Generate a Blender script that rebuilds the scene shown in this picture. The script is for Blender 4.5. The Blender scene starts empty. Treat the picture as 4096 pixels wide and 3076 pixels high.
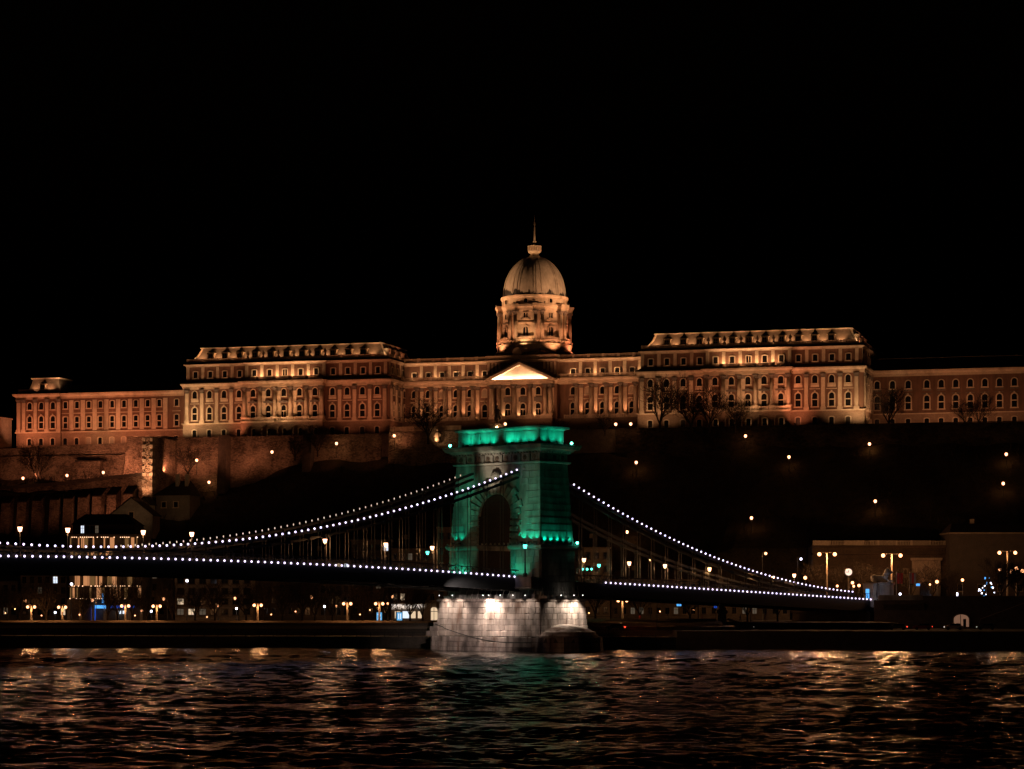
import bpy, math, random
import numpy as np
from mathutils import Vector, Matrix

random.seed(11)
SC = bpy.context.scene
COL = SC.collection
R = math.radians

# ------------------------------------------------------------------ camera, sky, exposure
EYE = 10.2            # eye height above the river
FPX = 9671.0          # focal length in photograph pixels (85 mm lens on 36 mm)
HOR = 2410.0          # row of the horizon in the photograph
cam_d = bpy.data.cameras.new('camera')
cam_d.sensor_width = 36.0
cam_d.lens = FPX / 4096 * 36.0
cam_d.shift_y = (HOR - 1538.0) / 4096.0
cam_d.clip_start = 1.0
cam_d.clip_end = 6000.0
cam = bpy.data.objects.new('camera', cam_d)
cam.location = (0, 0, EYE)
cam.rotation_euler = (R(90), 0, 0)
COL.objects.link(cam)
SC.camera = cam

W = bpy.data.worlds.new('World')
SC.world = W
W.use_nodes = True
wn = W.node_tree
wn.nodes.clear()
wo = wn.nodes.new('ShaderNodeOutputWorld')
wb = wn.nodes.new('ShaderNodeBackground')
sk = wn.nodes.new('ShaderNodeTexSky')
sk.sky_type = 'NISHITA'
sk.sun_disc = False
sk.sun_elevation = R(-4.0)
sk.sun_rotation = R(200)
wm = wn.nodes.new('ShaderNodeMixRGB')
wm.blend_type = 'MULTIPLY'
wm.inputs[0].default_value = 1.0
wm.inputs[2].default_value = (1.0, 0.75, 0.6, 1)
wn.links.new(sk.outputs[0], wm.inputs[1])
wn.links.new(wm.outputs[0], wb.inputs[0])
wb.inputs[1].default_value = 0.02
wn.links.new(wb.outputs[0], wo.inputs[0])

SC.view_settings.view_transform = 'Standard'
SC.view_settings.look = 'None'
SC.view_settings.exposure = 0.0
SC.view_settings.gamma = 1.0
SC.view_settings.use_curve_mapping = False
SC.render.engine = 'CYCLES'
SC.cycles.max_bounces = 4
SC.cycles.diffuse_bounces = 2
SC.cycles.glossy_bounces = 3
SC.cycles.caustics_reflective = False
SC.cycles.caustics_refractive = False
SC.cycles.sample_clamp_indirect = 12.0
SC.cycles.use_denoising = True
SC.cycles.use_adaptive_sampling = False

# ------------------------------------------------------------------ helpers
def px(x, y, Y):
    """point at distance Y that stands at photograph pixel (x, y)"""
    return Vector(((x - 2048.0) / FPX * Y, Y, EYE + (HOR - y) / FPX * Y))

def tag(o, label=None, cat=None, group=None, kind=None):
    if label: o['label'] = label
    if cat: o['category'] = cat
    if group: o['group'] = group
    if kind: o['kind'] = kind
    return o

def empty(name, loc=(0, 0, 0), rz=0.0, label=None, cat=None, group=None):
    o = bpy.data.objects.new(name, None)
    o.location = loc
    o.rotation_euler = (0, 0, rz)
    o.empty_display_size = 0.5
    COL.objects.link(o)
    return tag(o, label, cat, group)

def link(name, me, parent=None, loc=(0, 0, 0), rz=0.0, scale=None):
    o = bpy.data.objects.new(name, me)
    COL.objects.link(o)
    if parent is not None: o.parent = parent
    o.location = loc
    if rz: o.rotation_euler = (0, 0, rz)
    if scale is not None: o.scale = scale
    return o

class MB:
    def __init__(s):
        s.v = []; s.f = []
    def add(s, vs, fs):
        n = len(s.v)
        s.v += [tuple(p) for p in vs]
        s.f += [tuple(i + n for i in f) for f in fs]
        return s
    def box(s, x0, x1, y0, y1, z0, z1):
        return s.add([(x0, y0, z0), (x1, y0, z0), (x1, y1, z0), (x0, y1, z0),
                      (x0, y0, z1), (x1, y0, z1), (x1, y1, z1), (x0, y1, z1)],
                     [(0, 3, 2, 1), (4, 5, 6, 7), (0, 1, 5, 4), (1, 2, 6, 5), (2, 3, 7, 6), (3, 0, 4, 7)])
    def loft(s, rings, cap=True):
        """rings: list of equal-length closed point loops"""
        n = len(rings[0]); vs = []; fs = []
        for r in rings: vs += list(r)
        for k in range(len(rings) - 1):
            a = k * n; b = a + n
            for i in range(n):
                j = (i + 1) % n
                fs.append((a + i, a + j, b + j, b + i))
        if cap:
            fs.append(tuple(range(n - 1, -1, -1)))
            m = (len(rings) - 1) * n
            fs.append(tuple(range(m, m + n)))
        return s.add(vs, fs)
    def rects(s, lv):
        """lv: list of (x0,x1,y0,y1,z)"""
        return s.loft([[(a, c, z), (b, c, z), (b, d, z), (a, d, z)] for a, b, c, d, z in lv])
    def lathe(s, prof, n=16, cx=0, cy=0, a0=0.0):
        return s.loft([[(cx + r * math.cos(a0 + 2 * math.pi * i / n), cy + r * math.sin(a0 + 2 * math.pi * i / n), z)
                        for i in range(n)] for r, z in prof])
    def tube(s, p, q, r0, r1, n=5):
        p = Vector(p); q = Vector(q); d = (q - p)
        if d.length < 1e-6: return s
        d.normalize()
        u = d.orthogonal().normalized(); w = d.cross(u)
        ra = [p + (u * math.cos(2 * math.pi * i / n) + w * math.sin(2 * math.pi * i / n)) * r0 for i in range(n)]
        rb = [q + (u * math.cos(2 * math.pi * i / n) + w * math.sin(2 * math.pi * i / n)) * r1 for i in range(n)]
        return s.loft([ra, rb])
    def bar(s, p, q, w, h):
        """rectangular bar from p to q, width w across, height h up"""
        p = Vector(p); q = Vector(q); d = (q - p).normalized()
        up = Vector((0, 0, 1)) if abs(d.z) < 0.95 else Vector((0, 1, 0))
        sd = d.cross(up).normalized() * w / 2; u = sd.cross(d).normalized() * h / 2
        ra = [p - sd - u, p + sd - u, p + sd + u, p - sd + u]
        rb = [q - sd - u, q + sd - u, q + sd + u, q - sd + u]
        return s.loft([ra, rb])
    def prism(s, poly, y0, y1):
        """poly in x,z extruded along y"""
        return s.loft([[(x, y0, z) for x, z in poly], [(x, y1, z) for x, z in poly]])
    def sph(s, c, r, nu=8, nv=6, sq=(1, 1, 1)):
        prof = []
        rings = []
        for k in range(nv + 1):
            a = math.pi * k / nv
            rr = max(1e-3, math.sin(a)) * r
            rings.append([(c[0] + sq[0] * rr * math.cos(2 * math.pi * i / nu), c[1] + sq[1] * rr * math.sin(2 * math.pi * i / nu),
                           c[2] - sq[2] * r * math.cos(a)) for i in range(nu)])
        return s.loft(rings)
    def mesh(s, name, mat=None, smooth=False):
        me = bpy.data.meshes.new(name)
        me.from_pydata(s.v, [], s.f)
        me.update()
        import bmesh
        bm = bmesh.new(); bm.from_mesh(me)
        bmesh.ops.recalc_face_normals(bm, faces=bm.faces)
        bm.to_mesh(me); bm.free()
        if mat is not None: me.materials.append(mat)
        if smooth:
            me.polygons.foreach_set('use_smooth', [True] * len(me.polygons))
        return me
    def obj(s, name, mat, parent=None, loc=(0, 0, 0), rz=0.0, smooth=False):
        return link(name, s.mesh(name, mat, smooth), parent, loc, rz)

def principled(name):
    m = bpy.data.materials.new(name)
    m.use_nodes = True
    return m, m.node_tree, m.node_tree.nodes['Principled BSDF']

def stone(name, col, rough=0.85, scale=0.6, amount=0.35, bump=0.15, vary=0.12, courses=None, spec=0.25, streak=0.0):
    """weathered mineral surface: two noises over world position, a tint per object, optional course lines as relief"""
    m, nt, b = principled(name)
    L = nt.links; N = nt.nodes.new
    geo = N('ShaderNodeNewGeometry')
    n1 = N('ShaderNodeTexNoise'); n1.inputs['Scale'].default_value = scale; n1.inputs['Detail'].default_value = 6
    n2 = N('ShaderNodeTexNoise'); n2.inputs['Scale'].default_value = scale * 6; n2.inputs['Detail'].default_value = 3
    L.new(geo.outputs['Position'], n1.inputs['Vector'])
    if streak:
        mp = N('ShaderNodeMapping'); mp.inputs['Scale'].default_value = (1, 1, 0.12)
        L.new(geo.outputs['Position'], mp.inputs['Vector']); L.new(mp.outputs[0], n2.inputs['Vector'])
        n2.inputs['Scale'].default_value = streak
    else:
        L.new(geo.outputs['Position'], n2.inputs['Vector'])
    add = N('ShaderNodeMath'); add.operation = 'ADD'
    L.new(n1.outputs['Fac'], add.inputs[0]); L.new(n2.outputs['Fac'], add.inputs[1])
    ramp = N('ShaderNodeMapRange')
    ramp.inputs['From Min'].default_value = 0.65; ramp.inputs['From Max'].default_value = 1.35
    ramp.inputs['To Min'].default_value = 1.0 - amount; ramp.inputs['To Max'].default_value = 1.0 + amount * 0.7
    L.new(add.outputs[0], ramp.inputs['Value'])
    info = N('ShaderNodeObjectInfo')
    r2 = N('ShaderNodeMapRange'); r2.inputs['To Min'].default_value = 1 - vary; r2.inputs['To Max'].default_value = 1 + vary
    L.new(info.outputs['Random'], r2.inputs['Value'])
    mu = N('ShaderNodeMath'); mu.operation = 'MULTIPLY'
    L.new(ramp.outputs[0], mu.inputs[0]); L.new(r2.outputs[0], mu.inputs[1])
    vm = N('ShaderNodeVectorMath'); vm.operation = 'SCALE'
    vm.inputs[0].default_value = col[:3]
    L.new(mu.outputs[0], vm.inputs['Scale'])
    L.new(vm.outputs[0], b.inputs['Base Color'])
    b.inputs['Roughness'].default_value = rough
    b.inputs['Specular IOR Level'].default_value = spec
    h = n2.outputs['Fac']
    bp = N('ShaderNodeBump'); bp.inputs['Strength'].default_value = bump; bp.inputs['Distance'].default_value = 0.15
    if courses:
        sep = N('ShaderNodeSeparateXYZ'); L.new(geo.outputs['Position'], sep.inputs[0])
        dv = N('ShaderNodeMath'); dv.operation = 'DIVIDE'; dv.inputs[1].default_value = courses
        fr = N('ShaderNodeMath'); fr.operation = 'FRACT'
        gt = N('ShaderNodeMath'); gt.operation = 'GREATER_THAN'; gt.inputs[1].default_value = 0.16
        L.new(sep.outputs['Z'], dv.inputs[0]); L.new(dv.outputs[0], fr.inputs[0]); L.new(fr.outputs[0], gt.inputs[0])
        a2 = N('ShaderNodeMath'); a2.operation = 'MULTIPLY_ADD'; a2.inputs[1].default_value = 1.5
        L.new(gt.outputs[0], a2.inputs[0]); L.new(h, a2.inputs[2])
        h = a2.outputs[0]
    L.new(h, bp.inputs['Height']); L.new(bp.outputs[0], b.inputs['Normal'])
    return m

def plain(name, col, rough=0.6, metal=0.0, spec=0.3):
    m, nt, b = principled(name)
    n = nt.nodes.new('ShaderNodeTexNoise'); n.inputs['Scale'].default_value = 3.0
    geo = nt.nodes.new('ShaderNodeNewGeometry'); nt.links.new(geo.outputs['Position'], n.inputs['Vector'])
    mr = nt.nodes.new('ShaderNodeMapRange'); mr.inputs['To Min'].default_value = 0.75; mr.inputs['To Max'].default_value = 1.2
    nt.links.new(n.outputs['Fac'], mr.inputs['Value'])
    vm = nt.nodes.new('ShaderNodeVectorMath'); vm.operation = 'SCALE'; vm.inputs[0].default_value = col[:3]
    nt.links.new(mr.outputs[0], vm.inputs['Scale']); nt.links.new(vm.outputs[0], b.inputs['Base Color'])
    b.inputs['Roughness'].default_value = rough; b.inputs['Metallic'].default_value = metal
    b.inputs['Specular IOR Level'].default_value = spec
    return m

def glow(name, col, strength):
    m = bpy.data.materials.new(name); m.use_nodes = True
    nt = m.node_tree; nt.nodes.clear()
    o = nt.nodes.new('ShaderNodeOutputMaterial'); e = nt.nodes.new('ShaderNodeEmission')
    e.inputs[0].default_value = (*col, 1); e.inputs[1].default_value = strength
    nt.links.new(e.outputs[0], o.inputs[0])
    return m

M = {}
M['render'] = stone('ochre_render', (0.185, 0.098, 0.062), scale=0.25, amount=0.35, bump=0.05, vary=0.04, streak=1.2)
M['trim'] = stone('pale_limestone', (0.60, 0.455, 0.32), scale=0.8, amount=0.25, bump=0.08, vary=0.08)
M['rustic'] = stone('rusticated_limestone', (0.30, 0.20, 0.135), scale=0.5, amount=0.28, bump=0.5, vary=0.05, courses=0.62)
M['capital'] = stone('sooty_limestone', (0.16, 0.125, 0.10), scale=1.5, amount=0.4, bump=0.3, vary=0.15)
M['slate'] = stone('mansard_slate', (0.15, 0.12, 0.09), rough=0.6, scale=1.2, amount=0.35, bump=0.25, vary=0.05)
M['ledge'] = stone('dark_ledge', (0.045, 0.036, 0.03), scale=0.5, amount=0.3, bump=0.1)  # dark roof stone; also paints shade on ledges, parapet bases and tower passage
M['copper'] = stone('roof_edge_copper', (0.66, 0.55, 0.40), rough=0.55, scale=2.0, amount=0.4, bump=0.1)
M['pane'] = plain('dark_window_glass', (0.012, 0.010, 0.009), rough=0.12, spec=0.5)
M['rubble'] = None
M['tower'] = stone('bridge_limestone', (0.40, 0.385, 0.35), scale=0.5, amount=0.4, bump=0.25, vary=0.10, streak=1.0)
M['pier'] = stone('pier_granite', (0.46, 0.375, 0.33), scale=0.28, amount=0.75, bump=0.35, vary=0.20, streak=0.9)
def stain(m, col, size, squash, lo, hi):
    """rain-washed stains with a ragged outline over an existing stone"""
    nt = m.node_tree; b = nt.nodes['Principled BSDF']; L = nt.links; N = nt.nodes.new
    src = b.inputs['Base Color'].links[0].from_socket
    geo = N('ShaderNodeNewGeometry'); mp = N('ShaderNodeMapping'); mp.inputs['Scale'].default_value = (1, 1, squash)
    L.new(geo.outputs['Position'], mp.inputs['Vector'])
    no = N('ShaderNodeTexNoise'); no.inputs['Scale'].default_value = size; no.inputs['Detail'].default_value = 6
    L.new(mp.outputs[0], no.inputs['Vector'])
    mr = N('ShaderNodeMapRange'); mr.inputs['From Min'].default_value = lo; mr.inputs['From Max'].default_value = hi; mr.inputs['To Max'].default_value = 0.8
    L.new(no.outputs['Fac'], mr.inputs['Value'])
    mx = N('ShaderNodeMixRGB'); mx.inputs[2].default_value = (*col, 1)
    L.new(mr.outputs[0], mx.inputs[0]); L.new(src, mx.inputs[1]); L.new(mx.outputs[0], b.inputs['Base Color'])
stain(M['pier'], (0.13, 0.065, 0.04), 0.42, 0.22, 0.54, 0.68)
stain(M['pier'], (0.06, 0.05, 0.045), 0.16, 0.5, 0.54, 0.66)
stain(M['tower'], (0.06, 0.055, 0.05), 0.22, 0.35, 0.46, 0.66)
stain(M['trim'], (0.20, 0.13, 0.085), 0.25, 0.35, 0.52, 0.75)
M['joint'] = stone('recessed_joint', (0.10, 0.085, 0.075), scale=1.0, amount=0.3)
M['iron'] = plain('painted_iron', (0.018, 0.020, 0.021), rough=0.5, metal=0.0, spec=0.4)
M['chain'] = plain('grey_chain_iron', (0.05, 0.053, 0.052), rough=0.5, spec=0.4)
M['asphalt'] = stone('asphalt', (0.05, 0.048, 0.046), scale=2.0, amount=0.3, bump=0.1)
M['paving'] = stone('promenade_paving', (0.36, 0.28, 0.21), scale=1.5, amount=0.3, bump=0.1)
M['quay'] = stone('quay_stone', (0.12, 0.095, 0.075), scale=0.6, amount=0.45, bump=0.3, courses=0.55)
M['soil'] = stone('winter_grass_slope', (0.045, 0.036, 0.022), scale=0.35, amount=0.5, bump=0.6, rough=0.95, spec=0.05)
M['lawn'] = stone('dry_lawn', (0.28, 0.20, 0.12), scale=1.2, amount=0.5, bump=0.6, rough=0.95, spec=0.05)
M['bark'] = stone('bare_bark', (0.035, 0.027, 0.02), scale=3.0, amount=0.3, bump=0.3, rough=0.95, spec=0.1)
M['darkwall'] = stone('dim_plaster', (0.20, 0.165, 0.125), scale=0.4, amount=0.35, bump=0.1, vary=0.3)
M['duskstone'] = stone('dark_wall_stone', (0.05, 0.033, 0.021), scale=0.4, amount=0.5, bump=0.3, vary=0.2, courses=0.9)  # very dark coursed wall stone
M['darkroof'] = stone('dark_tile_roof', (0.03, 0.022, 0.018), scale=1.0, amount=0.4, bump=0.3)
M['plaster'] = stone('pale_plaster', (0.42, 0.36, 0.28), scale=0.6, amount=0.4, bump=0.15)
M['bronze'] = stone('bronze', (0.09, 0.075, 0.06), rough=0.5, scale=2.0, amount=0.4, bump=0.2, spec=0.5)
M['white'] = plain('white_paint', (0.7, 0.68, 0.64), rough=0.5)

# rubble fortress masonry: cells of stone as fine relief and colour
def rubble(name, c1, c2, sc):
    m, nt, b = principled(name); L = nt.links; N = nt.nodes.new
    geo = N('ShaderNodeNewGeometry')
    mp = N('ShaderNodeMapping'); mp.inputs['Scale'].default_value = (1, 1, 1.5)
    L.new(geo.outputs['Position'], mp.inputs['Vector'])
    vo = N('ShaderNodeTexVoronoi'); vo.inputs['Scale'].default_value = sc
    L.new(mp.outputs[0], vo.inputs['Vector'])
    no = N('ShaderNodeTexNoise'); no.inputs['Scale'].default_value = 0.16; no.inputs['Detail'].default_value = 7
    L.new(geo.outputs['Position'], no.inputs['Vector'])
    sep = N('ShaderNodeSeparateColor'); L.new(vo.outputs['Color'], sep.inputs[0])
    mix = N('ShaderNodeMath'); mix.operation = 'MULTIPLY_ADD'; mix.inputs[1].default_value = 0.6
    L.new(sep.outputs[0], mix.inputs[0])
    m2 = N('ShaderNodeMapRange'); m2.inputs['From Min'].default_value = 0.35; m2.inputs['From Max'].default_value = 0.65
    m2.inputs['To Min'].default_value = -0.25; m2.inputs['To Max'].default_value = 0.5
    L.new(no.outputs['Fac'], m2.inputs['Value']); L.new(m2.outputs[0], mix.inputs[2])
    cr = N('ShaderNodeMixRGB'); cr.inputs[1].default_value = (*c1, 1); cr.inputs[2].default_value = (*c2, 1); cr.use_clamp = True
    L.new(mix.outputs[0], cr.inputs[0]); L.new(cr.outputs[0], b.inputs['Base Color'])
    b.inputs['Roughness'].default_value = 0.92; b.inputs['Specular IOR Level'].default_value = 0.1
    bp = N('ShaderNodeBump'); bp.inputs['Strength'].default_value = 0.8; bp.inputs['Distance'].default_value = 0.25
    ad = N('ShaderNodeMath'); ad.operation = 'SUBTRACT'; L.new(sep.outputs[1], ad.inputs[0]); L.new(vo.outputs['Distance'], ad.inputs[1])
    L.new(ad.outputs[0], bp.inputs['Height']); L.new(bp.outputs[0], b.inputs['Normal'])
    return m
M['rubble2'] = rubble('dimmed_rubble', (0.012, 0.010, 0.008), (0.05, 0.038, 0.026), 1.0)  # near-black copy of the fortress rubble; the dimness is put into the colour
M['rubble'] = rubble('fortress_rubble', (0.09, 0.066, 0.048), (0.38, 0.295, 0.215), 1.9)

SODIUM = (1.0, 0.44, 0.17)
G = {}
G['sodium'] = glow('sodium_globe', (1.0, 0.40, 0.17), 5.0)
G['lantern'] = glow('lantern_glass', (1.0, 0.47, 0.25), 6.0)
G['white'] = glow('white_globe', (0.85, 0.82, 1.0), 6.0)
G['led'] = glow('bridge_led', (0.80, 0.67, 1.0), 2.8)
G['farglint'] = glow('far_lamp_glint', (1.0, 0.72, 0.5), 0.9)  # painted lantern glint on the far-side lamp housings
G['green'] = glow('green_lantern_glass', (0.10, 1.0, 0.75), 4.5)
G['hill'] = glow('path_lamp_glass', (1.0, 0.40, 0.20), 5.0)
G['curtain'] = glow('lit_curtain', (1.0, 0.42, 0.17), 0.55)
G['curtain2'] = glow('lit_curtain_dim', (0.8, 0.40, 0.14), 0.20)
G['fairy'] = glow('fairy_lights', (1.0, 0.55, 0.30), 3.0)
G['blue'] = glow('blue_sign', (0.03, 0.14, 0.9), 0.45)
G['cyan'] = glow('pale_blue_sign', (0.10, 0.42, 1.0), 1.3)
G['coolwin'] = glow('cool_lit_window', (0.8, 0.88, 1.0), 1.1)
G['warmwin'] = glow('warm_lit_window', (1.0, 0.72, 0.45), 0.8)
G['dimwin'] = glow('faint_lit_window', (0.8, 0.6, 0.4), 0.10)
G['arch'] = glow('archway_wall_glow', (1.0, 0.50, 0.30), 0.18)  # archway wall glows by itself; passage lamplight is put into the material
G['clock'] = glow('clock_face', (1.0, 0.72, 0.55), 1.3)
G['shop'] = glow('shop_light', (1.0, 0.85, 0.75), 1.6)
G['red'] = glow('tail_light', (1.0, 0.06, 0.03), 5.0)
G['flood'] = glow('floodlight_lens', (1.0, 0.66, 0.42), 12.0)
G['floodw'] = glow('white_floodlight_lens', (1.0, 0.92, 0.86), 7.0)
G['floodg'] = glow('green_floodlight_lens', (0.1, 1.0, 0.65), 12.0)

LAMPS = []
def spot(loc, target, power, col, angle=100.0, blend=0.9, radius=0.25, name='floodlight_beam'):
    d = bpy.data.lights.new(name, 'SPOT')
    d.energy = power; d.color = col; d.spot_size = R(angle); d.spot_blend = blend; d.shadow_soft_size = radius
    o = bpy.data.objects.new(name, d)
    COL.objects.link(o)
    o.location = loc
    dv = Vector(target) - Vector(loc)
    o.rotation_euler = dv.to_track_quat('-Z', 'Y').to_euler()
    LAMPS.append(o)
    return o

def bar_light(loc, length, target, power, col, rz, name='floodlight_batten', width=0.3):
    d = bpy.data.lights.new(name, 'AREA')
    d.shape = 'RECTANGLE'; d.size = length; d.size_y = width
    d.energy = power; d.color = col
    o = bpy.data.objects.new(name, d); COL.objects.link(o); o.location = loc
    z = -(Vector(target) - Vector(loc)).normalized()
    xdir = Vector((math.cos(rz), math.sin(rz), 0)); xdir = (xdir - z * xdir.dot(z)).normalized()
    y = z.cross(xdir)
    o.rotation_euler = Matrix((xdir, y, z)).transposed().to_euler()
    return o

def bulb_light(loc, power, col=SODIUM, radius=0.25, name='lamp_light'):
    d = bpy.data.lights.new(name, 'POINT'); d.energy = power; d.color = col; d.shadow_soft_size = radius
    o = bpy.data.objects.new(name, d); COL.objects.link(o); o.location = loc
    return o

ORD = ['first', 'second', 'third', 'fourth', 'fifth', 'sixth', 'seventh', 'eighth', 'ninth', 'tenth', 'eleventh', 'twelfth',
       'thirteenth', 'fourteenth', 'fifteenth', 'sixteenth', 'seventeenth', 'eighteenth', 'nineteenth', 'twentieth']
# ------------------------------------------------------------------ the setting: river, quays, streets, castle hill
BETA = math.atan(0.287)
CB, SB = math.cos(BETA), math.sin(BETA)
def pal(s, t, z=0.0):
    """castle frame: s along the river front, t behind it"""
    return Vector((s * CB + t * SB, 744.0 - s * SB + t * CB, z))
def pal_inv(X, Y):
    dy = Y - 744.0
    return X * CB - dy * SB, X * SB + dy * CB
def ps(x, t=0.0):
    u = x - 2048.0
    return (u * (744 + t * CB) - t * SB * FPX) / (CB * FPX + u * SB)
def pz(x, y, t=0.0):
    return EYE + (HOR - y) / FPX * (744 - ps(x, t) * SB + t * CB)

def quay_y(X):
    return 534.5 - 0.1415 * (X + 3.0)

# river: real waves, grid finer near the camera
WAVE = 0.031
WATER_ROUGH = 0.17
RIPPLE = 0.45
def build_river():
    ST = 0.0019
    rows = [84.0]
    while rows[-1] < 562: rows.append(rows[-1] * (1 + ST))
    rows = np.array(rows); nc = 440
    u = np.linspace(-1, 1, nc)
    Yg = np.repeat(rows[:, None], nc, 1)
    Xg = u[None, :] * (0.225 * rows[:, None] + 22.0)
    rng = np.random.RandomState(5)
    Z = np.zeros_like(Xg)
    cell = np.maximum(ST * Yg * 2.0, (0.45 * Yg + 44) / nc * 1.0)
    # gusts: long calm and ruffled bands lying across the stream
    gust = np.zeros_like(Xg)
    for k in range(14):
        kx = 2 * math.pi / rng.uniform(22, 110) * rng.choice((-1, 1)); ky = 2 * math.pi / rng.uniform(5, 38)
        gust += np.sin(kx * Xg + ky * Yg + rng.rand() * 6.28)
    gust = 0.38 + 0.95 / (1 + np.exp(-1.0 * (gust / 2.65)))
    var0 = 0.0; var1 = np.zeros_like(Yg[:, :1])
    for k in range(120):
        lam = 0.34 * (4.0 / 0.34) ** (rng.rand() ** 1.25)
        th = rng.normal(math.pi / 2, 0.42)
        amp = WAVE * lam * rng.uniform(0.4, 1.3) / (2 * math.pi)
        fade = np.clip((lam - cell) / (cell + 1e-6), 0, 1)
        sl = (amp * 2 * math.pi / lam) ** 2; var0 += sl; var1 += sl * fade.mean(axis=1, keepdims=True) ** 2
        kx, ky = math.cos(th) * 2 * math.pi / lam, math.sin(th) * 2 * math.pi / lam
        Z += amp * fade * gust * np.sin(kx * Xg + ky * Yg + rng.rand() * 6.28)
    Z *= np.minimum(2.2, np.sqrt(var0 / np.maximum(var1, 1e-9)))      # keep the chop as steep far out as near by
    for k in range(10):
        lam = rng.uniform(10, 40); th = rng.normal(math.pi / 2, 0.5)
        Z += 0.012 * lam / 6.28 * np.sin(math.cos(th) * 6.28 / lam * Xg + math.sin(th) * 6.28 / lam * Yg + rng.rand() * 6.28)
    co = np.stack([Xg, Yg, Z], -1).reshape(-1, 3)
    nr = len(rows)
    i = np.arange(nr * nc).reshape(nr, nc)
    q = np.stack([i[:-1, :-1], i[:-1, 1:], i[1:, 1:], i[1:, :-1]], -1).reshape(-1, 4)
    me = bpy.data.meshes.new('river')
    me.vertices.add(len(co)); me.vertices.foreach_set('co', co.ravel())
    me.loops.add(q.size); me.loops.foreach_set('vertex_index', q.ravel())
    me.polygons.add(len(q)); me.polygons.foreach_set('loop_start', np.arange(0, q.size, 4)); me.polygons.foreach_set('loop_total', np.full(len(q), 4))
    me.update(); me.validate()
    me.polygons.foreach_set('use_smooth', [True] * len(q))
    m, nt, b = principled('river_water')
    b.inputs['Base Color'].default_value = (0.010, 0.011, 0.009, 1)
    b.inputs['Roughness'].default_value = WATER_ROUGH
    b.inputs['IOR'].default_value = 1.5
    geo = nt.nodes.new('ShaderNodeNewGeometry')
    mp = nt.nodes.new('ShaderNodeMapping'); mp.inputs['Scale'].default_value = (0.75, 1.0, 1.0)
    n1 = nt.nodes.new('ShaderNodeTexNoise'); n1.inputs['Scale'].default_value = 2.6; n1.inputs['Detail'].default_value = 3
    nt.links.new(geo.outputs['Position'], mp.inputs[0]); nt.links.new(mp.outputs[0], n1.inputs['Vector'])
    bp = nt.nodes.new('ShaderNodeBump'); bp.inputs['Strength'].default_value = RIPPLE; bp.inputs['Distance'].default_value = 0.13
    nt.links.new(n1.outputs['Fac'], bp.inputs['Height']); nt.links.new(bp.outputs[0], b.inputs['Normal'])
    me.materials.append(m)
    return tag(link('river', me), 'dark rippled river catching the lights of the far bank', None, None, 'structure')
build_river()

g = MB(); g.add([(-3000, -500, -3), (3000, -500, -3), (3000, 4000, -3), (-3000, 4000, -3)], [(0, 1, 2, 3)])
tag(g.obj('ground', M['soil']), 'dark ground under river and town', kind='structure')

XL, XR = -230.0, 230.0
def strip(mb, x0, x1, off0, off1, z0, z1):
    """slab following the quay line between offsets behind the quay edge"""
    a, b = quay_y(x0), quay_y(x1)
    mb.loft([[(x0, a + off0, z0), (x1, b + off0, z0), (x1, b + off1, z0), (x0, a + off1, z0)],
             [(x0, a + off0, z1), (x1, b + off0, z1), (x1, b + off1, z1), (x0, a + off1, z1)]])
QX = 36.0     # where the low quay steps up to the right-hand quay
m_ = MB(); strip(m_, XL, QX, 0, 17, -3, 2.55); strip(m_, QX, XR, -0.8, 60, -3, 3.95)
tag(m_.obj('quay_wall', M['quay']), 'dark stone river wall of the far quay', kind='structure')
m_ = MB(); strip(m_, XL, QX, 0.9, 17, 2.551, 2.62)
tag(m_.obj('lower_quay_road', M['paving']), 'low quay road lit by the street lamps', kind='structure')
m_ = MB(); strip(m_, QX, XR, 0.5, 60, 3.951, 4.0)
tag(m_.obj('quay_road', M['asphalt']), 'asphalt quay road in front of the bridge abutment', kind='structure')
m_ = MB(); strip(m_, XL, 47.5, 17, 135, -3, 5.5); strip(m_, 47.5, 88, 40, 135, -3, 5.5)
tag(m_.obj('embankment', M['quay']), 'upper embankment wall and terrace', kind='structure')
m_ = MB()
for xa_ in np.arange(XL, 47, 10.0):
    xb_ = min(47.5, xa_ + 10.0); a_, b_ = quay_y(xa_), quay_y(xb_)
    m_.loft([[(xa_, a_ + 17.4, 4.9), (xb_, b_ + 17.4, 4.9), (xb_, b_ + 21.5, 4.9), (xa_, a_ + 21.5, 4.9)], [(xa_, a_ + 17.6, 5.0), (xb_, b_ + 17.6, 5.0), (xb_, b_ + 21.5, 5.95), (xa_, a_ + 21.5, 5.95)]])
tag(m_.obj('lawn_bank', M['lawn']), 'sloping strip of dry lawn above the quay wall', kind='structure')
m_ = MB(); strip(m_, XL, 47.5, 21.6, 30, 5.5, 5.92); strip(m_, 47.5, 88, 40.2, 52, 5.5, 5.62)
tag(m_.obj('promenade', M['paving']), 'promenade paving under the street lamps', kind='structure')
m_ = MB(); strip(m_, XL, 88, 30.3, 134, 5.5, 5.56)
tag(m_.obj('riverside_street', M['asphalt']), 'riverside street in front of the houses', kind='structure')
m_ = MB(); strip(m_, 92, XR, 71, 140, 3, 10.6)
tag(m_.obj('bridgehead_square', M['asphalt']), 'raised square at the end of the bridge', kind='structure')

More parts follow.
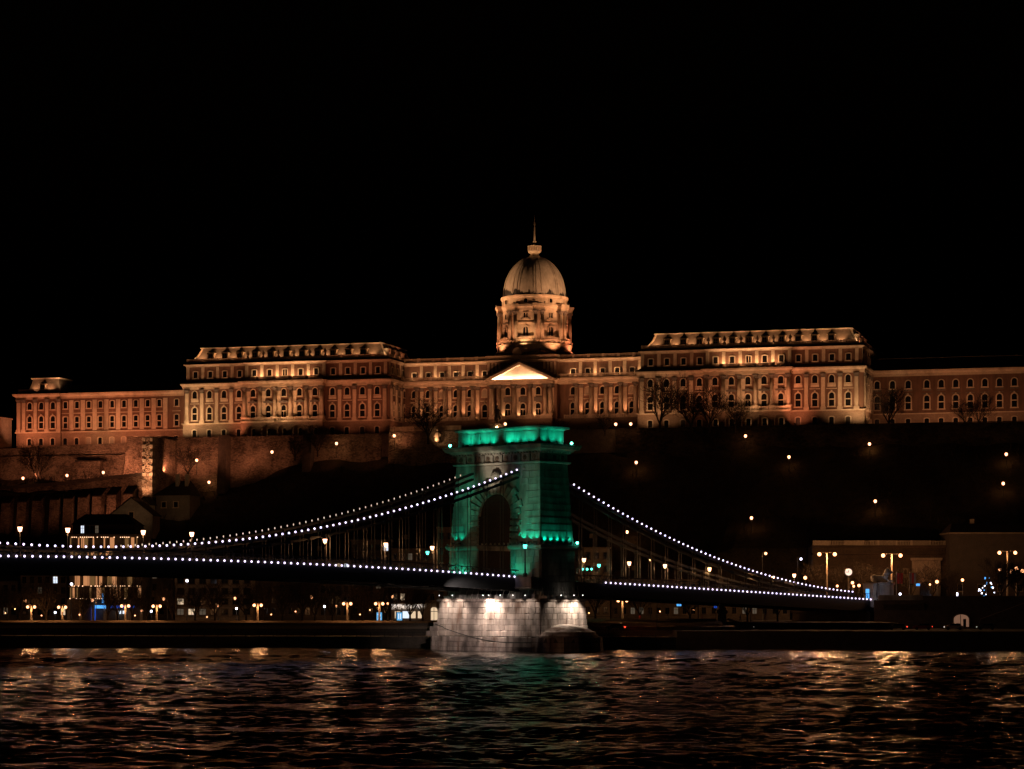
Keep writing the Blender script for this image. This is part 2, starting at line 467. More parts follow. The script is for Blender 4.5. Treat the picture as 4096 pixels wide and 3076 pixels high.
# parapet of the promenade, with a projecting coping
w = empty('promenade_parapet', label='low stone parapet with projecting coping along the promenade', cat='parapet')
m_ = MB(); strip(m_, XL, 47.0, 16.7, 17.3, 4.2, 4.9); m_.obj('wall', M['paving'], w)
k = 0
for x in np.arange(-130, 46, 6.0):
    m_ = MB(); a_, b_ = quay_y(x), quay_y(x + 5.94)
    m_.loft([[(x, a_ + 16.2, 4.7), (x + 5.94, b_ + 16.2, 4.7), (x + 5.94, b_ + 17.6, 4.7), (x, a_ + 17.6, 4.7)], [(x, a_ + 16.25, 4.74), (x + 5.94, b_ + 16.25, 4.74), (x + 5.94, b_ + 17.6, 5.04), (x, a_ + 17.6, 5.04)]]); m_.obj('coping', M['paving'], w)
# railing posts along the low quay
w = empty('quay_railing', label='row of dark posts and rail along the low quay edge', cat='railing')
post = MB().box(-0.07, 0.07, -0.07, 0.07, 0, 1.0).mesh('post', M['iron'])
for x in np.arange(-126, QX - 1, 3.15):
    link('post', post, w, (x, quay_y(x) + 0.5, 2.55))
m_ = MB(); m_.bar((-128, quay_y(-128) + 0.5, 3.52), (QX - 1, quay_y(QX - 1) + 0.5, 3.52), 0.07, 0.07); m_.obj('rail', M['iron'], w)

# castle hill
PR = [(-400, 5.0), (-72, 5.2), (-58, 15), (-40, 30), (-13, 54.5), (400, 54.5)]
PRR = [(-400, 5.0), (-66, 5.2), (-61, 24.5), (-40, 35), (-13, 56), (400, 56)]
PM = [(-400, 5.0), (-72, 5.2), (-58, 22), (-40, 34), (-30, 37.5), (-20, 42), (-13, 46), (400, 46)]
PL = [(-400, 5.0), (-80, 5.2), (-62, 15), (-33, 33), (-31.5, 44.5), (-29, 46.5), (-13, 49.5), (400, 49.5)]
def lerp(p, t):
    for (a, b), (c, d) in zip(p, p[1:]):
        if t <= c: return b + (d - b) * (t - a) / (c - a)
    return p[-1][1]
def hill(s, t):
    w1 = min(1, max(0, (-120.5 - s) / 3.0)); w3 = min(1, max(0, (-62 - s) / 24.0)) - w1; w2 = min(1, max(0, (s - 60) / 18.0))
    z = lerp(PR, t) * (1 - w1 - w2 - w3) + lerp(PM, t) * w3 + lerp(PL, t) * w1 + lerp(PRR, t) * w2
    n = 0.8 * math.sin(s * 0.13 + 1.3) * math.sin(t * 0.21) + 0.5 * math.sin(s * 0.37 + t * 0.29)
    return z + n * min(1, max(0, (t + 64) / 15.0))
def hill_xy(X, Y):
    return hill(*pal_inv(X, Y))
vs = []; fs = []
SS = np.arange(-260, 262, 4.0); TT = np.arange(-90, -10.9, 1.5)
for t in TT:
    for s in SS:
        vs.append(pal(s, t, hill(s, t)))
n = len(SS)
for j in range(len(TT) - 1):
    for i in range(n - 1):
        fs.append((j * n + i, j * n + i + 1, (j + 1) * n + i + 1, (j + 1) * n + i))
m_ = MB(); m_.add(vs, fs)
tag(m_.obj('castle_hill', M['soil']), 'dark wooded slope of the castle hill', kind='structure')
m_ = MB()
m_.loft([[pal(-110.5, -12, 30), pal(260, -12, 30), pal(260, 160, 30), pal(-110.5, 160, 30)],
         [pal(-110.5, -12, 61.75), pal(260, -12, 61.75), pal(260, 160, 61.75), pal(-110.5, 160, 61.75)]])
m_.loft([[pal(-260, -6, 30), pal(-110.5, -6, 30), pal(-110.5, 160, 30), pal(-260, 160, 30)],
         [pal(-260, -6, 60.3), pal(-110.5, -6, 60.3), pal(-110.5, 160, 60.3), pal(-260, 160, 60.3)]])
tag(m_.obj('castle_terrace', M['asphalt']), 'level terrace the palace stands on', kind='structure')

def march(x, y, h, y0=600.0):
    """first place on the hill where a post of height h ends at pixel (x, y)"""
    Y = y0
    while Y < 770:
        p = px(x, y, Y)
        if hill_xy(p.x, Y) + h >= p.z: return Vector((p.x, Y, p.z - h))
        Y += 0.5
    return px(x, y, 735.0) - Vector((0, 0, h))
# ------------------------------------------------------------------ the palace
def arch_pts(w, h, rise, n=8):
    """outline from lower left over the arch to lower right, in x,z; rise = height of the arched head"""
    p = [(-w / 2, 0.0)]
    if rise < 0.02:
        return [(-w / 2, 0), (-w / 2, h), (w / 2, h), (w / 2, 0)]
    for k in range(n + 1):
        a = math.pi * (1 - k / n)
        p.append((w / 2 * math.cos(a), h - rise + rise * math.sin(a)))
    p.append((w / 2, 0.0))
    return p
def frame_mesh(name, w, h, rise, fw, dp, mat, sill=True, key=False):
    inn = arch_pts(w, h, rise); out = arch_pts(w + 2 * fw, h + fw, 0.0 if rise < 0.02 else rise + (fw if rise > w * 0.4 else fw * 0.4))
    m = MB(); n = len(inn)
    vs = [(x, 0.0, z) for x, z in inn] + [(x, -dp, z) for x, z in inn] + [(x, -dp, z) for x, z in out] + [(x, 0, z) for x, z in out]
    fs = []
    for i in range(n - 1):
        for a in range(3):
            fs.append((a * n + i, a * n + i + 1, (a + 1) * n + i + 1, (a + 1) * n + i))
    m.add(vs, fs)
    if sill:
        m.box(-w / 2 - fw - 0.12, w / 2 + fw + 0.12, -dp - 0.16, 0, -0.32, 0.0)
    if key:
        m.box(-0.22, 0.22, -dp - 0.14, 0, h - 0.02, h + fw + 0.35)
    return m.mesh(name, mat)
def pane_mesh(name, w, h, rise, mat):
    m = MB(); p = arch_pts(w, h, rise); m.prism(p, 0.0, -0.035)
    return m.mesh(name, mat)
WIN = {}
def wintype(key, w, h, rise, fw, dp, transom=None, mull=0, keyst=False, sill=True):
    f = frame_mesh('window', w, h, rise, fw, dp, M['trim'], sill, keyst)
    p = pane_mesh('pane', w, h, rise, M['pane'])
    t = None
    if transom is not None or mull:
        b = MB()
        if transom is not None: b.box(-w / 2, w / 2, -0.10, -0.036, transom - 0.15, transom + 0.15)
        if mull: b.box(-0.06 * mull, 0.06 * mull, -0.09, -0.036, 0, (transom - 0.15) if transom else h)
        t = b.mesh('transom', M['trim'])
    WIN[key] = (f, p, t)
wintype('base', 1.35, 2.15, 0.35, 0.30, 0.22, sill=False)
wintype('low', 1.55, 4.05, 0.775, 0.36, 0.28, transom=2.05, keyst=True)
wintype('door', 1.55, 4.05, 0.775, 0.36, 0.28, transom=2.25, mull=1.6)
wintype('up', 1.55, 2.35, 0.775, 0.28, 0.22)
wintype('attic', 1.35, 2.0, 0.18, 0.30, 0.22)
wintype('atticd', 1.35, 2.0, 0.18, 0.30, 0.22, mull=2.2)
wintype('plain2', 1.35, 3.6, 0.25, 0.36, 0.24, transom=1.75)
wintype('plain1', 1.35, 2.2, 0.25, 0.26, 0.2)
wintype('oculus', 1.1, 1.3, 0.55, 0.25, 0.2, sill=False)
wintype('square', 1.35, 1.6, 0.0, 0.25, 0.2)
wintype('drum', 1.6, 2.9, 0.8, 0.4, 0.3, keyst=True)
blind = plain('window_blind', (0.42, 0.33, 0.25), rough=0.8)
GLINT = plain('old_window_glass', (0.05, 0.035, 0.025), rough=0.3, spec=0.6)
def window(root, key, x, y, z, rz=0.0, pane=None):
    f, p, t = WIN[key]
    o = link('window', f, root, (x, y, z), rz)
    q = link('pane', p, o)
    if pane is not None:
        q.material_slots[0].link = 'OBJECT'; q.material_slots[0].material = pane
    if t is not None: link('transom', t, o)
    return o

def pilaster_mesh(h, w=1.15, d=0.42):
    m = MB(); m.box(-w / 2, w / 2, -d, 0, 1.0, h - 1.15)
    m.box(-w / 2 - 0.22, w / 2 + 0.22, -d - 0.22, 0, 0, 0.75); m.box(-w / 2 - 0.1, w / 2 + 0.1, -d - 0.1, 0, 0.75, 1.0)
    return m.mesh('pilaster', M['trim'])
def capital_mesh(w=1.15, d=0.42):
    m = MB(); m.rects([(-w / 2, w / 2, -d, 0, 0), (-w / 2 - 0.06, w / 2 + 0.06, -d - 0.06, 0, 0.5), (-w / 2 - 0.25, w / 2 + 0.25, -d - 0.25, 0, 0.95)])
    m.box(-w / 2 - 0.32, w / 2 + 0.32, -d - 0.32, 0, 0.95, 1.15)
    for k in (-1, 1): m.tube((k * (w / 2 + 0.12), -d - 0.2, 0.75), (k * (w / 2 + 0.12), -d - 0.02, 0.75), 0.2, 0.2, 6)
    return m.mesh('capital', M['capital'])
PIL = pilaster_mesh(10.75); PILC = capital_mesh()
ATP = MB().box(-0.5, 0.5, -0.22, 0, 0, 4.3).mesh('pilaster', M['trim'])
def pilaster(root, x, y, z=67.45, rz=0.0, h=10.75):
    o = link('pilaster', PIL, root, (x, y, z), rz)
    link('capital', PILC, o, (0, 0, h - 1.15))
    return o
def column_mesh(h, r):
    m = MB(); m.lathe([(r * 1.3, 0.0), (r * 1.35, 0.25), (r * 1.1, 0.4), (r, 0.6), (r * 1.0, h * 0.35), (r * 0.84, h - 1.2)], 14)
    m.box(-r * 1.5, r * 1.5, -r * 1.5, r * 1.5, -0.25, 0.0)
    return m.mesh('column', M['trim'], True)
def colcap_mesh(r):
    m = MB(); m.lathe([(r * 0.84, 0), (r * 0.95, 0.3), (r * 1.0, 0.6), (r * 1.35, 0.95)], 12); m.box(-r * 1.45, r * 1.45, -r * 1.45, r * 1.45, 0.95, 1.2)
    for a in range(4):
        c = (math.cos(a * math.pi / 2 + math.pi / 4) * r * 1.3, math.sin(a * math.pi / 2 + math.pi / 4) * r * 1.3, 0.78)
        m.sph(c, r * 0.33, 6, 4)
    return m.mesh('capital', M['capital'])
COLM = column_mesh(9.3, 0.62); COLC = colcap_mesh(0.62)
PED = MB().rects([(-0.95, 0.95, -0.95, 0.95, 0), (-0.95, 0.95, -0.95, 0.95, 0.25)]).box(-0.8, 0.8, -0.8, 0.8, 0.25, 1.05).box(-0.95, 0.95, -0.95, 0.95, 1.05, 1.2).mesh('pedestal', M['trim'])
def column(root, x, y, z=67.5):
    o = link('column', COLM, root, (x, y, z + 1.45))
    link('capital', COLC, o, (0, 0, 8.1)); link('pedestal', PED, o, (0, 0, -1.45))
    return o
def balustrade(root, x0, x1, y, z, h=1.1, axis='x', mat=None, step=0.42, posts=5.0):
    """rail, plinth, balusters and pedestals from x0 to x1 along the axis at the other coordinate y"""
    m = MB()
    def B(a, b, c, d, e, f):
        if axis == 'x': m.box(a, b, y + c, y + d, e, f)
        else: m.box(y + c, y + d, a, b, e, f)
    B(x0, x1, -0.2, 0.2, z, z + 0.16); B(x0, x1, -0.22, 0.22, z + h - 0.18, z + h)
    n = max(1, int(round((x1 - x0) / posts)))
    for k in range(n + 1):
        c = x0 + (x1 - x0) * k / n; B(max(x0, c - 0.45), min(x1, c + 0.45), -0.3, 0.3, z, z + h + 0.08)
    a = x0 + step
    while a < x1 - step / 2:
        B(a - 0.11, a + 0.11, -0.11, 0.11, z + 0.16, z + h - 0.18); a += step
    return m.obj('balustrade', mat or M['trim'], root)
URN = MB().lathe([(0.4, 0), (0.4, 0.3), (0.14, 0.4), (0.5, 0.9), (0.55, 1.3), (0.25, 1.5), (0.3, 1.7), (0.05, 2.2)], 8).mesh('urn', M['capital'], True)
def cornice(root, x0, x1, y0, y1, prof, name='cornice', mat=None):
    """prof: (proud, z) pairs; a moulding all round a rectangle"""
    m = MB(); m.rects([(x0 - p, x1 + p, y0 - p, y1 + p, z) for p, z in prof])
    return m.obj(name, mat or M['trim'], root)
DORM = MB().box(-0.95, 0.95, -0.0, 2.6, 0, 2.35)
DORM.prism([(-1.25, 2.35), (1.25, 2.35), (1.25, 2.55), (-1.25, 2.55)], -0.25, 2.8)
DORM = DORM.mesh('dormer', M['copper'])
DRF = MB().rects([(-1.1, 1.1, -0.1, 2.7, 2.551), (-0.6, 0.6, 0.2, 2.9, 3.0), (-0.22, 0.22, 0.9, 3.0, 3.45), (-0.04, 0.04, 1.3, 2.6, 4.0)]).mesh('dormer_roof', M['ledge'])
DPN = MB().box(-0.6, 0.6, -0.04, 0, 0.3, 2.05).mesh('pane', M['pane'])
DCR = MB().box(-0.07, 0.07, -0.09, -0.041, 0.3, 2.05).box(-0.6, -0.07, -0.09, -0.041, 1.2, 1.3).box(0.07, 0.6, -0.09, -0.041, 1.2, 1.3).mesh('glazing_bar', M['trim'])
def dormer(root, x, y, z, rz=0.0):
    o = link('dormer', DORM, root, (x, y, z), rz)
    link('dormer_roof', DRF, o); link('pane', DPN, o); link('glazing_bar', DCR, o)
    return o
FIX = MB().box(-0.22, 0.22, -0.15, 0.15, 0, 0.35).box(-0.05, 0.05, -0.05, 0.05, -0.3, 0).mesh('floodlight', M['iron'])
OR0 = pal(0, 0)
WARM = (1.0, 0.425, 0.205); YEL = (1.0, 0.54, 0.27); AMB = (1.0, 0.32, 0.155)
def flood(root, s, t, z, ts, tt, tz, power, col, angle=110, radius=0.25):
    link('floodlight', FIX, root, (s, t, z - 0.1))
    return spot(pal(s, t, z + 0.35), pal(ts, tt, tz), power, col, angle, 0.95, radius)

ARCADE_CACHE = {}
def arcade(root, x0, x1, centers, y, z0, z1, ow, oh, rise, thick=0.9):
    """pierced wall with arched openings: strips between the openings and heads above them"""
    m = MB()
    edges = [x0] + sum([[c - ow / 2, c + ow / 2] for c in centers], []) + [x1]
    for k in range(0, len(edges), 2): m.box(edges[k], edges[k + 1], y, y + thick, z0, z1)
    for c in centers:
        p = arch_pts(ow, oh, rise, 10)[1:-1]
        n = len(p)
        vs = [(c + a, y, z0 + b) for a, b in p] + [(c + a, y, z1) for a, b in p] + [(c + a, y + thick, z0 + b) for a, b in p] + [(c + a, y + thick, z1) for a, b in p]
        fs = []
        for i in range(n - 1):
            fs += [(i, i + 1, n + i + 1, n + i), (2 * n + i, 3 * n + i, 3 * n + i + 1, 2 * n + i + 1), (i, 2 * n + i, 2 * n + i + 1, i + 1), (n + i, n + i + 1, 3 * n + i + 1, 3 * n + i)]
        m.add(vs, fs)
    return m.obj('arcade', M['rustic'], root)

def wing(s0, s1, label, wins, c0, c1, dorm, side):
    """one of the two big river wings; wins = window axes, c0..c1 = projecting middle bays"""
    r = empty('palace_wing', OR0, -BETA, label, 'palace wing', 'river wings of the palace')
    dp = 31.0
    MB().box(s0 - 0.25, s1 + 0.25, -0.25, dp, 61.0, 67.05).obj('base_wall', M['rustic'], r)
    cornice(r, s0, s1, 0, dp, [(0.26, 67.05), (0.62, 67.1), (0.62, 67.45), (0.3, 67.45)], 'string_course')
    MB().box(s0, s1, 0, dp, 67.4, 78.3).obj('wall', M['render'], r)
    cornice(r, s0, s1, 0, dp, [(0.3, 78.25), (0.3, 78.75), (0.42, 78.8), (0.42, 79.25), (0.7, 79.55), (0.85, 79.6), (0.95, 80.05), (0.8, 80.1)], 'cornice')
    m = MB(); m.rects([(s0 - 0.85, s1 + 0.85, -0.85, dp, 80.08), (s0 - 0.75, s1 + 0.75, -0.75, dp, 80.35), (s0 + 0.6, s1 - 0.6, 0.6, dp, 81.1)]); m.obj('ledge_roof', M['ledge'], r)
    a = 0.65
    MB().box(s0 + a, s1 - a, a, dp, 81.0, 85.5).obj('attic_wall', M['render'], r)
    cornice(r, s0 + a, s1 - a, a, dp, [(0.1, 85.45), (0.15, 85.8), (0.7, 86.05), (0.8, 86.3), (0.6, 86.35)], 'attic_cornice')
    MB().box(s0 + a - 0.1, s1 - a + 0.1, a - 0.1, dp, 86.3, 87.15).obj('parapet_base', M['ledge'], r)
    balustrade(r, s0 + a, s1 - a, a + 0.2, 87.15, 0.95, posts=5.2)
    balustrade(r, a + 0.4, dp, s1 - a - 0.2, 87.15, 0.95, axis='y', posts=5.2)
    # mansard
    i0, i1, j0 = s0 + a + 1.25, s1 - a - 1.25, a + 1.6
    m = MB(); lv = []
    for z, q in ((87.1, 0.0), (88.3, 0.75), (89.8, 1.75), (91.2, 2.35), (91.75, 2.45)):
        lv.append((i0 + q, i1 - q, j0 + q, dp - q, z))
    m.rects(lv); m.obj('mansard_roof', M['slate'], r)
    q = 2.45
    m = MB(); m.rects([(i0 + q - 0.45, i1 - q + 0.45, j0 + q - 0.45, dp - q + 0.45, 91.70), (i0 + q - 0.55, i1 - q + 0.55, j0 + q - 0.55, dp - q + 0.55, 92.0), (i0 + q, i1 - q, j0 + q, dp - q, 92.15)])
    m.obj('roof_edge', M['copper'], r)
    for hx, sg in ((i0, 1), (i1, -1)):      # swept hips
        m = MB(); pr = [(87.1, 0.0), (88.3, 0.75), (89.8, 1.75), (91.2, 2.35), (91.75, 2.45)]
        for (za, qa), (zb, qb) in zip(pr, pr[1:]):
            m.tube((hx + sg * qa, j0 + qa, za), (hx + sg * qb, j0 + qb, zb), 0.3, 0.3, 6)
        m.obj('roof_hip', M['copper'], r)
    for k, s in enumerate(dorm):
        dormer(r, s, j0 - 0.2, 87.6)
    # windows and order
    mid = [x for x in wins if c0 < x < c1]
    lit = {}
    for x in wins:
        inmid = c0 < x < c1
        y0 = -1.2 if inmid else 0.0
        window(r, 'low' if x != mid[2] else 'door', x, y0, 68.45)
        window(r, 'up', x, y0, 75.35)
        window(r, 'attic' if x != mid[2] else 'atticd', x, a - (0.8 if inmid else 0), 81.95)
        if not inmid:
            window(r, 'base', x, -0.25, 63.1, 0, GLINT if random.random() < 0.3 else None)
    outer = [x for x in wins if not c0 < x < c1]
    left = [x for x in outer if x < c0]; right = [x for x in outer if x > c1]
    for grp in (left, right):
        sp = (grp[-1] - grp[0]) / (len(grp) - 1)
        xs = [grp[0] - sp / 2 - 0.1] + [x + sp / 2 for x in grp[:-1]] + [grp[-1] + sp / 2]
        if grp is left: xs = xs[:-1]
        else: xs = xs[1:]
        for x in xs:
            pilaster(r, x, 0.0)
            link('pilaster', ATP, r, (x, a, 81.5))
        for x in grp:       # recessed-looking panels: raised bands between the storeys
            MB().box(x - 1.6, x + 1.6, -0.12, 0, 73.55, 73.8).obj('storey_band', M['trim'], r)
            MB().box(x - 1.25, x + 1.25, -0.09, 0, 74.2, 74.95).obj('apron', M['trim'], r)
    # middle bays: projecting wall, columns, balustrades, arcaded base
    MB().box(c0, c1, -1.2, 0.4, 67.46, 78.28).obj('middle_wall', M['render'], r)
    MB().box(c0 - 0.2, c1 + 0.2, -0.8 + a, a + 0.5, 81.2, 85.48).obj('middle_attic', M['render'], r)
    cornice(r, c0, c1, -0.8 + a, a, [(0.16, 85.46), (0.2, 85.8), (0.72, 86.06), (0.82, 86.32), (0.6, 86.36)], 'attic_cornice')
    MB().rects([(c0 - 0.5, c1 + 0.5, -3.1, -0.2, 78.26), (c0 - 0.5, c1 + 0.5, -3.1, -0.2, 79.3), (c0 - 1.3, c1 + 1.3, -4.0, -0.2, 79.65), (c0 - 1.4, c1 + 1.4, -4.1, -0.2, 80.12)]).obj('middle_cornice', M['trim'], r)
    balustrade(r, c0 - 0.6, c1 + 0.6, -3.0, 80.15, 1.35, mat=M['capital'], posts=5.2)
    MB().box(c0 - 0.9, c1 + 0.9, -2.9, 0, 80.1, 80.25).obj('middle_ledge', M['ledge'], r)
    sp = (mid[-1] - mid[0]) / (len(mid) - 1)
    cx = [mid[0] - sp / 2] + [x + sp / 2 for x in mid]
    for x in cx:
        column(r, x, -2.3, 67.5)
        pilaster(r, min(max(x + 1.05, c0 + 0.7), c1 - 0.7), -1.2)
        link('pilaster', ATP, r, (x, a - 0.8, 81.5))
        link('urn', URN, r, (x, a + 0.2, 88.2))
    for x, x2 in zip(cx, cx[1:]):
        balustrade(r, x + 0.95, x2 - 0.95, -2.9, 67.5, 1.1, posts=30)
    for x in mid:
        m = MB(); m.prism([(x - 1.5, 73.3), (x + 1.5, 73.3), (x + 1.65, 73.75), (x + 0.7, 73.9), (x, 74.3), (x - 0.7, 73.9), (x - 1.65, 73.75)], -1.75, -1.2)
        m.obj('window_pediment', M['capital'], r)
    MB().box(c0 - 0.7, c1 + 0.7, -3.6, -0.2, 67.0, 67.5).obj('middle_floor', M['trim'], r)
    arcade(r, c0 - 0.6, c1 + 0.6, mid, -3.4, 61.0, 67.0, 3.1, 5.0, 1.55)
    for x in mid: window(r, 'base', x, -0.25, 63.1)
    # right-hand end wall
    if side:
        for j in range(side):
            y = 3.6 + j * 5.1
            window(r, 'low', s1, y, 68.45, R(90)); window(r, 'up', s1, y, 75.35, R(90))
            window(r, 'base', s1 + 0.25, y, 63.1, R(90)); window(r, 'attic', s1 - a, y + 0.6, 81.95, R(90))
            pilaster(r, s1, y - 2.5, 67.45, R(90)); link('pilaster', ATP, r, (s1 - a, y - 2.0, 81.5), R(90))
        pilaster(r, s1, 3.6 + side * 5.1 - 2.5, 67.45, R(90))
    for k, s in enumerate(np.arange(6, 26, 5.2)):
        dormer(r, s1 - a - 1.5, s, 87.6, R(90))
    return r

LW = [-105.5, -100.4, -95.4, -90.3, -85.0, -79.8, -74.6, -69.3, -64.1, -58.7, -53.8, -48.7, -43.8]
RW = [43.6, 48.6, 53.7, 58.7, 63.7, 68.7, 73.7, 78.6, 83.6, 88.6, 93.6, 98.6, 103.5]
ld = [ps(700 + v / 2.6976, 3) for v in (395, 548, 705, 872, 1040, 1210, 1380, 1548, 1712, 1878, 2040)]
rd = [ps(2500 + v / 3.3217, 3) for v in (565, 780, 995, 1215, 1432, 1648, 1862)] + [ps(3000 + v / 3.3217, 3) for v in (425, 645, 860, 1083)]
wl = wing(-109.3, -39.7, 'left river wing of the palace with columned middle and lit mansard roof', LW, -87.7, -61.4, ld, 3)
wr = wing(39.9, 108.1, 'right river wing of the palace beside the bare trees with lit mansard roof', RW, 61.2, 86.1, rd, 4)

def roof_floods(root, s0, s1, dorm):
    pts = [s0 + 5.0] + [(a + b) / 2 for a, b in zip(dorm, dorm[1:])] + [dorm[-1] + 2.9]
    for s in pts:
        flood(root, s, 1.2, 87.75, s, 3.5, 89.2, random.uniform(1000, 1400), (1.0, 0.47, 0.21), 90, 0.08)
    # grazing light along the hips and edge from the corner pedestals
    flood(root, s0 + 1.9, 1.9, 87.4, s0 + 5.4, 5.2, 91.9, 620, YEL, 70, 0.1)
    flood(root, s1 - 1.9, 1.9, 87.4, s1 - 5.4, 5.2, 91.9, 800, YEL, 80, 0.1)
    for t in (6, 12, 18):
        flood(root, s1 - 1.6, t, 87.4, s1 - 4.5, t + 0.5, 89.8, 340, AMB, 120, 0.1)
roof_floods(wl, -109.3, -39.7, ld); roof_floods(wr, 39.9, 108.1, rd)

# ---- connecting ranges and domed centre
cn = empty('palace_centre', OR0, -BETA, 'domed centre of the palace with brightly lit pediment and colonnades', 'palace')
TC = 14.5
CON = [(-39.7, -11.0, [ps(1250 + v / 2.6976, TC) for v in (1100, 1250, 1400, 1550, 1700, 1860)]),
       (11.0, 39.9, [ps(1900 + v / 2.6976, TC) for v in (1060, 1218, 1378, 1535, 1695)])]
for (x0, x1, ws) in CON:
    MB().box(x0, x1, TC - 0.25, TC + 16, 61, 67.05).obj('base_wall', M['rustic'], cn)
    MB().box(x0, x1, TC, TC + 16, 67.05, 78.3).obj('wall', M['render'], cn)
    MB().box(x0, x1, TC - 2.9, TC, 61, 67.4).obj('colonnade_base', M['rustic'], cn)
    MB().rects([(x0, x1, TC - 2.7, TC + 16, 78.25), (x0, x1, TC - 2.7, TC + 16, 79.1), (x0, x1, TC - 3.5, TC + 16, 79.5), (x0, x1, TC - 3.6, TC + 16, 80.0)]).obj('cornice', M['trim'], cn)
    balustrade(cn, x0, x1, TC - 3.0, 80.0, 1.25, posts=4.8)
    MB().box(x0, x1, TC, TC + 16, 80.0, 85.2).obj('attic_wall', M['render'], cn)
    MB().rects([(x0, x1, TC - 0.1, TC + 16, 85.15), (x0, x1, TC - 0.2, TC + 16, 85.6), (x0, x1, TC - 0.8, TC + 16, 85.85), (x0, x1, TC - 0.9, TC + 16, 86.15)]).obj('attic_cornice', M['trim'], cn)
    balustrade(cn, x0, x1, TC - 0.2, 86.15, 1.35, posts=4.7)
    MB().box(x0, x1, TC + 1, TC + 16, 86.1, 86.6).obj('flat_roof', M['ledge'], cn)
    sp = (ws[-1] - ws[0]) / (len(ws) - 1)
    for i, w_ in enumerate(ws):
        bl = blind if (x0 < 0 and i in (2, 5)) or (x0 > 0 and i in (1, 4)) else None
        window(cn, 'low', w_, TC, 68.45); window(cn, 'up', w_, TC, 75.0, 0, bl); window(cn, 'attic', w_, TC, 81.0)
        MB().box(w_ - 1.5, w_ + 1.5, TC - 0.12, TC, 73.5, 73.75).obj('storey_band', M['trim'], cn)
        xc = w_ + sp / 2 - 0.85
        if x0 < xc < x1 - 0.6:
            column(cn, xc, TC - 2.1, 67.4); pilaster(cn, xc + 1.1, TC, 67.45)
            link('pilaster', ATP, cn, (xc + 0.9, TC, 80.9)); link('urn', URN, cn, (xc + 0.4, TC - 3.0, 81.3), 0, (0.8, 0.8, 0.8))
            balustrade(cn, xc - sp + 0.9, xc - 0.9, TC - 2.6, 67.4, 1.1, posts=30)
            flood(cn, xc + 1.2, TC - 1.35, 67.55, xc + 1.05, TC - 0.3, 79.0, 2400, WARM, 48, 0.2)
# centre block
TB = 11.2
MB().box(-11.3, 11.3, TB, 42, 61, 85.3).obj('block_wall', M['render'], cn)
cornice(cn, -11.3, 11.3, TB, 42, [(0.1, 85.2), (0.2, 85.5), (0.75, 85.75), (0.85, 86.0), (0.3, 86.05), (0.3, 87.2), (0.45, 87.2), (0.45, 87.4)], 'block_cornice')
cornice(cn, -11.3, 11.3, TB, 42, [(0.2, 78.25), (0.3, 79.0), (1.0, 79.5), (1.1, 79.95), (0.2, 80.1)], 'cornice')
for k in range(4):
    for sg in (-1, 1):
        MB().box(sg * (7.3 + k * 1.15) - 0.35, sg * (7.3 + k * 1.15) + 0.35, TB - 0.25, TB, 80.6 + (3 - k) * 0.6 + 0.6, 85.15).obj('pilaster', M['trim'], cn)
TP = 9.0
MB().box(-10.6, 10.6, TP, TB + 0.5, 61, 67.4).obj('portico_base', M['rustic'], cn)
MB().rects([(-10.7, 10.7, TP - 0.2, TB, 78.2), (-10.7, 10.7, TP - 0.2, TB, 79.0), (-11.4, 11.4, TP - 1.0, TB, 79.4), (-11.4, 11.4, TP - 1.0, TB, 79.6)]).obj('entablature', M['trim'], cn)
dn = MB()
for k in range(44): dn.box(-11.0 + k * 0.5, -10.75 + k * 0.5, TP - 0.75, TP - 0.2, 79.02, 79.3)
dn.obj('dentil_row', M['trim'], cn)
# pediment: tympanum, raking cornices, roof
m = MB(); m.prism([(-10.0, 79.75), (10.0, 79.75), (0, 84.2)], TP + 0.6, TB); m.obj('tympanum', M['trim'], cn)
m = MB(); m.prism([(-11.5, 79.6), (-9.6, 79.6), (0, 84.15), (0, 84.95)], TP - 1.0, TB); m.prism([(9.6, 79.6), (11.5, 79.6), (0, 84.95), (0, 84.15)], TP - 1.0, TB)
m.obj('raking_cornice', M['trim'], cn)
m = MB(); m.prism([(-12.0, 79.62), (-11.5, 79.62), (0, 84.97), (0, 85.5)], TP - 1.2, TB); m.prism([(11.5, 79.62), (12.0, 79.62), (0, 85.5), (0, 84.97)], TP - 1.2, TB); m.obj('pediment_roof', M['ledge'], cn)
MB().box(-11.5, 11.5, TP - 1.0, TP + 0.55, 79.58, 79.66).obj('pediment_shelf', M['trim'], cn)
pc = [ps(1900 + v / 2.6976, TP) for v in (250, 415, 585, 750)]
pw = [ps(1900 + v / 2.6976, TB) for v in (355, 518, 683)]
for x in pc:
    column(cn, x, TP + 0.6, 67.4); pilaster(cn, x + 1.05, TB)
    flood(cn, x + 1.25, TB - 0.9, 67.6, x + 1.1, TB, 78.0, 520, YEL, 80, 0.15)
for x in (-9.9, 9.9): pilaster(cn, x, TB)
column(cn, -9.0, TP + 0.6, 67.4); column(cn, 9.6, TP + 0.6, 67.4)
for x in pw:
    window(cn, 'door', x, TB, 68.3); window(cn, 'up', x, TB, 75.0)
    MB().box(x - 1.3, x + 1.3, TB - 0.5, TB, 72.9, 74.3).obj('relief_panel', M['capital'], cn)
for a_, b_ in zip([-8.8] + pc, pc + [9.4]): balustrade(cn, a_ + 0.9, b_ - 0.9, TP + 0.3, 67.4, 1.1, posts=30)
bar_light(pal(0, TP + 0.0, 79.78), 18.3, pal(0, TP + 0.75, 80.9), 1500, (1.0, 0.72, 0.48), -BETA, width=0.25)
lens = MB().box(-9.2, 9.2, TP - 0.2, TP + 0.2, 79.66, 79.74).obj('floodlight_batten', M['iron'], cn)
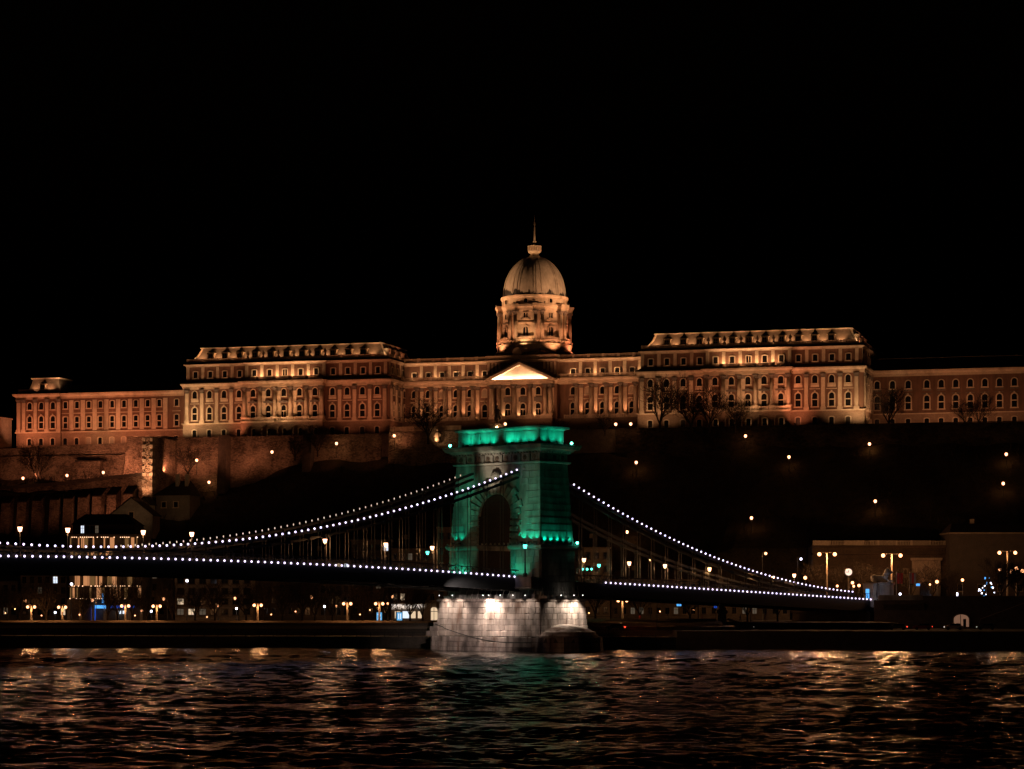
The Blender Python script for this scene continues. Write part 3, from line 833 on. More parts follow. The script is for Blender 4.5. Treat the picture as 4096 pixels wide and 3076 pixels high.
MB().prism([(-3.1, 87.2), (-1.4, 87.2), (-0.2, 87.2), (-0.2, 88.6), (-0.7, 89.6), (-1.65, 90.0), (-2.6, 89.6), (-3.1, 88.6)], TB + 0.2, TB + 0.9).obj('lunette_gable', M['trim'], cn)
# drum and dome
DC = (0.0, 26.0)
def ring(name, prof, mat, n=64, smooth=False, parent=None):
    m = MB(); m.lathe(prof, n, DC[0], DC[1]); return m.obj(name, mat, parent or cn, smooth=smooth)
ring('drum_base', [(12.25, 87.0), (12.25, 88.6), (12.6, 88.8), (12.6, 89.3), (11.85, 89.4), (11.85, 91.2), (12.05, 91.3), (12.05, 91.6), (10.6, 91.65)], M['trim'])
ring('drum_wall', [(10.3, 91.6), (10.3, 102.6)], M['trim'])
ring('drum_entablature', [(10.5, 101.9), (10.6, 102.8), (10.8, 103.1), (11.0, 103.2), (11.0, 103.9), (10.0, 104.0)], M['trim'])
ring('drum_attic', [(10.35, 104.0), (10.35, 105.9), (10.5, 106.0), (10.75, 106.3), (10.75, 106.9), (10.1, 107.1)], M['trim'])
for k in range(8):
    a = -math.pi / 2 + R(22.5) + k * R(45)
    er = Vector((math.cos(a), math.sin(a), 0)); et = Vector((-math.sin(a), math.cos(a), 0))
    c0_ = Vector((DC[0], DC[1], 0))
    m = MB()
    for rr, z0, z1, hw in ((11.95, 102.0, 102.9, 1.7), (12.2, 102.9, 103.3, 1.9), (12.4, 103.3, 104.0, 2.0)):
        pts = [c0_ + er * 9.5 - et * hw, c0_ + er * rr - et * hw, c0_ + er * rr + et * hw, c0_ + er * 9.5 + et * hw]
        m.loft([[p + Vector((0, 0, z0)) for p in pts], [p + Vector((0, 0, z1 - 0.003)) for p in pts]])
    m.obj('entablature_block', M['trim'], cn)
    m = MB(); pts = [c0_ + er * 10.3 - et * 1.0, c0_ + er * 10.9 - et * 1.0, c0_ + er * 10.9 + et * 1.0, c0_ + er * 10.3 + et * 1.0]
    m.loft([[p + Vector((0, 0, 91.7)) for p in pts], [p + Vector((0, 0, 102.0)) for p in pts]]); m.obj('pilaster', M['trim'], cn)
    for sg in (-1, 1):
        p = c0_ + er * 11.2 + et * sg * 1.05
        o = link('column', COLM, cn, (p.x, p.y, 92.6), a)
        o.scale = (1.0, 1.0, 1.0)
        link('capital', COLC, o, (0, 0, 8.1)); link('pedestal', PED, o, (0, 0, -1.45), 0, (0.8, 0.8, 1.0))
    aw = -math.pi / 2 + k * R(45)
    ew = Vector((math.cos(aw), math.sin(aw), 0)); rz = aw + math.pi / 2
    for key, z, rr in (('drum', 94.0, 10.26), ('square', 99.6, 10.26), ('oculus', 104.45, 10.32)):
        p = c0_ + ew * rr; window(cn, key, p.x, p.y, z, rz)
    m = MB()
    for hw, z0, z1 in ((2.6, 98.0, 98.3), (1.4, 98.95, 99.2)):
        for i in range(6):
            a1 = aw + (i - 3) / 3.0 * hw / 10.4; a2 = aw + (i - 2) / 3.0 * hw / 10.4
            r1, r2 = 10.25, 10.6
            P = lambda rr, aa, z: (DC[0] + rr * math.cos(aa), DC[1] + rr * math.sin(aa), z)
            m.loft([[P(r1, a1, z0), P(r2, a1, z0), P(r2, a2, z0), P(r1, a2, z0)], [P(r1, a1, z1), P(r2, a1, z1), P(r2, a2, z1), P(r1, a2, z1)]])
    m.obj('storey_band', M['trim'], cn)
    m = MB()
    for i in range(15):
        aa = aw + (i - 7) * 0.041
        P = c0_ + Vector((math.cos(aa), math.sin(aa), 0)) * 11.4
        m.lathe([(0.09, 92.3), (0.2, 92.7), (0.09, 93.3)], 6, P.x, P.y)
    for zz in (92.1, 93.3):
        for i in range(14):
            a1 = aw + (i - 7) * 0.043; a2 = a1 + 0.043
            m.loft([[(DC[0] + rr * math.cos(aa), DC[1] + rr * math.sin(aa), zz) for rr, aa in ((11.2, a1), (11.6, a1), (11.6, a2), (11.2, a2))],
                    [(DC[0] + rr * math.cos(aa), DC[1] + rr * math.sin(aa), zz + 0.2) for rr, aa in ((11.2, a1), (11.6, a1), (11.6, a2), (11.2, a2))]])
    m.obj('balustrade', M['trim'], cn)
# dome shell: lead-grey with rain-washed soot marks on its lower left flank
def dome_mat():
    m = stone('dome_copper', (0.36, 0.31, 0.25), rough=0.6, scale=0.6, amount=0.3, bump=0.15, vary=0.02, streak=2.5)
    nt = m.node_tree; b = nt.nodes['Principled BSDF']; L = nt.links; N = nt.nodes.new
    src = b.inputs['Base Color'].links[0].from_socket
    tc = N('ShaderNodeTexCoord')
    mp = N('ShaderNodeMapping'); mp.inputs['Scale'].default_value = (0.55, 0.55, 0.16)
    L.new(tc.outputs['Object'], mp.inputs['Vector'])
    no = N('ShaderNodeTexNoise'); no.inputs['Scale'].default_value = 1.0; no.inputs['Detail'].default_value = 5
    L.new(mp.outputs[0], no.inputs['Vector'])
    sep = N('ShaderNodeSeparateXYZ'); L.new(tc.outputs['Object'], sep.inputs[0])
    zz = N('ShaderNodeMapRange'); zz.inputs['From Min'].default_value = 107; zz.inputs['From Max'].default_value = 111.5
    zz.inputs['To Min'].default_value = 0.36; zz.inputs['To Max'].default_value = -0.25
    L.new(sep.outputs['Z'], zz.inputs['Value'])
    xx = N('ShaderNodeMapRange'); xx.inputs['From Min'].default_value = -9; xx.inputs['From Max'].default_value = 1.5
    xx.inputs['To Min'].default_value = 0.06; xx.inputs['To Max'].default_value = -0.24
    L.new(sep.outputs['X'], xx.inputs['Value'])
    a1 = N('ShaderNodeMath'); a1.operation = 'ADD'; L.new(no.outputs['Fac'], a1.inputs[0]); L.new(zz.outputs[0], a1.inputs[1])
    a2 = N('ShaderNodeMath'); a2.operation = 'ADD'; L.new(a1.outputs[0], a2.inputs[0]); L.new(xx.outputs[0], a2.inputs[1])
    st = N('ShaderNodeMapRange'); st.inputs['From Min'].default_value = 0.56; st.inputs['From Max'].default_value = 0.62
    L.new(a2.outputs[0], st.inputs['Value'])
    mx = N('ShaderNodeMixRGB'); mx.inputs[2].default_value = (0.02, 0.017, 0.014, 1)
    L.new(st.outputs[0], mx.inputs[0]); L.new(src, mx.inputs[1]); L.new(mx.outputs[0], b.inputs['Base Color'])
    return m
M['dome'] = dome_mat()
def dome_r(f): return 9.9 * math.sqrt(max(0.0, 1 - (f * 0.985) ** 2.05))
prof = [(dome_r(k / 20.0), 107.0 + 13.2 * k / 20.0) for k in range(21)]
dome = ring('dome', prof, M['dome'], 96, True)
for k in range(8):
    a = -math.pi / 2 + R(22.5) + k * R(45)
    m = MB()
    for off, hw, hh in ((0.0, 0.75, 0.22), (-0.125, 0.28, 0.18), (0.125, 0.28, 0.18)):
        rings_ = []
        for (rr, z) in prof[:-1]:
            aa = a + off; sc = max(0.25, rr / 9.9)
            er = Vector((math.cos(aa), math.sin(aa), 0)); et = Vector((-math.sin(aa), math.cos(aa), 0))
            p = Vector((DC[0], DC[1], z)) + er * (rr - 0.05)
            rings_.append([p - et * hw * sc, p - et * hw * sc * 0.9 + er * hh, p + et * hw * sc * 0.9 + er * hh, p + et * hw * sc])
        m.loft(rings_)
    m.obj('dome_rib', M['dome'], dome)
ring('lantern_neck', [(2.4, 119.9), (1.7, 120.3), (1.25, 121.0), (1.4, 121.3)], M['copper'], 24)
ring('lantern_gallery', [(1.3, 121.1), (1.95, 121.5), (2.1, 121.9), (2.0, 122.0), (2.0, 123.2), (2.2, 123.3), (2.2, 123.55), (1.0, 123.6)], M['copper'], 24)
m = MB()
for i in range(20):
    a = i * 2 * math.pi / 20; m.box(DC[0] + 2.06 * math.cos(a) - 0.09, DC[0] + 2.06 * math.cos(a) + 0.09, DC[1] + 2.06 * math.sin(a) - 0.09, DC[1] + 2.06 * math.sin(a) + 0.09, 121.95, 123.3)
m.obj('gallery_posts', M['trim'], cn)
ring('spire', [(0.5, 123.5), (0.32, 124.0), (0.25, 124.6), (0.62, 124.8), (0.6, 125.1), (0.3, 125.3), (0.17, 130.2), (0.28, 130.3), (0.28, 131.2), (0.12, 131.3), (0.03, 133.4)], M['copper'], 12)

def dflood(ang, rr, z, tr, tz, p, col, cone=80, rad=0.2):
    a = -math.pi / 2 + R(ang)
    q = Vector((DC[0] + rr * math.cos(a), DC[1] + rr * math.sin(a))); t = Vector((DC[0] + tr * math.cos(a), DC[1] + tr * math.sin(a)))
    link('floodlight', FIX, cn, (q.x, q.y, z - 0.1)); spot(pal(q.x, q.y, z + 0.35), pal(t.x, t.y, tz), p, col, cone, 0.95, rad)
dflood(0, 14.2, 90.2, 10.3, 98, 3300, YEL, 110)
for ang in (-45, 45): dflood(ang, 14.5, 88.4, 10.6, 98, 3600, WARM, 110)
for ang in (-80, 85): dflood(ang, 14.6, 87.9, 11, 98, 4200, AMB, 110)
for ang in (-67.5, -22.5, 22.5, 67.5): dflood(ang, 15.0, 89.2, 11.9, 98, 2600, WARM, 70)
for ang in (-60, -15, 30, 75): dflood(ang, 12.6, 104.2, 9.6, 113, 420, WARM, 95)
# dome lit by far projectors on the roofs of the two wings
flood(wl, -45, 6, 92.6, 0, 24, 113, 160000, (1.0, 0.52, 0.25), 32, 0.4)
flood(wr, 45, 6, 92.6, 0, 24, 113, 130000, (1.0, 0.50, 0.24), 32, 0.4)

# ---- outer wings
def outer_left():
    r = empty('palace_wing', OR0, -BETA, 'plain far left palace wing with a small corner pavilion roof', 'palace wing')
    t = 8.0; s0, sp, s1 = -172.4, -156.3, -110.0
    for (a, b, t0, n) in ((s0, sp, t - 0.5, 0), (sp, s1, t, 1)):
        MB().box(a, b, t0 - 0.25, t0 + 16, 55, 66.0).obj('base_wall', M['rustic'], r)
        MB().box(a - (0.4 if n == 0 else 0), b, t0 - 0.6, t0 + 16, 66.0, 66.4).obj('string_course', M['trim'], r)
        MB().box(a, b, t0, t0 + 16, 66.4, 77.3).obj('wall', M['render'], r)
        e = 1.0 if n == 0 else 0.0
        MB().rects([(a - 0.2 * (n == 0), b, t0 - 0.25, t0 + 16, 77.2), (a - 0.2 * (n == 0), b, t0 - 0.25, t0 + 16, 77.8), (a - e, b, t0 - 1.1, t0 + 16, 78.4), (a - e, b, t0 - 1.2, t0 + 16, 78.9)]).obj('cornice', M['trim'], r)
    # pavilion parapet and little mansard
    MB().box(s0 + 0.3, sp - 0.3, t - 0.3, t + 14, 78.9, 79.7).obj('parapet_base', M['ledge'], r)
    balustrade(r, s0 + 0.4, sp - 0.4, t - 0.1, 79.7, 0.8, mat=M['capital'])
    i0, i1, j0 = s0 + 2.6, sp - 1.2, t + 1.6
    MB().rects([(i0 + q, i1 - q, j0 + q, t + 14 - q, z) for z, q in ((79.7, 0), (80.8, 0.6), (82.4, 1.15), (84.2, 1.5))]).obj('mansard_roof', M['slate'], r)
    MB().rects([(i0 + 1.1, i1 - 1.1, j0 + 1.1, t + 12.9, 84.1), (i0 + 1.0, i1 - 1.0, j0 + 1.0, t + 13, 84.5)]).obj('roof_edge', M['copper'], r)
    dormer(r, (i0 + i1) / 2 - 0.4, j0 - 0.2, 79.9)
    for s in ((i0 + i1) / 2 - 3.0, (i0 + i1) / 2 + 2.2): flood(r, s, t + 0.25, 79.9, s, j0 + 0.6, 81.3, 1100, WARM, 105, 0.1)
    flood(r, i1 + 0.6, t + 0.4, 79.9, i1 - 0.6, j0 + 1.0, 83.5, 1800, YEL, 80, 0.1)
    MB().prism([(sp, 78.9), (s1, 78.9), (s1, 82.0), (sp, 82.0)], t + 5, t + 16).obj('roof', M['darkroof'], r)
    lw = [ps(v / 2.6976, t) for v in (330, 455, 580)]
    ow = [ps(v / 2.6976, t) for v in (708, 832, 960, 1085, 1212, 1340, 1467, 1595, 1720, 1907)]
    for x in lw:
        window(r, 'low', x, t - 0.5, 67.5); window(r, 'up', x, t - 0.5, 73.7); window(r, 'base', x, t - 0.75, 62.0)
    for x in [lw[0] - 4.0] + [x - 2.1 for x in lw] + [lw[-1] + 2.1]:
        if x > s0: pilaster(r, x, t - 0.5, 66.4)
    for i, x in enumerate(ow):
        window(r, 'plain2', x, t, 67.5); window(r, 'plain1', x, t, 73.9)
        window(r, 'base', x, t - 0.25, 62.0, 0, blind if i in (2, 4, 5) else None)
        if i < 9:
            MB().box(x + 1.35, x + 2.85, t - 0.15, t, 66.6, 76.6).obj('wall_panel', M['trim'], r)
        MB().box(x - 1.5, x + 1.3, t - 0.1, t, 72.2, 72.45).obj('storey_band', M['trim'], r)
    for s, p, c in ((-168, 3400, AMB), (-160, 1800, AMB), (-150, 2000, AMB), (-141, 2600, WARM), (-132, 2600, AMB), (-123, 1700, AMB), (-114, 900, AMB)):
        flood(r, s, -1.0, 61.0, s, t, 71.5, p * 1.75, c, 120)
    return r
outer_left()
def outer_right():
    r = empty('palace_wing', OR0, -BETA, 'dim far right palace wing with long dark roof running out of view', 'palace wing')
    t = 18.0; s0, s1 = 108.3, 178.0
    MB().box(s0, s1, t - 0.2, t + 15, 60, 66.9).obj('base_wall', M['rustic'], r)
    MB().box(s0, s1, t, t + 15, 66.9, 78.4).obj('wall', M['render'], r)
    MB().box(s0, s1, t - 0.45, t + 15, 66.9, 67.2).obj('string_course', M['trim'], r)
    MB().rects([(s0, s1, t - 0.2, t + 15, 78.4), (s0, s1, t - 0.25, t + 15, 79.2), (s0, s1, t - 0.9, t + 15, 79.7), (s0, s1, t - 1.0, t + 15, 80.2)]).obj('cornice', M['trim'], r)
    MB().loft([[(s0, t - 0.8, 80.2), (s1, t - 0.8, 80.2), (s1, t + 16, 80.2), (s0, t + 16, 80.2)], [(s0, t + 6.4, 84.3), (s1, t + 6.4, 84.3), (s1, t + 8.6, 84.3), (s0, t + 8.6, 84.3)]]).obj('roof', M['darkroof'], r)
    MB().box(s0, s1, t + 6.6, t + 8.4, 84.3, 84.5).obj('roof_ridge', M['copper'], r)
    xs = [ps(3400 + v / 3.178, t) for v in (345, 540, 740, 977, 1160, 1345, 1530, 1715, 1900, 2090, 2280)]
    for i, x in enumerate(xs):
        window(r, 'low', x, t, 68.4); window(r, 'up', x, t, 74.7); window(r, 'base', x, t - 0.2, 63.4)
        MB().box(x - 1.4, x + 1.4, t - 0.12, t, 72.9, 73.2).obj('storey_band', M['capital'], r)
        MB().box(x - 1.3, x + 1.3, t - 0.1, t, 73.8, 74.4).obj('apron', M['capital'], r)
    for s, p in ((112, 900), (121, 1200), (129, 2000), (137, 2100), (146, 1500), (156, 900)):
        flood(r, s, t - 12, 62.4, s, t, 74.0, p * 1.0, WARM, 120)
    return r
outer_right()

# ---- floodlights: boxes on the curtain-wall coping throwing light up the fronts, and low ones close to the walls
def row(root, tbl, t=-14.6, z=62.2, tz=78.5, cone=82):
    for s, p, c in tbl: flood(root, s, t, z, s, 0, tz, p * 0.9, c, cone, 0.3)
row(wl, ((-106, 5200, YEL), (-98, 3600, YEL), (-90, 2700, AMB), (-82, 3300, YEL), (-74, 5600, YEL), (-66, 4200, WARM), (-58, 3200, AMB), (-50, 3400, AMB), (-43, 3800, AMB)))
row(wr, ((43, 3300, YEL), (51, 2500, WARM), (59, 2200, AMB), (67, 3400, WARM), (75, 4600, YEL), (83, 4200, WARM), (90, 2700, AMB), (98, 3000, WARM), (105, 4600, YEL)))
for s, p, c in ((-108, 4200, (1.0, 0.63, 0.33)), (-103, 2000, (1.0, 0.62, 0.32)), (-97, 1500, (1.0, 0.6, 0.3)), (-89.5, 1500, AMB), (-52, 500, AMB), (-44, 500, AMB)):
    flood(wl, s, -7.0, 62.4, s, 0, 70.0, p * 1.35, c, 95)
for s, p, c in ((-87, 900, AMB), (-78.5, 1700, YEL), (-73.5, 2600, YEL), (-68.5, 1200, WARM)):
    flood(wl, s, -8.5, 62.4, s, -2, 75.0, p * 2.2, c, 52)
for s, p, c in ((43, 1500, YEL), (50, 600, YEL), (89, 1800, AMB), (100, 900, YEL), (106.5, 3800, (1.0, 0.62, 0.32))):
    flood(wr, s, -7.0, 62.4, s, 0, 70.0, p * 1.35, c, 95)
for s, p, c in ((61, 1500, AMB), (70, 1100, WARM), (75.5, 1700, YEL), (85.5, 3000, AMB)):
    flood(wr, s, -8.5, 62.4, s, -2, 75.0, p * 2.0, c, 52)
# light inside the arcades
for x in LW[4:9]: flood(wl, x + 1.9, -1.0, 62.9, x - 1.0, -2.4, 66.5, 45, YEL, 140, 0.1)
for x in RW[4:9]: flood(wr, x + 1.9, -1.0, 62.9, x - 1.0, -2.4, 66.5, 60, YEL, 140, 0.1)
# the corner returns
flood(wr, 114.5, 3, 63.0, 108, 5, 73, 3000, YEL, 110); flood(wl, -33.5, -1, 63.0, -39.7, 5, 73, 700, AMB, 110)
# attic lights on the ledges of the middle bays
for s in (-83, -77.2, -72, -66.5): flood(wl, s, -2.2, 80.35, s, 0.3, 84.5, 1500, YEL, 140, 0.2)
for s in (66, 71.2, 76.2, 81.5): flood(wr, s, -2.2, 80.35, s, 0.3, 84.5, 1500, YEL, 140, 0.2)
# attic and court front of the centre
for s in (-36, -29, -22, -15, 16, 23, 30, 37): flood(cn, s, TC - 2.2, 80.2, s, TC, 84.5, 800, YEL, 150, 0.2)
for s, p in ((-34, 2600), (-26, 2300), (-18, 2300), (-9, 2600), (-3, 2500), (3, 2500), (9, 2600), (18, 2300), (26, 2300), (34, 2300)):
    flood(cn, s, -6.5, 63.2, s, TC - 2, 79.5, p * 2.1, WARM, 72)
for s in (-9, 9): flood(cn, s, TP - 0.6, 80.3, s, TB, 84.0, 700, WARM, 140, 0.2)
# ------------------------------------------------------------------ the suspension bridge
AX = R(42.0)
CA, SA = math.cos(AX), math.sin(AX)
TW = Vector((-0.1, 512.7, 0))
def br(x, l, z=0.0):
    """bridge frame: x across (positive towards the camera side), l along the bridge towards the far bank"""
    return Vector((TW.x + x * CA + l * SA, TW.y - x * SA + l * CA, z))

STONE_CACHE = {}
def stone_mesh(L, h, d, mat, key):
    k = (round(L, 2), round(h, 2), d, key)
    if k not in STONE_CACHE:
        c = 0.05
        m = MB(); m.loft([[(0, 0, 0), (L, 0, 0), (L, 0, h), (0, 0, h)], [(0, -d + c, 0), (L, -d + c, 0), (L, -d + c, h), (0, -d + c, h)],
                          [(c, -d, c), (L - c, -d, c), (L - c, -d, h - c), (c, -d, h - c)]])
        STONE_CACHE[k] = m.mesh('stone', mat)
    return STONE_CACHE[k]
def stone_face(root, a0, a1, plane, z0, z1, ch, side, mat, key, lens=(1.4, 1.9, 2.4), d=0.12, gap=0.045, clear=None, batter=0.0, zb=0.0):
    """courses of separate stones on a wall face; side 'front' (-y) or 'near' (+x); plane = face coordinate at zb"""
    n = max(1, int(round((z1 - z0) / ch))); hh = (z1 - z0) / n
    for r_ in range(n):
        zc = z0 + r_ * hh; b_ = batter * (zc - zb)
        lo, hi = a0 + b_, a1 - b_
        x = lo + gap / 2
        first = (r_ % 2 == 0)
        while x < hi - 0.05:
            L = random.choice(lens)
            if first: L *= 0.55; first = False
            if hi - (x + L) < 0.7: L = hi - x - gap / 2
            if clear is None or not clear(x, x + L, zc, zc + hh):
                me = stone_mesh(L - gap, hh - gap, d, mat, key)
                if side == 'front': link('stone', me, root, (x, plane + b_, zc))
                else: link('stone', me, root, (plane - b_, x, zc), R(90))
            x += L

def bridge_tower():
    r = empty('bridge_tower', TW, -AX, 'tall stone bridge tower with arched gateway lit green', 'bridge tower')
    mt = M['tower']
    hw, ht, ao = 12.75, 5.3, 4.65
    # plinth legs
    for sg in (-1, 1):
        MB().rects([(min(sg * ao, sg * 13.0), max(sg * ao, sg * 13.0), -5.5, 5.5, 10.2), (min(sg * ao, sg * 12.85), max(sg * ao, sg * 12.85), -5.38, 5.38, 21.2)]).obj('plinth', mt, r)
        lx = sorted((sg * (ao + 0.02), sg * 13.5))
        MB().rects([(min(sg * 4.4, sg * 12.9), max(sg * 4.4, sg * 12.9), -5.45, 5.45, 21.2), (min(sg * 4.3, sg * 13.5), max(sg * 4.3, sg * 13.5), -6.05, 6.05, 21.6), (min(sg * 4.3, sg * 13.6), max(sg * 4.3, sg * 13.6), -6.15, 6.15, 22.1), (min(sg * 4.5, sg * 13.0), max(sg * 4.5, sg * 13.0), -5.6, 5.6, 22.3)]).obj('plinth_cornice', mt, r)
        # shaft legs up to the springing
        e = lambda z: 0.9 * (z - 22.3) / 16.9
        MB().rects([(min(sg * ao, sg * (hw - e(z))), max(sg * ao, sg * (hw - e(z))), -ht + e(z), ht - e(z), z) for z in (22.3, 28.4)]).obj('shaft_leg', mt, r)
    # head of the gateway
    n = 16; e0, e1 = 0.9 * 6.1 / 16.9, 0.9
    pts = [(ao * math.cos(math.pi * (1 - k / n)), 28.4 + ao * math.sin(math.pi * (1 - k / n))) for k in range(n + 1)]
    m = MB()
    for face in (-1, 1):
        y0 = face * (ht - e0)
        vs = [(x, face * (ht - 0.9 * (z - 22.3) / 16.9), z) for x, z in pts] + [(x, face * (ht - 0.9), 39.2) for x, z in pts]
        m.add(vs, [(i, i + 1, n + 2 + i, n + 1 + i) for i in range(n)])
        for sg in (-1, 1):
            m.add([(sg * ao, face * (ht - e0), 28.4), (sg * (hw - e0), face * (ht - e0), 28.4), (sg * (hw - e1), face * (ht - e1), 39.2), (sg * ao, face * (ht - e1), 39.2)], [(0, 1, 2, 3)])
    vs = [(x, -(ht - 0.9 * (z - 22.3) / 16.9), z) for x, z in pts] + [(x, (ht - 0.9 * (z - 22.3) / 16.9), z) for x, z in pts]
    m.add(vs, [(i, i + 1, n + 2 + i, n + 1 + i) for i in range(n)])
    for sg in (-1, 1):
        m.add([(sg * (hw - e0), -(ht - e0), 28.4), (sg * (hw - e0), ht - e0, 28.4), (sg * (hw - e1), ht - e1, 39.2), (sg * (hw - e1), -(ht - e1), 39.2)], [(0, 1, 2, 3)])
    m.obj('shaft_head', mt, r)
    # dark lining added inside the arch: the passage shade put into its colour
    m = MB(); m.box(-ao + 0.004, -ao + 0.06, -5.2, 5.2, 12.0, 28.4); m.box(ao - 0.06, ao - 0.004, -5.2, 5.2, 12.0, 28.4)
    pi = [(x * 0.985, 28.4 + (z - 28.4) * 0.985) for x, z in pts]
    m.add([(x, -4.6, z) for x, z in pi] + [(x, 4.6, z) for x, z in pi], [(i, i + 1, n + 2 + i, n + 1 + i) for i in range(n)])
    m.obj('passage_shade', M['ledge'], r)
    # stones of plinth and shaft, front and near side
    cl = lambda x0, x1, z0, z1: (x0 < 7.4 and x1 > -7.4 and z0 < 29.5) or (math.hypot(max(0, abs((x0 + x1) / 2) - (x1 - x0) / 2), z0 - 28.4) < 8.3 and z0 > 28)
    for sg in (-1, 1):
        a0, a1 = sorted((sg * ao, sg * 12.95))
        stone_face(r, a0, a1, -5.46, 12.0, 21.15, 1.3, 'front', mt, 't', (1.6, 2.2, 2.8), 0.16, 0.09)
    stone_face(r, -5.4, 5.4, 12.96, 12.0, 21.15, 1.3, 'near', mt, 't', (1.6, 2.2, 2.8), 0.16, 0.09)
    stone_face(r, -hw, hw, -ht, 22.4, 39.1, 1.38, 'front', mt, 't', (2.0, 2.6, 3.2), 0.05, 0.03, cl, 0.9 / 16.9, 22.3)
    stone_face(r, -ht, ht, hw, 22.4, 39.1, 1.38, 'near', mt, 't', (2.0, 2.6, 3.2), 0.05, 0.035, None, 0.9 / 16.9, 22.3)
    # rough jamb blocks and voussoirs
    rough = stone('rock_faced_limestone', (0.36, 0.345, 0.31), scale=1.5, amount=0.5, bump=1.0, vary=0.2); M['rough'] = rough
    for sg in (-1, 1):
        for k in range(5):
            z = 22.5 + k * 1.32; y = -ht + 0.9 * (z - 22.3) / 16.9; wd = 7.3 if k % 2 else 6.7
            a0, a1 = sorted((sg * (ao - 0.12), sg * wd))
            MB().rects([(a0, a1, y - 0.42, y, z), (a0 + 0.08, a1 - 0.08, y - 0.58, y, z + 0.15), (a0 + 0.08, a1 - 0.08, y - 0.55, y, z + 0.8), (a0, a1, y - 0.38, y, z + 0.95)]).obj('jamb_block', rough, r)
    nv = 15
    for k in range(nv):
        a0 = math.pi * (k + 0.06) / nv; a1 = math.pi * (k + 0.94) / nv; ro = 7.9 if k % 2 else 7.2
        ri = ao - 0.12
        if k == nv // 2: ro = 8.8
        P = lambda rr, a: (rr * math.cos(a), 28.6 + rr * math.sin(a))
        q = [P(ri, a0), P(ro, a0), P(ro, a1), P(ri, a1)]
        zc = 28.6 + 6 * math.sin((a0 + a1) / 2); y = -ht + 0.9 * (zc - 22.3) / 16.9
        m = MB(); m.loft([[(x, y + 0.1, z) for x, z in q], [(x, y - 0.42, z) for x, z in q]])
        c = (sum(p[0] for p in q) / 4, sum(p[1] for p in q) / 4)
        m.loft([[(x, y - 0.42, z) for x, z in q], [(c[0] + (x - c[0]) * 0.85, y - 0.6, c[1] + (z - c[1]) * 0.85) for x, z in q]])
        m.obj('voussoir', rough, r)
    m = MB(); m.sph((0, -5.3, 34.9), 0.8, 10, 8, (0.9, 0.8, 1.2)); m.sph((0, -5.2, 36.9), 1.0, 10, 8, (1.3, 0.5, 0.9))
    for sg in (-1, 1): m.tube((sg * 0.7, -5.2, 35.0), (sg * 1.9, -5.0, 36.6), 0.4, 0.15, 6)
    m.obj('carved_keystone_ornament', rough, r)
    # string, frieze with rosettes, great cornice
    h1, t1 = hw - 0.9, ht - 0.9
    cornice(r, -h1, h1, -t1, t1, [(0.05, 39.2), (0.5, 39.3), (0.6, 39.6), (0.3, 39.7)], 'string_course', mt)
    MB().box(-h1, h1, -t1, t1, 39.6, 41.3).obj('frieze', mt, r)
    ros = MB().box(-0.75, 0.75, -0.18, 0, 0, 1.5).mesh('frieze_panel', M['tower'])
    disc = MB(); disc.loft([[(rr * math.cos(2 * math.pi * i / 10), y, 0.75 + rr * math.sin(2 * math.pi * i / 10)) for i in range(10)] for rr, y in ((0.55, -0.18), (0.5, -0.3), (0.25, -0.24), (0.16, -0.36))])
    disc = disc.mesh('rosette', M['capital'])
    for k in range(9):
        o = link('frieze_panel', ros, r, (-10.4 + k * 2.6, -t1, 39.75)); link('rosette', disc, o)
        if k < 8: MB().box(-10.4 + k * 2.6 + 1.0, -10.4 + k * 2.6 + 1.6, -t1 - 0.45, -t1, 39.72, 41.2).obj('triglyph', mt, r)
    for k in range(3):
        o = link('frieze_panel', ros, r, (h1, -2.6 + k * 2.6, 39.75), R(90)); link('rosette', disc, o)
    cornice(r, -h1, h1, -t1, t1, [(0.25, 41.25), (0.35, 41.6), (0.9, 41.75), (1.1, 42.05), (1.8, 42.2), (1.95, 42.6), (2.1, 42.7), (2.2, 43.05), (1.2, 43.2)], 'cornice', mt)
    m = MB()
    for k in range(30): m.box(-h1 - 0.6 + k * 0.84, -h1 - 0.25 + k * 0.84, -t1 - 0.85, -t1, 41.35, 41.72)
    for k in range(12): m.box(h1, h1 + 0.85, -t1 - 0.5 + k * 0.84, -t1 - 0.15 + k * 0.84, 41.35, 41.72)
    m.obj('dentil_row', mt, r)
    h2, t2 = 11.3, 3.85
    MB().box(-h2, h2, -t2, t2, 43.1, 46.3).obj('attic', mt, r)
    for x in (-9.3, -6.6, -3.6, 3.2, 6.1, 9.2):
        MB().box(x - 1.2, x + 1.2, -t2 - 0.1, -t2, 43.7, 46.0).obj('attic_panel', mt, r)
    for x in (-11.0, 11.0, 0): MB().box(x - 0.7 - (1.0 if x == 0 else 0), min(x + 0.7 + (1.0 if x == 0 else 0), 11.42), -t2 - 0.22, -t2, 43.2, 46.28).obj('attic_pilaster', mt, r)
    cornice(r, -h2, h2, -t2, t2, [(0.1, 46.2), (0.25, 46.4), (0.85, 46.6), (0.95, 46.95), (0.5, 47.1)], 'attic_cornice', mt)
    # ladder on the far left of the attic
    m = MB()
    m.bar((-12.2, -3.3, 43.2), (-11.9, -3.3, 46.4), 0.07, 0.07); m.bar((-12.2, -2.6, 43.2), (-11.9, -2.6, 46.4), 0.07, 0.07)
    for k in range(7): m.bar((-12.17 + k * 0.04, -3.3, 43.5 + k * 0.42), (-12.17 + k * 0.04, -2.6, 43.5 + k * 0.42), 0.05, 0.05)
    m.obj('ladder', M['iron'], r)
    # parapet statues of the plinth ledge: row of small drip stones
    m = MB()
    for k in range(22): m.lathe([(0.22, 22.3), (0.28, 22.5), (0.05, 22.75)], 6, -13.0 + k * 1.238, -5.85)
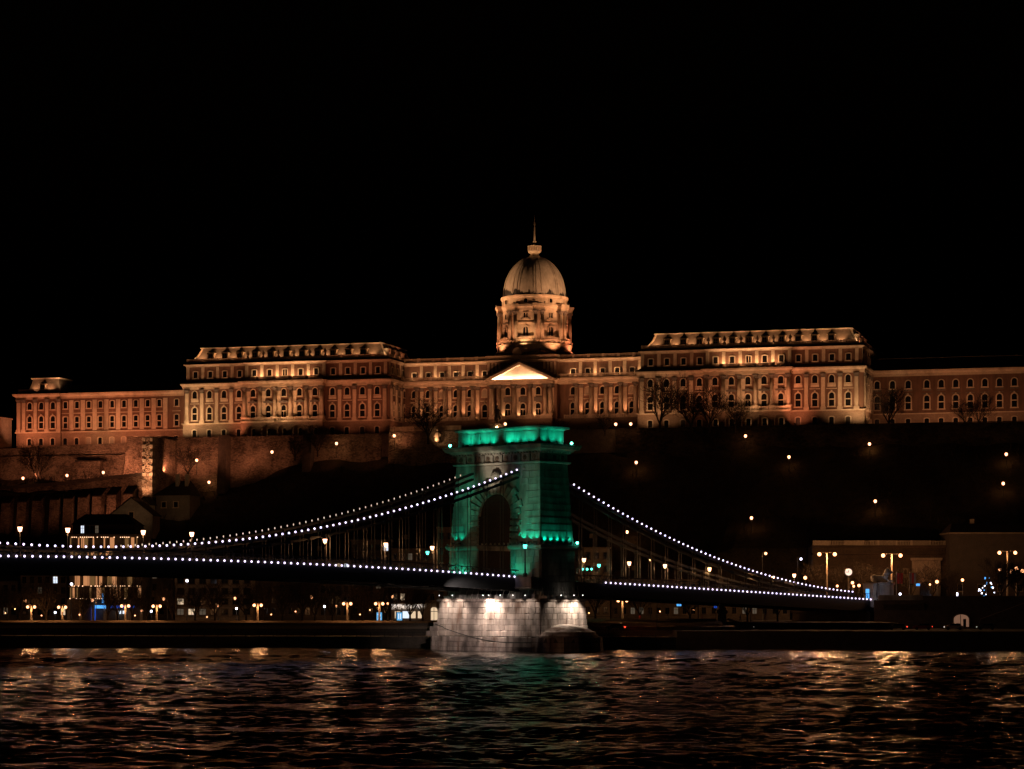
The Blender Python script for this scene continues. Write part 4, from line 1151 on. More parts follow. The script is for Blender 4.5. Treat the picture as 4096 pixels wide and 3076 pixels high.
    for k in range(9): m.lathe([(0.22, 22.3), (0.28, 22.5), (0.05, 22.75)], 6, 13.3, -5.2 + k * 1.25)
    m.obj('antefix_row', mt, r)
    GR = (0.005, 1.0, 0.56)
    GR2 = (0.10, 1.0, 0.55)
    def gf(x, y, z, tx, ty, tz, p, col=GR, cone=110, rad=0.12):
        link('floodlight', FIX, r, (x, y, z)); spot(br(x, y, z + 0.42), br(tx, ty, tz), p, col, cone, 0.95, rad)
    for x in (-9.3, -7.9, -5.8, -3.7, -1.6, 3.0, 4.9, 7.3, 9.6): gf(x, -t2 - 1.35, 43.35, x, -t2, 45.3, 290)
    for y in (-2.4, 0.2, 2.6): gf(h2 + 1.3, y, 43.35, h2, y, 45.3, 190)
    for x in (-11.3, -9.4, 8.2, 10.2, 11.8): gf(x, -6.0, 22.55, x, -ht + 0.3, 27.5, 420, GR, 90)
    for y in (-4, -2, 0, 2, 4): gf(13.35, y, 22.5, hw - 0.2, y, 24.0, 140, GR, 92)
    for x, p in ((-11.5, 260), (-8.5, 330), (6.0, 300), (8.6, 240)): gf(x, -7.3, 15.2, x, -5.5, 18.5, p, GR, 110)
    # cream projector on the roadway aimed at the upper front, green ones for the middle of the shaft
    spot(br(2.0, -24, 18.3), br(-1.0, -ht, 38.6), 21000, (1.0, 0.80, 0.58), 18, 0.9, 0.2)
    spot(br(-10, -26, 18.0), br(-8.5, -ht, 32.0), 6500, (0.10, 1.0, 0.56), 34, 1.0, 0.3)
    spot(br(13, -26, 17.6), br(10.2, -ht, 32.0), 6500, (0.12, 1.0, 0.57), 30, 1.0, 0.3)
    spot(br(36, 4, 15.0), br(12, 0, 40.0), 600, GR, 40, 0.9, 0.3)
    return r
tower = bridge_tower()
def lens(root, x, y, z, mat, s=0.25):
    m = MB(); m.sph((0, 0, 0), s, 8, 6); o = link('floodlight_lens', m.mesh('floodlight_lens', mat), root, (x, y, z)); return o
lens(tower, -12.9, -5.3, 43.75, G['floodg'], 0.3); lens(tower, 13.0, 4.4, 43.6, G['floodg'], 0.3); lens(tower, 13.9, 5.2, 22.7, G['floodg'], 0.28)

def bridge_pier():
    r = empty('bridge_pier', TW, -AX, 'battered masonry pier of the bridge lit white, standing in the river', 'bridge pier')
    mp = M['pier']
    X1, Y1 = 14.9, 7.6          # at z 3.2
    X2, Y2 = 14.3, 7.0          # at z 10.4
    MB().rects([(-X1, X1, -Y1, Y1, 3.0), (-X2, X2, -Y2, Y2, 10.4)]).obj('core', M['joint'], r)
    bt = (X1 - X2) / 7.4
    stone_face(r, -X1, X1, -Y1, 3.15, 10.35, 1.2, 'front', mp, 'p', (1.5, 1.9, 2.4, 2.9), 0.12, 0.07, None, bt, 3.0)
    stone_face(r, -Y1, Y1, X1, 3.15, 10.35, 1.2, 'near', mp, 'p', (1.6, 2.0, 2.5, 3.0), 0.12, 0.07, None, bt, 3.0)
    # coping stones of the ledge
    for k in range(14):
        w = 2 * 14.75 / 14
        MB().box(-14.75 + k * w + 0.03, -14.75 + (k + 1) * w - 0.03, -7.5, 0, 10.4, 10.98).obj('coping_stone', mp, r)
    for k in range(7):
        w = 14.8 / 7
        MB().box(0.4, 14.8, -7.5 + k * w + 0.03 if k else -7.0, -7.5 + (k + 1) * w - 0.03, 10.42, 11.02).obj('coping_stone', mp, r)
    MB().box(-14.2, 14.2, -6.9, 6.9, 10.3, 10.9).obj('pier_top', mp, r)
    # footing with rounded cutwaters
    def foot(o, z):
        pts = []
        for k in range(13):
            a = -math.pi / 2 + math.pi * k / 12; pts.append((15.2 + (7.0 + o) * 0.95 * math.cos(a), (8.4 + o) * math.sin(a), z))
        for k in range(13):
            a = math.pi / 2 + math.pi * k / 12; pts.append((-15.2 + (2.6 + o) * math.cos(a), (8.4 + o) * math.sin(a), z))
        return pts
    MB().loft([foot(0.35, -2.5), foot(0.1, 2.9), foot(-0.1, 3.05)]).obj('footing_core', M['joint'], r)
    n = 13
    for row in range(3):
        z0 = -0.15 + row * 1.07; x = -15.2; o_ = 0.3 - row * 0.1
        while x < 15.0:
            L = random.choice((1.6, 2.0, 2.5, 3.0)); L = L if 15.2 - (x + L) > 0.8 else 15.2 - x
            link('stone', stone_mesh(round(L - 0.07, 2), 1.0, 0.12, mp, 'p'), r, (x, -8.4 - o_, z0)); x += L
        for k in range(8):
            a0 = -math.pi / 2 + math.pi * k / 8 + 0.01; a1 = -math.pi / 2 + math.pi * (k + 1) / 8 - 0.01
            P = lambda rr, a, z: (15.2 + rr * 0.95 * math.cos(a), (rr + 1.4) * math.sin(a), z)
            r1 = 7.0 + o_ - 0.1; r2 = 7.12 + o_
            MB().loft([[P(r1, a0, z0), P(r2, a0, z0), P(r2, a1, z0), P(r1, a1, z0)], [P(r1, a0, z0 + 1), P(r2, a0, z0 + 1), P(r2, a1, z0 + 1), P(r1, a1, z0 + 1)]]).obj('stone', mp, r)
    # stepped shoulders on the far end, low dome cap on the near cutwater
    for k, (o, z0, z1) in enumerate(((-0.6, 3.1, 4.1), (-1.4, 4.1, 5.1), (-2.2, 5.1, 6.0))):
        MB().box(-17.3 + k * 0.85, -14.0, -8.2 + k * 0.3, 8.0, z0, z1).obj('step', mp, r)
    rings_ = []
    for z, f in ((3.05, 1.0), (3.45, 1.0), (3.5, 0.95), (4.1, 0.93), (4.15, 0.88), (4.7, 0.72), (5.2, 0.5), (5.7, 0.2)):
        rings_.append([(14.0, -8.2 * f, z)] + [(14.6 + 6.6 * f * math.cos(a), 8.0 * f * math.sin(a), z) for a in [-math.pi / 2 + math.pi * k / 14 for k in range(15)]] + [(14.0, 8.2 * f, z)])
    MB().loft(rings_).obj('cutwater_cap', mp, r)
    # mooring cable hung on the front
    m = MB(); prev = None
    for k in range(25):
        f = k / 24.0; p = (-14.6 + f * 28, -8.15 - (0.75 if 0.12 < f else 0.0), 5.6 - 3.7 * math.sin(min(1.0, f * 1.25) * math.pi / 2))
        if prev: m.tube(prev, p, 0.09, 0.09, 5)
        prev = p
    m.obj('mooring_cable', M['iron'], r)
    # service brackets and floodlights on the pier top, under the deck
    m = MB()
    for k in range(16):
        x = -13 + k * 1.75; m.bar((x, -6.4, 11.0), (x + 0.6, -5.6, 13.2 + (k % 3) * 0.4), 0.08, 0.08); m.bar((x + 0.6, -6.4, 11.0), (x - 0.2, -5.4, 12.9), 0.06, 0.06)
    for k in range(8):
        y = -5.5 + k * 1.6; m.bar((14.0, y, 11.0), (13.0, y + 0.5, 13.6), 0.08, 0.08); m.bar((13.8, y + 0.6, 11.0), (12.6, y - 0.4, 13.0), 0.06, 0.06)
    m.bar((-13, -5.8, 12.6), (13.5, -5.8, 12.9), 0.08, 0.08); m.bar((13.4, -6, 12.4), (13.4, 6, 12.4), 0.08, 0.08)
    m.obj('service_brackets', M['white'], r)
    for k, (x, w) in enumerate(((-13.6, 0.9), (-9.0, 0.8), (1.2, 1.1), (5.6, 1.5), (9.3, 1.0), (11.6, 0.8))):
        MB().box(x, x + w, -6.6, -5.2, 11.0, 11.55 + 0.35 * (k % 2)).obj('switch_box', M['white'], r)
    for k in range(6):
        MB().box(13.0, 14.5, -5.2 + k * 1.8, -4.3 + k * 1.8, 11.05, 11.6).obj('switch_box', M['white'], r)
    MB().rects([(8.6, 13.2, -8.6, -6.6, 13.0), (8.3, 13.4, -8.9, -6.6, 13.4), (8.6, 13.2, -8.6, -6.6, 13.5), (8.6, 13.2, -8.6, -6.6, 15.2), (8.4, 13.3, -8.8, -6.6, 15.5)]).obj('lamp_bastion', M['tower'], r)
    WH = (1.0, 0.83, 0.69)
    def pf(x, y, tx, ty, tz, p, cone, z=11.7, col=WH):
        lens(r, x, y, z, G['floodw'], 0.08); spot(br(x, y, z - 0.25), br(tx, ty, tz), p, col, cone, 0.9, 0.15)
    for x, p in ((-12.0, 1700), (-8.2, 1200), (0.6, 3600), (2.2, 2200), (5.5, 700), (9.0, 500), (12.4, 900)):
        pf(x, -9.6, x * 0.97, -7.3, 7.8, p, 105)
    for y, p in ((-3.5, 700), (0.6, 1700), (3.4, 3000)): pf(16.9, y, 14.6, y, 7.0, p, 100, 11.7, (1.0, 0.86, 0.70))
    spot(br(15, -34, 14.0), br(-4, -8, 4.5), 21000, (1.0, 0.78, 0.70), 52, 0.9, 0.3)
    spot(br(4, -2.0, 11.6), br(6, -6.5, 12.6), 18, WH, 110, 0.9, 0.2); spot(br(15.5, 1.0, 12.0), br(13, 1, 12.4), 18, WH, 120, 0.9, 0.2)
    return r
pier = bridge_pier()

# --- deck, chains, hangers, bulbs
def zdeck(l):
    return 18.05 - 2.03e-4 * (l + 120) ** 2 if l < -5 else 15.37 - 0.0344 * (l + 5)
def zch(l):
    return 19.9 + 0.00138 * (l + 120) ** 2 if l < 0 else 12.4 + 0.00153 * (l - 135) ** 2
bridge = empty('suspension_bridge', TW, -AX, 'iron suspension bridge with chains and white bulbs crossing the river', 'bridge')
L0, L1, Lr0, Lr1 = -262.0, -7.4, 7.4, 124.0
def along(l0, l1, st=6.0):
    n = int(math.ceil((l1 - l0) / st)); return [l0 + (l1 - l0) * k / n for k in range(n + 1)]
def sweep(mb, ls, x0, x1, za, zb):
    mb.loft([[(x0, l, zdeck(l) + za), (x1, l, zdeck(l) + za), (x1, l, zdeck(l) + zb), (x0, l, zdeck(l) + zb)] for l in ls])
m = MB(); sweep(m, along(L0, L1), -8.4, 8.4, -0.9, -0.45); sweep(m, along(L1, Lr0), -4.4, 4.4, -0.9, -0.45); sweep(m, along(Lr0, Lr1), -8.4, 8.4, -0.9, -0.45)
m.obj('roadway', M['asphalt'], bridge)
for sg in (-1, 1):
    for (a, b) in ((L0, L1), (Lr0, Lr1)):
        m = MB(); x0, x1 = sorted((sg * 8.4, sg * 8.75)); sweep(m, along(a, b), x0, x1, -2.7, -0.22); m.obj('girder', M['iron'], bridge)
        m = MB(); x0, x1 = sorted((sg * 8.3, sg * 8.95)); sweep(m, along(a, b), x0, x1, -3.0, -2.7); m.obj('bottom_chord', M['iron'], bridge)
        m = MB(); x0, x1 = sorted((sg * 8.45, sg * 8.7)); sweep(m, along(a, b), x0, x1, 1.3, 1.45)
        m.obj('handrail', M['iron'], bridge)
        m = MB(); l = max(a, -150.0); k = 0
        while l < b - 1.0:
            z = zdeck(l); z2 = zdeck(l + 1.65)
            m.bar((sg * 8.58, l, z - 0.2), (sg * 8.58, l, z + 1.35), 0.07, 0.07)
            m.bar((sg * 8.58, l, z - 0.2), (sg * 8.58, l + 1.65, z2 + 1.3), 0.05, 0.08)
            m.bar((sg * 8.52, l + 1.65, z2 - 0.2), (sg * 8.52, l, z + 1.3), 0.05, 0.08)
            l += 1.65
        m.obj('railing_lattice', M['chain'], bridge)
m = MB()
for l in list(np.arange(-150, -9, 4.95)) + list(np.arange(9, 122, 4.95)):
    m.box(-8.4, 8.4, l - 0.2, l + 0.2, zdeck(l) - 2.4, zdeck(l) - 0.92)
m.obj('cross_beam_row', M['iron'], bridge)
HST = 4.95
def chain(sg, stations, zoff, name):
    for l0, l1 in zip(stations, stations[1:]):
        m = MB()
        p, q = Vector((sg * 6.4, l0, zch(l0) + zoff)), Vector((sg * 6.4, l1, zch(l1) + zoff))
        for dx in (-0.3, 0.0, 0.3): m.bar(p + Vector((dx, 0, 0)), q + Vector((dx, 0, 0)), 0.12, 0.42)
        m.tube(p + Vector((-0.5, 0, 0)), p + Vector((0.5, 0, 0)), 0.36, 0.36, 8)
        m.obj(name, M['iron'], bridge)
ls_l = [-5.2 - HST * k for k in range(29)][::-1]
ls_r = [5.2 + HST * k for k in range(24)]
for sg in (1, -1):
    for st in (ls_l, ls_r):
        chain(sg, st, -0.55, 'chain_link'); chain(sg, st, -1.75, 'chain_link')
rod = {}
for sg in (1, -1):
    for k, l in enumerate(ls_l[:-1] + ls_r[1:]):
        zt = zch(l) - (0.6 if k % 2 else 1.8); zb = zdeck(l) - 0.5
        if zt - zb < 0.4: continue
        for dl in (-0.45, 0.45):
            MB().tube((sg * 6.4, l + dl, zb), (sg * 6.4, l + dl, zt), 0.075, 0.075, 5).obj('hanger_rod', M['chain'], bridge)
BULB = MB(); BULB.sph((0, 0, 0), 0.2, 7, 5); BULB = BULB.mesh('bulb', G['led'])
GLINTF = MB(); GLINTF.sph((0, 0, 0), 0.12, 6, 4); GLINTF = GLINTF.mesh('bulb', G['farglint'])
BST = 1.65
nb = 0
l = -9.0
while l > -142: link('bulb', BULB, bridge, (8.95, l, zdeck(l))); l -= BST; nb += 1
l = 20.5
while l < 123.5: link('bulb', BULB, bridge, (8.95, l, zdeck(l))); l += BST; nb += 1
l = -6.0
while l > -142: link('bulb', BULB, bridge, (6.9, l, zch(l) + 0.0)); l -= BST; nb += 1
l = 12.3
while l < 119: link('bulb', BULB, bridge, (6.9, l, zch(l) + 0.0)); l += BST; nb += 1
fm = MB(); l = -9.0  # backs of the far lamps; weak emission paints lantern glints on them
while l > -100: fm.sph((-6.4, l, zch(l) + 0.1), 0.11, 6, 4, (1, 1, 2.0)); l -= BST
tag(fm.obj('far_glint_row', G['farglint'], bridge), kind='stuff')
print('bulbs', nb)

# lanterns on the bridge pavements: (pixel x, pixel y, side) -> stand on the deck
LANT = {}
def lantern_parts(gl):
    if gl not in LANT:
        gm = MB().loft([[(rr * math.cos(2 * math.pi * i / 6), rr * math.sin(2 * math.pi * i / 6), z) for i in range(6)] for rr, z in ((0.26, -0.42), (0.43, 0.32))])
        cm = MB().lathe([(0.46, 0.33), (0.34, 0.5), (0.12, 0.72), (0.05, 1.0)], 6)
        LANT[gl] = (gm.mesh('lantern_glass', G[gl]), cm.mesh('lantern_cap', M['iron']))
    return LANT[gl]
LPOST = MB().lathe([(0.28, 0), (0.28, 0.5), (0.13, 0.7), (0.09, 2.5), (0.075, 4.6), (0.16, 4.68)], 8).mesh('post', M['iron'])
def bridge_lantern(x, l, gl, label, sc=1.0):
    b = br(x, l, zdeck(l) - 0.45)
    r = empty('bridge_lantern', b, 0, label, 'street lamp', 'lanterns on the bridge')
    link('post', LPOST, r); g_, c_ = lantern_parts(gl)
    link('lantern_glass', g_, r, (0, 0, 5.1), 0, (sc, sc, sc)); link('lantern_cap', c_, r, (0, 0, 5.1), 0, (sc, sc, sc))
    bulb_light(b + Vector((0, 0, 4.45)), 1500 if gl == 'lantern' else 250, SODIUM if gl == 'lantern' else (0.1, 1.0, 0.6), 0.2)
def lant_l(xp, side):
    x = 7.3 * side; u = (xp - 2048) / FPX
    bx, by = TW.x + x * CA, TW.y - x * SA
    return x, (u * by - bx) / (SA - u * CA)
def zfit(xp, yp, side):
    x, l = lant_l(xp, side); Y = br(x, l).y; return EYE + (HOR - yp) / FPX * Y - (zdeck(l) + 4.65)
LL = [(80, 2112), (271, 2103), (573, 2130), (767, 2123), (1300, 2153), (1543, 2185), (1729, 2180), (2336, 2241), (2517, 2236), (2660, 2265), (2838, 2262), (3092, 2339), (3177, 2293)]
names = ['leftmost', 'second from the left', 'third from the left', 'fourth from the left', 'fifth from the left', 'sixth from the left', 'last before the green tower',
         'first past the green tower', 'second past the green tower', 'third past the green tower', 'fourth past the green tower', 'fifth past the green tower', 'sixth past the green tower']
for (xp, yp), nm in zip(LL, names):
    side = min((1, -1), key=lambda s_: abs(zfit(xp, yp, s_)))
    x, l = lant_l(xp, side); dz = zfit(xp, yp, side)
    bridge_lantern(x, l, 'lantern', 'warm glowing lantern on the bridge, %s of its row' % nm, 1.0)
for (xp, yp, nm) in ((1710, 2202, 'green lantern just left of the tower, beside a warm lantern'), (2396, 2198, 'green lantern just right of the tower above three small green lamps')):
    x, l = lant_l(xp, -1); bridge_lantern(x, l, 'green', nm, 0.85)
# lantern on the bastion of the pier
p = br(10.8, -7.8, 15.5)
r = empty('bridge_lantern', p, 0, 'green lantern on the brown stone bastion at the tower corner', 'street lamp', 'lanterns on the bridge')
link('post', LPOST, r, (0, 0, 0), 0, (1.6, 1.6, 1.28)); g_, c_ = lantern_parts('green'); link('lantern_glass', g_, r, (0, 0, 6.3), 0, (1.0, 1.0, 1.0)); link('lantern_cap', c_, r, (0, 0, 6.3))
r = empty('signal_lamp', br(-6.0, 32, zdeck(32) - 0.45), -AX, 'row of three small green lamps on a post behind the tower', 'signal')
link('post', LPOST, r, (0, 0, 0), 0, (0.7, 0.7, 0.8))
MB().bar((-1.6, 0, 3.8), (1.6, 0, 3.8), 0.08, 0.08).obj('crossbar', M['iron'], r)
for k in (-1, 0, 1): MB().sph((k * 1.3, -0.1, 4.0), 0.24, 8, 6).obj('lamp', G['green'], r)

# --- abutment with reclining lion
ab = empty('bridge_abutment', TW, -AX, 'dark stone abutment under the far end of the bridge', 'abutment')
MB().rects([(-14, 9.6, 121.5, 170, 2.5), (-13.8, 9.4, 121.8, 170, 7.6)]).obj('wall', M['quay'], ab)
MB().box(-14, 9.6, 121.3, 170, 7.6, 8.1).obj('ledge', M['quay'], ab)
MB().box(-13.6, 9.3, 124.2, 170, 8.1, 10.4).obj('upper_wall', M['quay'], ab)
MB().rects([(6.2, 10.6, 124.5, 131.0, 9.0), (6.2, 10.6, 124.5, 131.0, 11.2), (6.4, 10.4, 124.7, 130.8, 11.3), (6.4, 10.4, 124.7, 130.8, 14.6), (6.1, 10.7, 124.4, 131.1, 14.75), (6.1, 10.7, 124.4, 131.1, 15.2)]).obj('lion_pedestal', M['tower'], ab)
MB().rects([(6.6, 9.6, 123.0, 124.4, 9.0), (6.6, 9.6, 123.0, 124.4, 14.6), (6.5, 9.7, 122.9, 124.5, 14.9)]).obj('chain_anchor_block', M['plaster'], ab)
# lion: one body shaped from overlapping volumes
lm = MB()
for c, rr, sq in (((0, 0, 1.0), 1.0, (0.85, 2.1, 0.8)), ((0, 1.35, 1.0), 1.0, (0.85, 0.9, 0.95)), ((0, -1.5, 1.5), 1.0, (0.85, 0.85, 1.15)), ((0, -1.9, 2.55), 1.0, (0.95, 0.85, 1.0)),
                  ((0, -2.5, 2.65), 0.6, (0.9, 0.9, 0.9)), ((0, -2.95, 2.45), 0.4, (0.9, 0.9, 0.7)), ((0.5, -2.6, 0.32), 0.34, (0.9, 2.4, 0.9)), ((-0.5, -2.6, 0.32), 0.34, (0.9, 2.4, 0.9)),
                  ((0.8, 1.2, 0.55), 0.6, (0.6, 1.3, 0.9)), ((-0.8, 1.2, 0.55), 0.6, (0.6, 1.3, 0.9)), ((0.35, -2.1, 3.35), 0.2, (1, 1, 1)), ((-0.35, -2.1, 3.35), 0.2, (1, 1, 1))):
    lm.sph(c, rr, 14, 10, sq)
prev = None
for k in range(9):
    p_ = (0.9 + 0.3 * math.sin(k * 0.5), 2.0 - k * 0.22, 0.5 + 0.12 * k)
    if prev: lm.tube(prev, p_, 0.16, 0.14, 6)
    prev = p_
lo = lm.obj('lion_statue', M['tower'], None, br(8.4, 127.6, 15.2), -AX + R(180 - 55), True)
rm = lo.modifiers.new('body', 'REMESH'); rm.mode = 'VOXEL'; rm.voxel_size = 0.13; rm.use_smooth_shade = True
tag(lo, 'stone lion lying on its pedestal at the end of the bridge', 'statue')
lens(ab, 10.9, 133.0, 12.3, G['white'], 0.3)
spot(br(15, 121, 11.6), br(9.5, 128, 13.5), 260, (0.75, 0.75, 1.0), 110, 0.9, 0.2)
# ------------------------------------------------------------------ fortress walls, terrace fronts, statues, trees on the hill
def fort(name, label, cat='castle wall'):
    return empty(name, OR0, -BETA, label, cat)
RB = M['rubble']
def slab(mb, pts, t0, t1b, t1):
    """wall from a polyline of (s, ztop, zbottom): front face at t0 (bottom) / t1b (top), back at t1"""
    for (a, za, ba), (b, zb, bb) in zip(pts, pts[1:]):
        mb.loft([[(a, t0, ba), (b, t0, bb), (b, t1, bb), (a, t1, ba)], [(a, t1b, za), (b, t1b, zb), (b, t1, zb), (a, t1, za)]])
# upper curtain walls
w = fort('curtain_wall', 'rough stone curtain wall below the far left palace wing')
m = MB(); slab(m, [(-215, 59.6, 44), (-172, 59.9, 44), (ps(513, -9), 61.2, 44)], -9.0, -8.0, -5.0); m.obj('wall', RB, w)
MB().box(-215, ps(513, -9), -9.25, -8.2, 57.0, 57.3).obj('string_course', RB, w)
m = MB(); m.rects([(ps(305, -11), ps(400, -11), -11.2, -8.0, 44), (ps(305, -11), ps(400, -11), -11.0, -8.0, 55.2)]); m.obj('projecting_bay', RB, w)
MB().box(ps(302, -11), ps(415, -11), -11.6, -8.0, 55.2, 55.6).obj('coping', M['darkroof'], w)
w = fort('curtain_wall', 'stone curtain wall under the left river wing with a shadowed buttress')
m = MB(); slab(m, [(ps(609, -14), 62.0, 40), (-109, 61.9, 40), (-70, 61.9, 44), (-38, 61.9, 47)], -14.2, -13.0, -11.0); m.obj('wall', RB, w)
for s0_, s1_, d in ((ps(871, -17), ps(904, -17), 4.0), (ps(1207, -17), ps(1240, -17), 3.5)):
    MB().rects([(s0_, s1_, -14.0 - d, -12, 44), (s0_, s1_, -13.0 - d * 0.8, -12, 62.3)]).obj('buttress', M['quay'], w)  # darker stone than the wall: buttress shadow put into its colour
MB().box(ps(612, -13), -38, -13.35, -12.0, 61.8, 62.05).obj('coping', RB, w)
w = fort('curtain_wall', 'dim retaining wall below the right river wing under the trees')
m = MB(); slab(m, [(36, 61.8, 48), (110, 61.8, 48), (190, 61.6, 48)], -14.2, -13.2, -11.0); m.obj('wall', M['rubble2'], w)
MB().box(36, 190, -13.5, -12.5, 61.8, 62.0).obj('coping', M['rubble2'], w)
# tower and battered wall between them
T0, T1 = ps(570, -32), ps(609, -32)
w = fort('fortress_tower', 'tall narrow stone tower of the fortress lit from below', 'tower')
m = MB(); m.rects([(T0 - 0.2, T1 + 0.2, -32.4, -8, 26), (T0, T1, -32.0, -8, 48), (T0, T1, -31.8, -8, pz(590, 1747, -32))]); m.obj('shaft', RB, w)
for k in range(13):
    z = 34 + k * 2.15; y0 = -32.36 + 0.04 * min(k, 7)
    MB().box(T0 - 0.12, T0 + 0.7 + (0.35 if k % 2 else 0), y0, -30, z, z + 1.0).obj('quoin', M['plaster'], w)
    MB().box(T1 - 0.7 - (0.35 if k % 2 else 0), T1 + 0.12, y0, -30, z, z + 1.0).obj('quoin', M['plaster'], w)
w = fort('battered_wall', 'sloping battered stone wall left of the narrow fortress tower', 'castle wall')
B0, B1 = ps(488, -20), ps(513, -14)
m = MB(); m.loft([[(B0, -20.5, 44), (T0, -19.5, 44), (T0, -8, 44), (B0 + 2, -8, 44)], [(B1, -14.5, 62.6), (T0, -13.5, 62.6), (T0, -8, 62.6), (B1, -8, 62.6)]]); m.obj('wall', RB, w)
# ramp with buttresses
RT = -31.5
w = fort('rampart_ramp', 'rising rampart ramp with buttressed wall below the fortress', 'rampart')
RP = [(ps(x, RT), pz(x, y, RT)) for x, y in ((-160, 1962), (0, 1957), (300, 1935), (420, 1919), (572, 1901))]
m = MB(); slab(m, [(s_, z_, 25) for s_, z_ in RP], RT, RT + 0.7, -23); m.obj('wall', RB, w)
m = MB()
for a_, b_ in zip(RP, RP[1:]):
    m.loft([[(a_[0], RT - 0.5, a_[1]), (b_[0], RT - 0.5, b_[1]), (b_[0], RT + 1.0, b_[1]), (a_[0], RT + 1.0, a_[1])], [(a_[0], RT - 0.5, a_[1] + 0.9), (b_[0], RT - 0.5, b_[1] + 0.9), (b_[0], RT + 1.0, b_[1] + 0.9), (a_[0], RT + 1.0, a_[1] + 0.9)]])
m.obj('parapet', M['quay'], w)
for k, x in enumerate((20, 85, 145, 215, 270, 328, 385, 445, 510)):
    s_ = ps(x, -35); zt = pz(x, 1985 - k * 4.5, -35)
    m = MB(); m.rects([(s_ - 1.7, s_ + 1.7, -36.5, RT, 24), (s_ - 1.5, s_ + 1.5, -34.6, RT, zt - 2), (s_ - 1.5, s_ + 1.5, RT - 0.1, RT, zt)]); m.obj('buttress', RB, w)
    MB().loft([[(s_ - 1.65, -35.0, zt - 2.2), (s_ + 1.65, -35.0, zt - 2.2), (s_ + 1.65, -31, zt + 0.4), (s_ - 1.65, -31, zt + 0.4)], [(s_ - 1.65, -35.0, zt - 1.9), (s_ + 1.65, -35.0, zt - 1.9), (s_ + 1.65, -31, zt + 0.7), (s_ - 1.65, -31, zt + 0.7)]]).obj('buttress_cap', M['darkroof'], w)
# chapel block at the left edge
w = empty('chapel', OR0, -BETA, 'small chapel with pointed windows at the left edge of the palace', 'chapel')
MB().box(-196, -174.5, -3.0, 8, 55, 70.6).obj('wall', M['plaster'], w)
MB().rects([(-196.3, -174.2, -3.3, 8.3, 70.6), (-196.3, -174.2, -3.3, 8.3, 71.0)]).obj('parapet', M['plaster'], w)
gp = [(-0.65, 0), (-0.65, 2.9), (-0.5, 3.6), (0, 4.4), (0.5, 3.6), (0.65, 2.9), (0.65, 0)]
for s in (-186.5, -182.0, -178.2):
    o = MB().prism([(x * 1.3, z * 1.04 - 0.1) for x, z in gp], -0.12, 0).obj('window', M['trim'], w, (s, -3.0, 63.4)); MB().prism(gp, -0.16, -0.121).obj('pane', M['pane'], o)
# two small houses on the slope
def cottage(s, t, z, L, Wd, h, rh, label, rz=0.0, chim=()):
    r = empty('cottage', pal(s, t, z), -BETA + rz, label, 'house', 'cottages under the fortress')
    MB().box(-L / 2, L / 2, -Wd / 2, Wd / 2, -6, h).prism([(-L / 2, h), (L / 2, h), (0, h + rh)], -Wd / 2, Wd / 2).obj('wall', M['plaster'], r)
    m = MB()
    for sg in (-1, 1):
        m.loft([[(sg * (L / 2 + 0.5), -Wd / 2 - 0.5, h - 0.4), (0, -Wd / 2 - 0.5, h + rh + 0.05), (0, Wd / 2 + 0.5, h + rh + 0.05), (sg * (L / 2 + 0.5), Wd / 2 + 0.5, h - 0.4)],
                [(sg * (L / 2 + 0.5), -Wd / 2 - 0.5, h - 0.1), (0, -Wd / 2 - 0.5, h + rh + 0.4), (0, Wd / 2 + 0.5, h + rh + 0.4), (sg * (L / 2 + 0.5), Wd / 2 + 0.5, h - 0.1)]])
    ro = m.obj('roof', M['darkroof'], r)
    for cx, cy in chim: MB().box(cx - 0.6, cx + 0.6, cy - 0.6, cy + 0.6, h, h + rh + 2.4).obj('chimney', M['plaster'], ro)
    o = link('window', WIN['square'][0], r, (0, -Wd / 2, h * 0.3)); link('pane', WIN['square'][1], o)
    return r
cottage(ps(518, -52), -48, pz(518, 2075, -52), 13, 8, 1.2, 5.0, 'pale gabled cottage below the rampart with a dark roof', 0.15)
cottage(ps(587, -38), -38, pz(587, 2040, -40), 3.6, 4, 1.8, 2.0, 'tiny pointed hut at the foot of the narrow tower')
r_ = empty('long_house', pal(ps(680, -34), -30, pz(680, 1995, -34)), -BETA, 'long low house with two chimneys beside the narrow fortress tower', 'house')
MB().box(-4.6, 6.5, -4, 4, -9, 1.2).obj('wall', M['darkwall'], r_)
ro = MB().loft([[(-5.6, -4.6, 1.0), (7.2, -4.6, 1.0), (7.2, 4.6, 1.0), (-5.6, 4.6, 1.0)], [(0.6, -0.4, 5.6), (5.0, -0.4, 5.6), (5.0, 0.4, 5.6), (0.6, 0.4, 5.6)]]).obj('roof', M['darkroof'], r_)
for x in (0.9, 4.0): MB().box(x, x + 1.1, -2.0, -0.8, 2.5, 7.6).obj('chimney', M['plaster'], ro)
for x in (-2, 2): o = link('window', WIN['square'][0], r_, (x, -4, -2.6)); link('pane', WIN['square'][1], o)
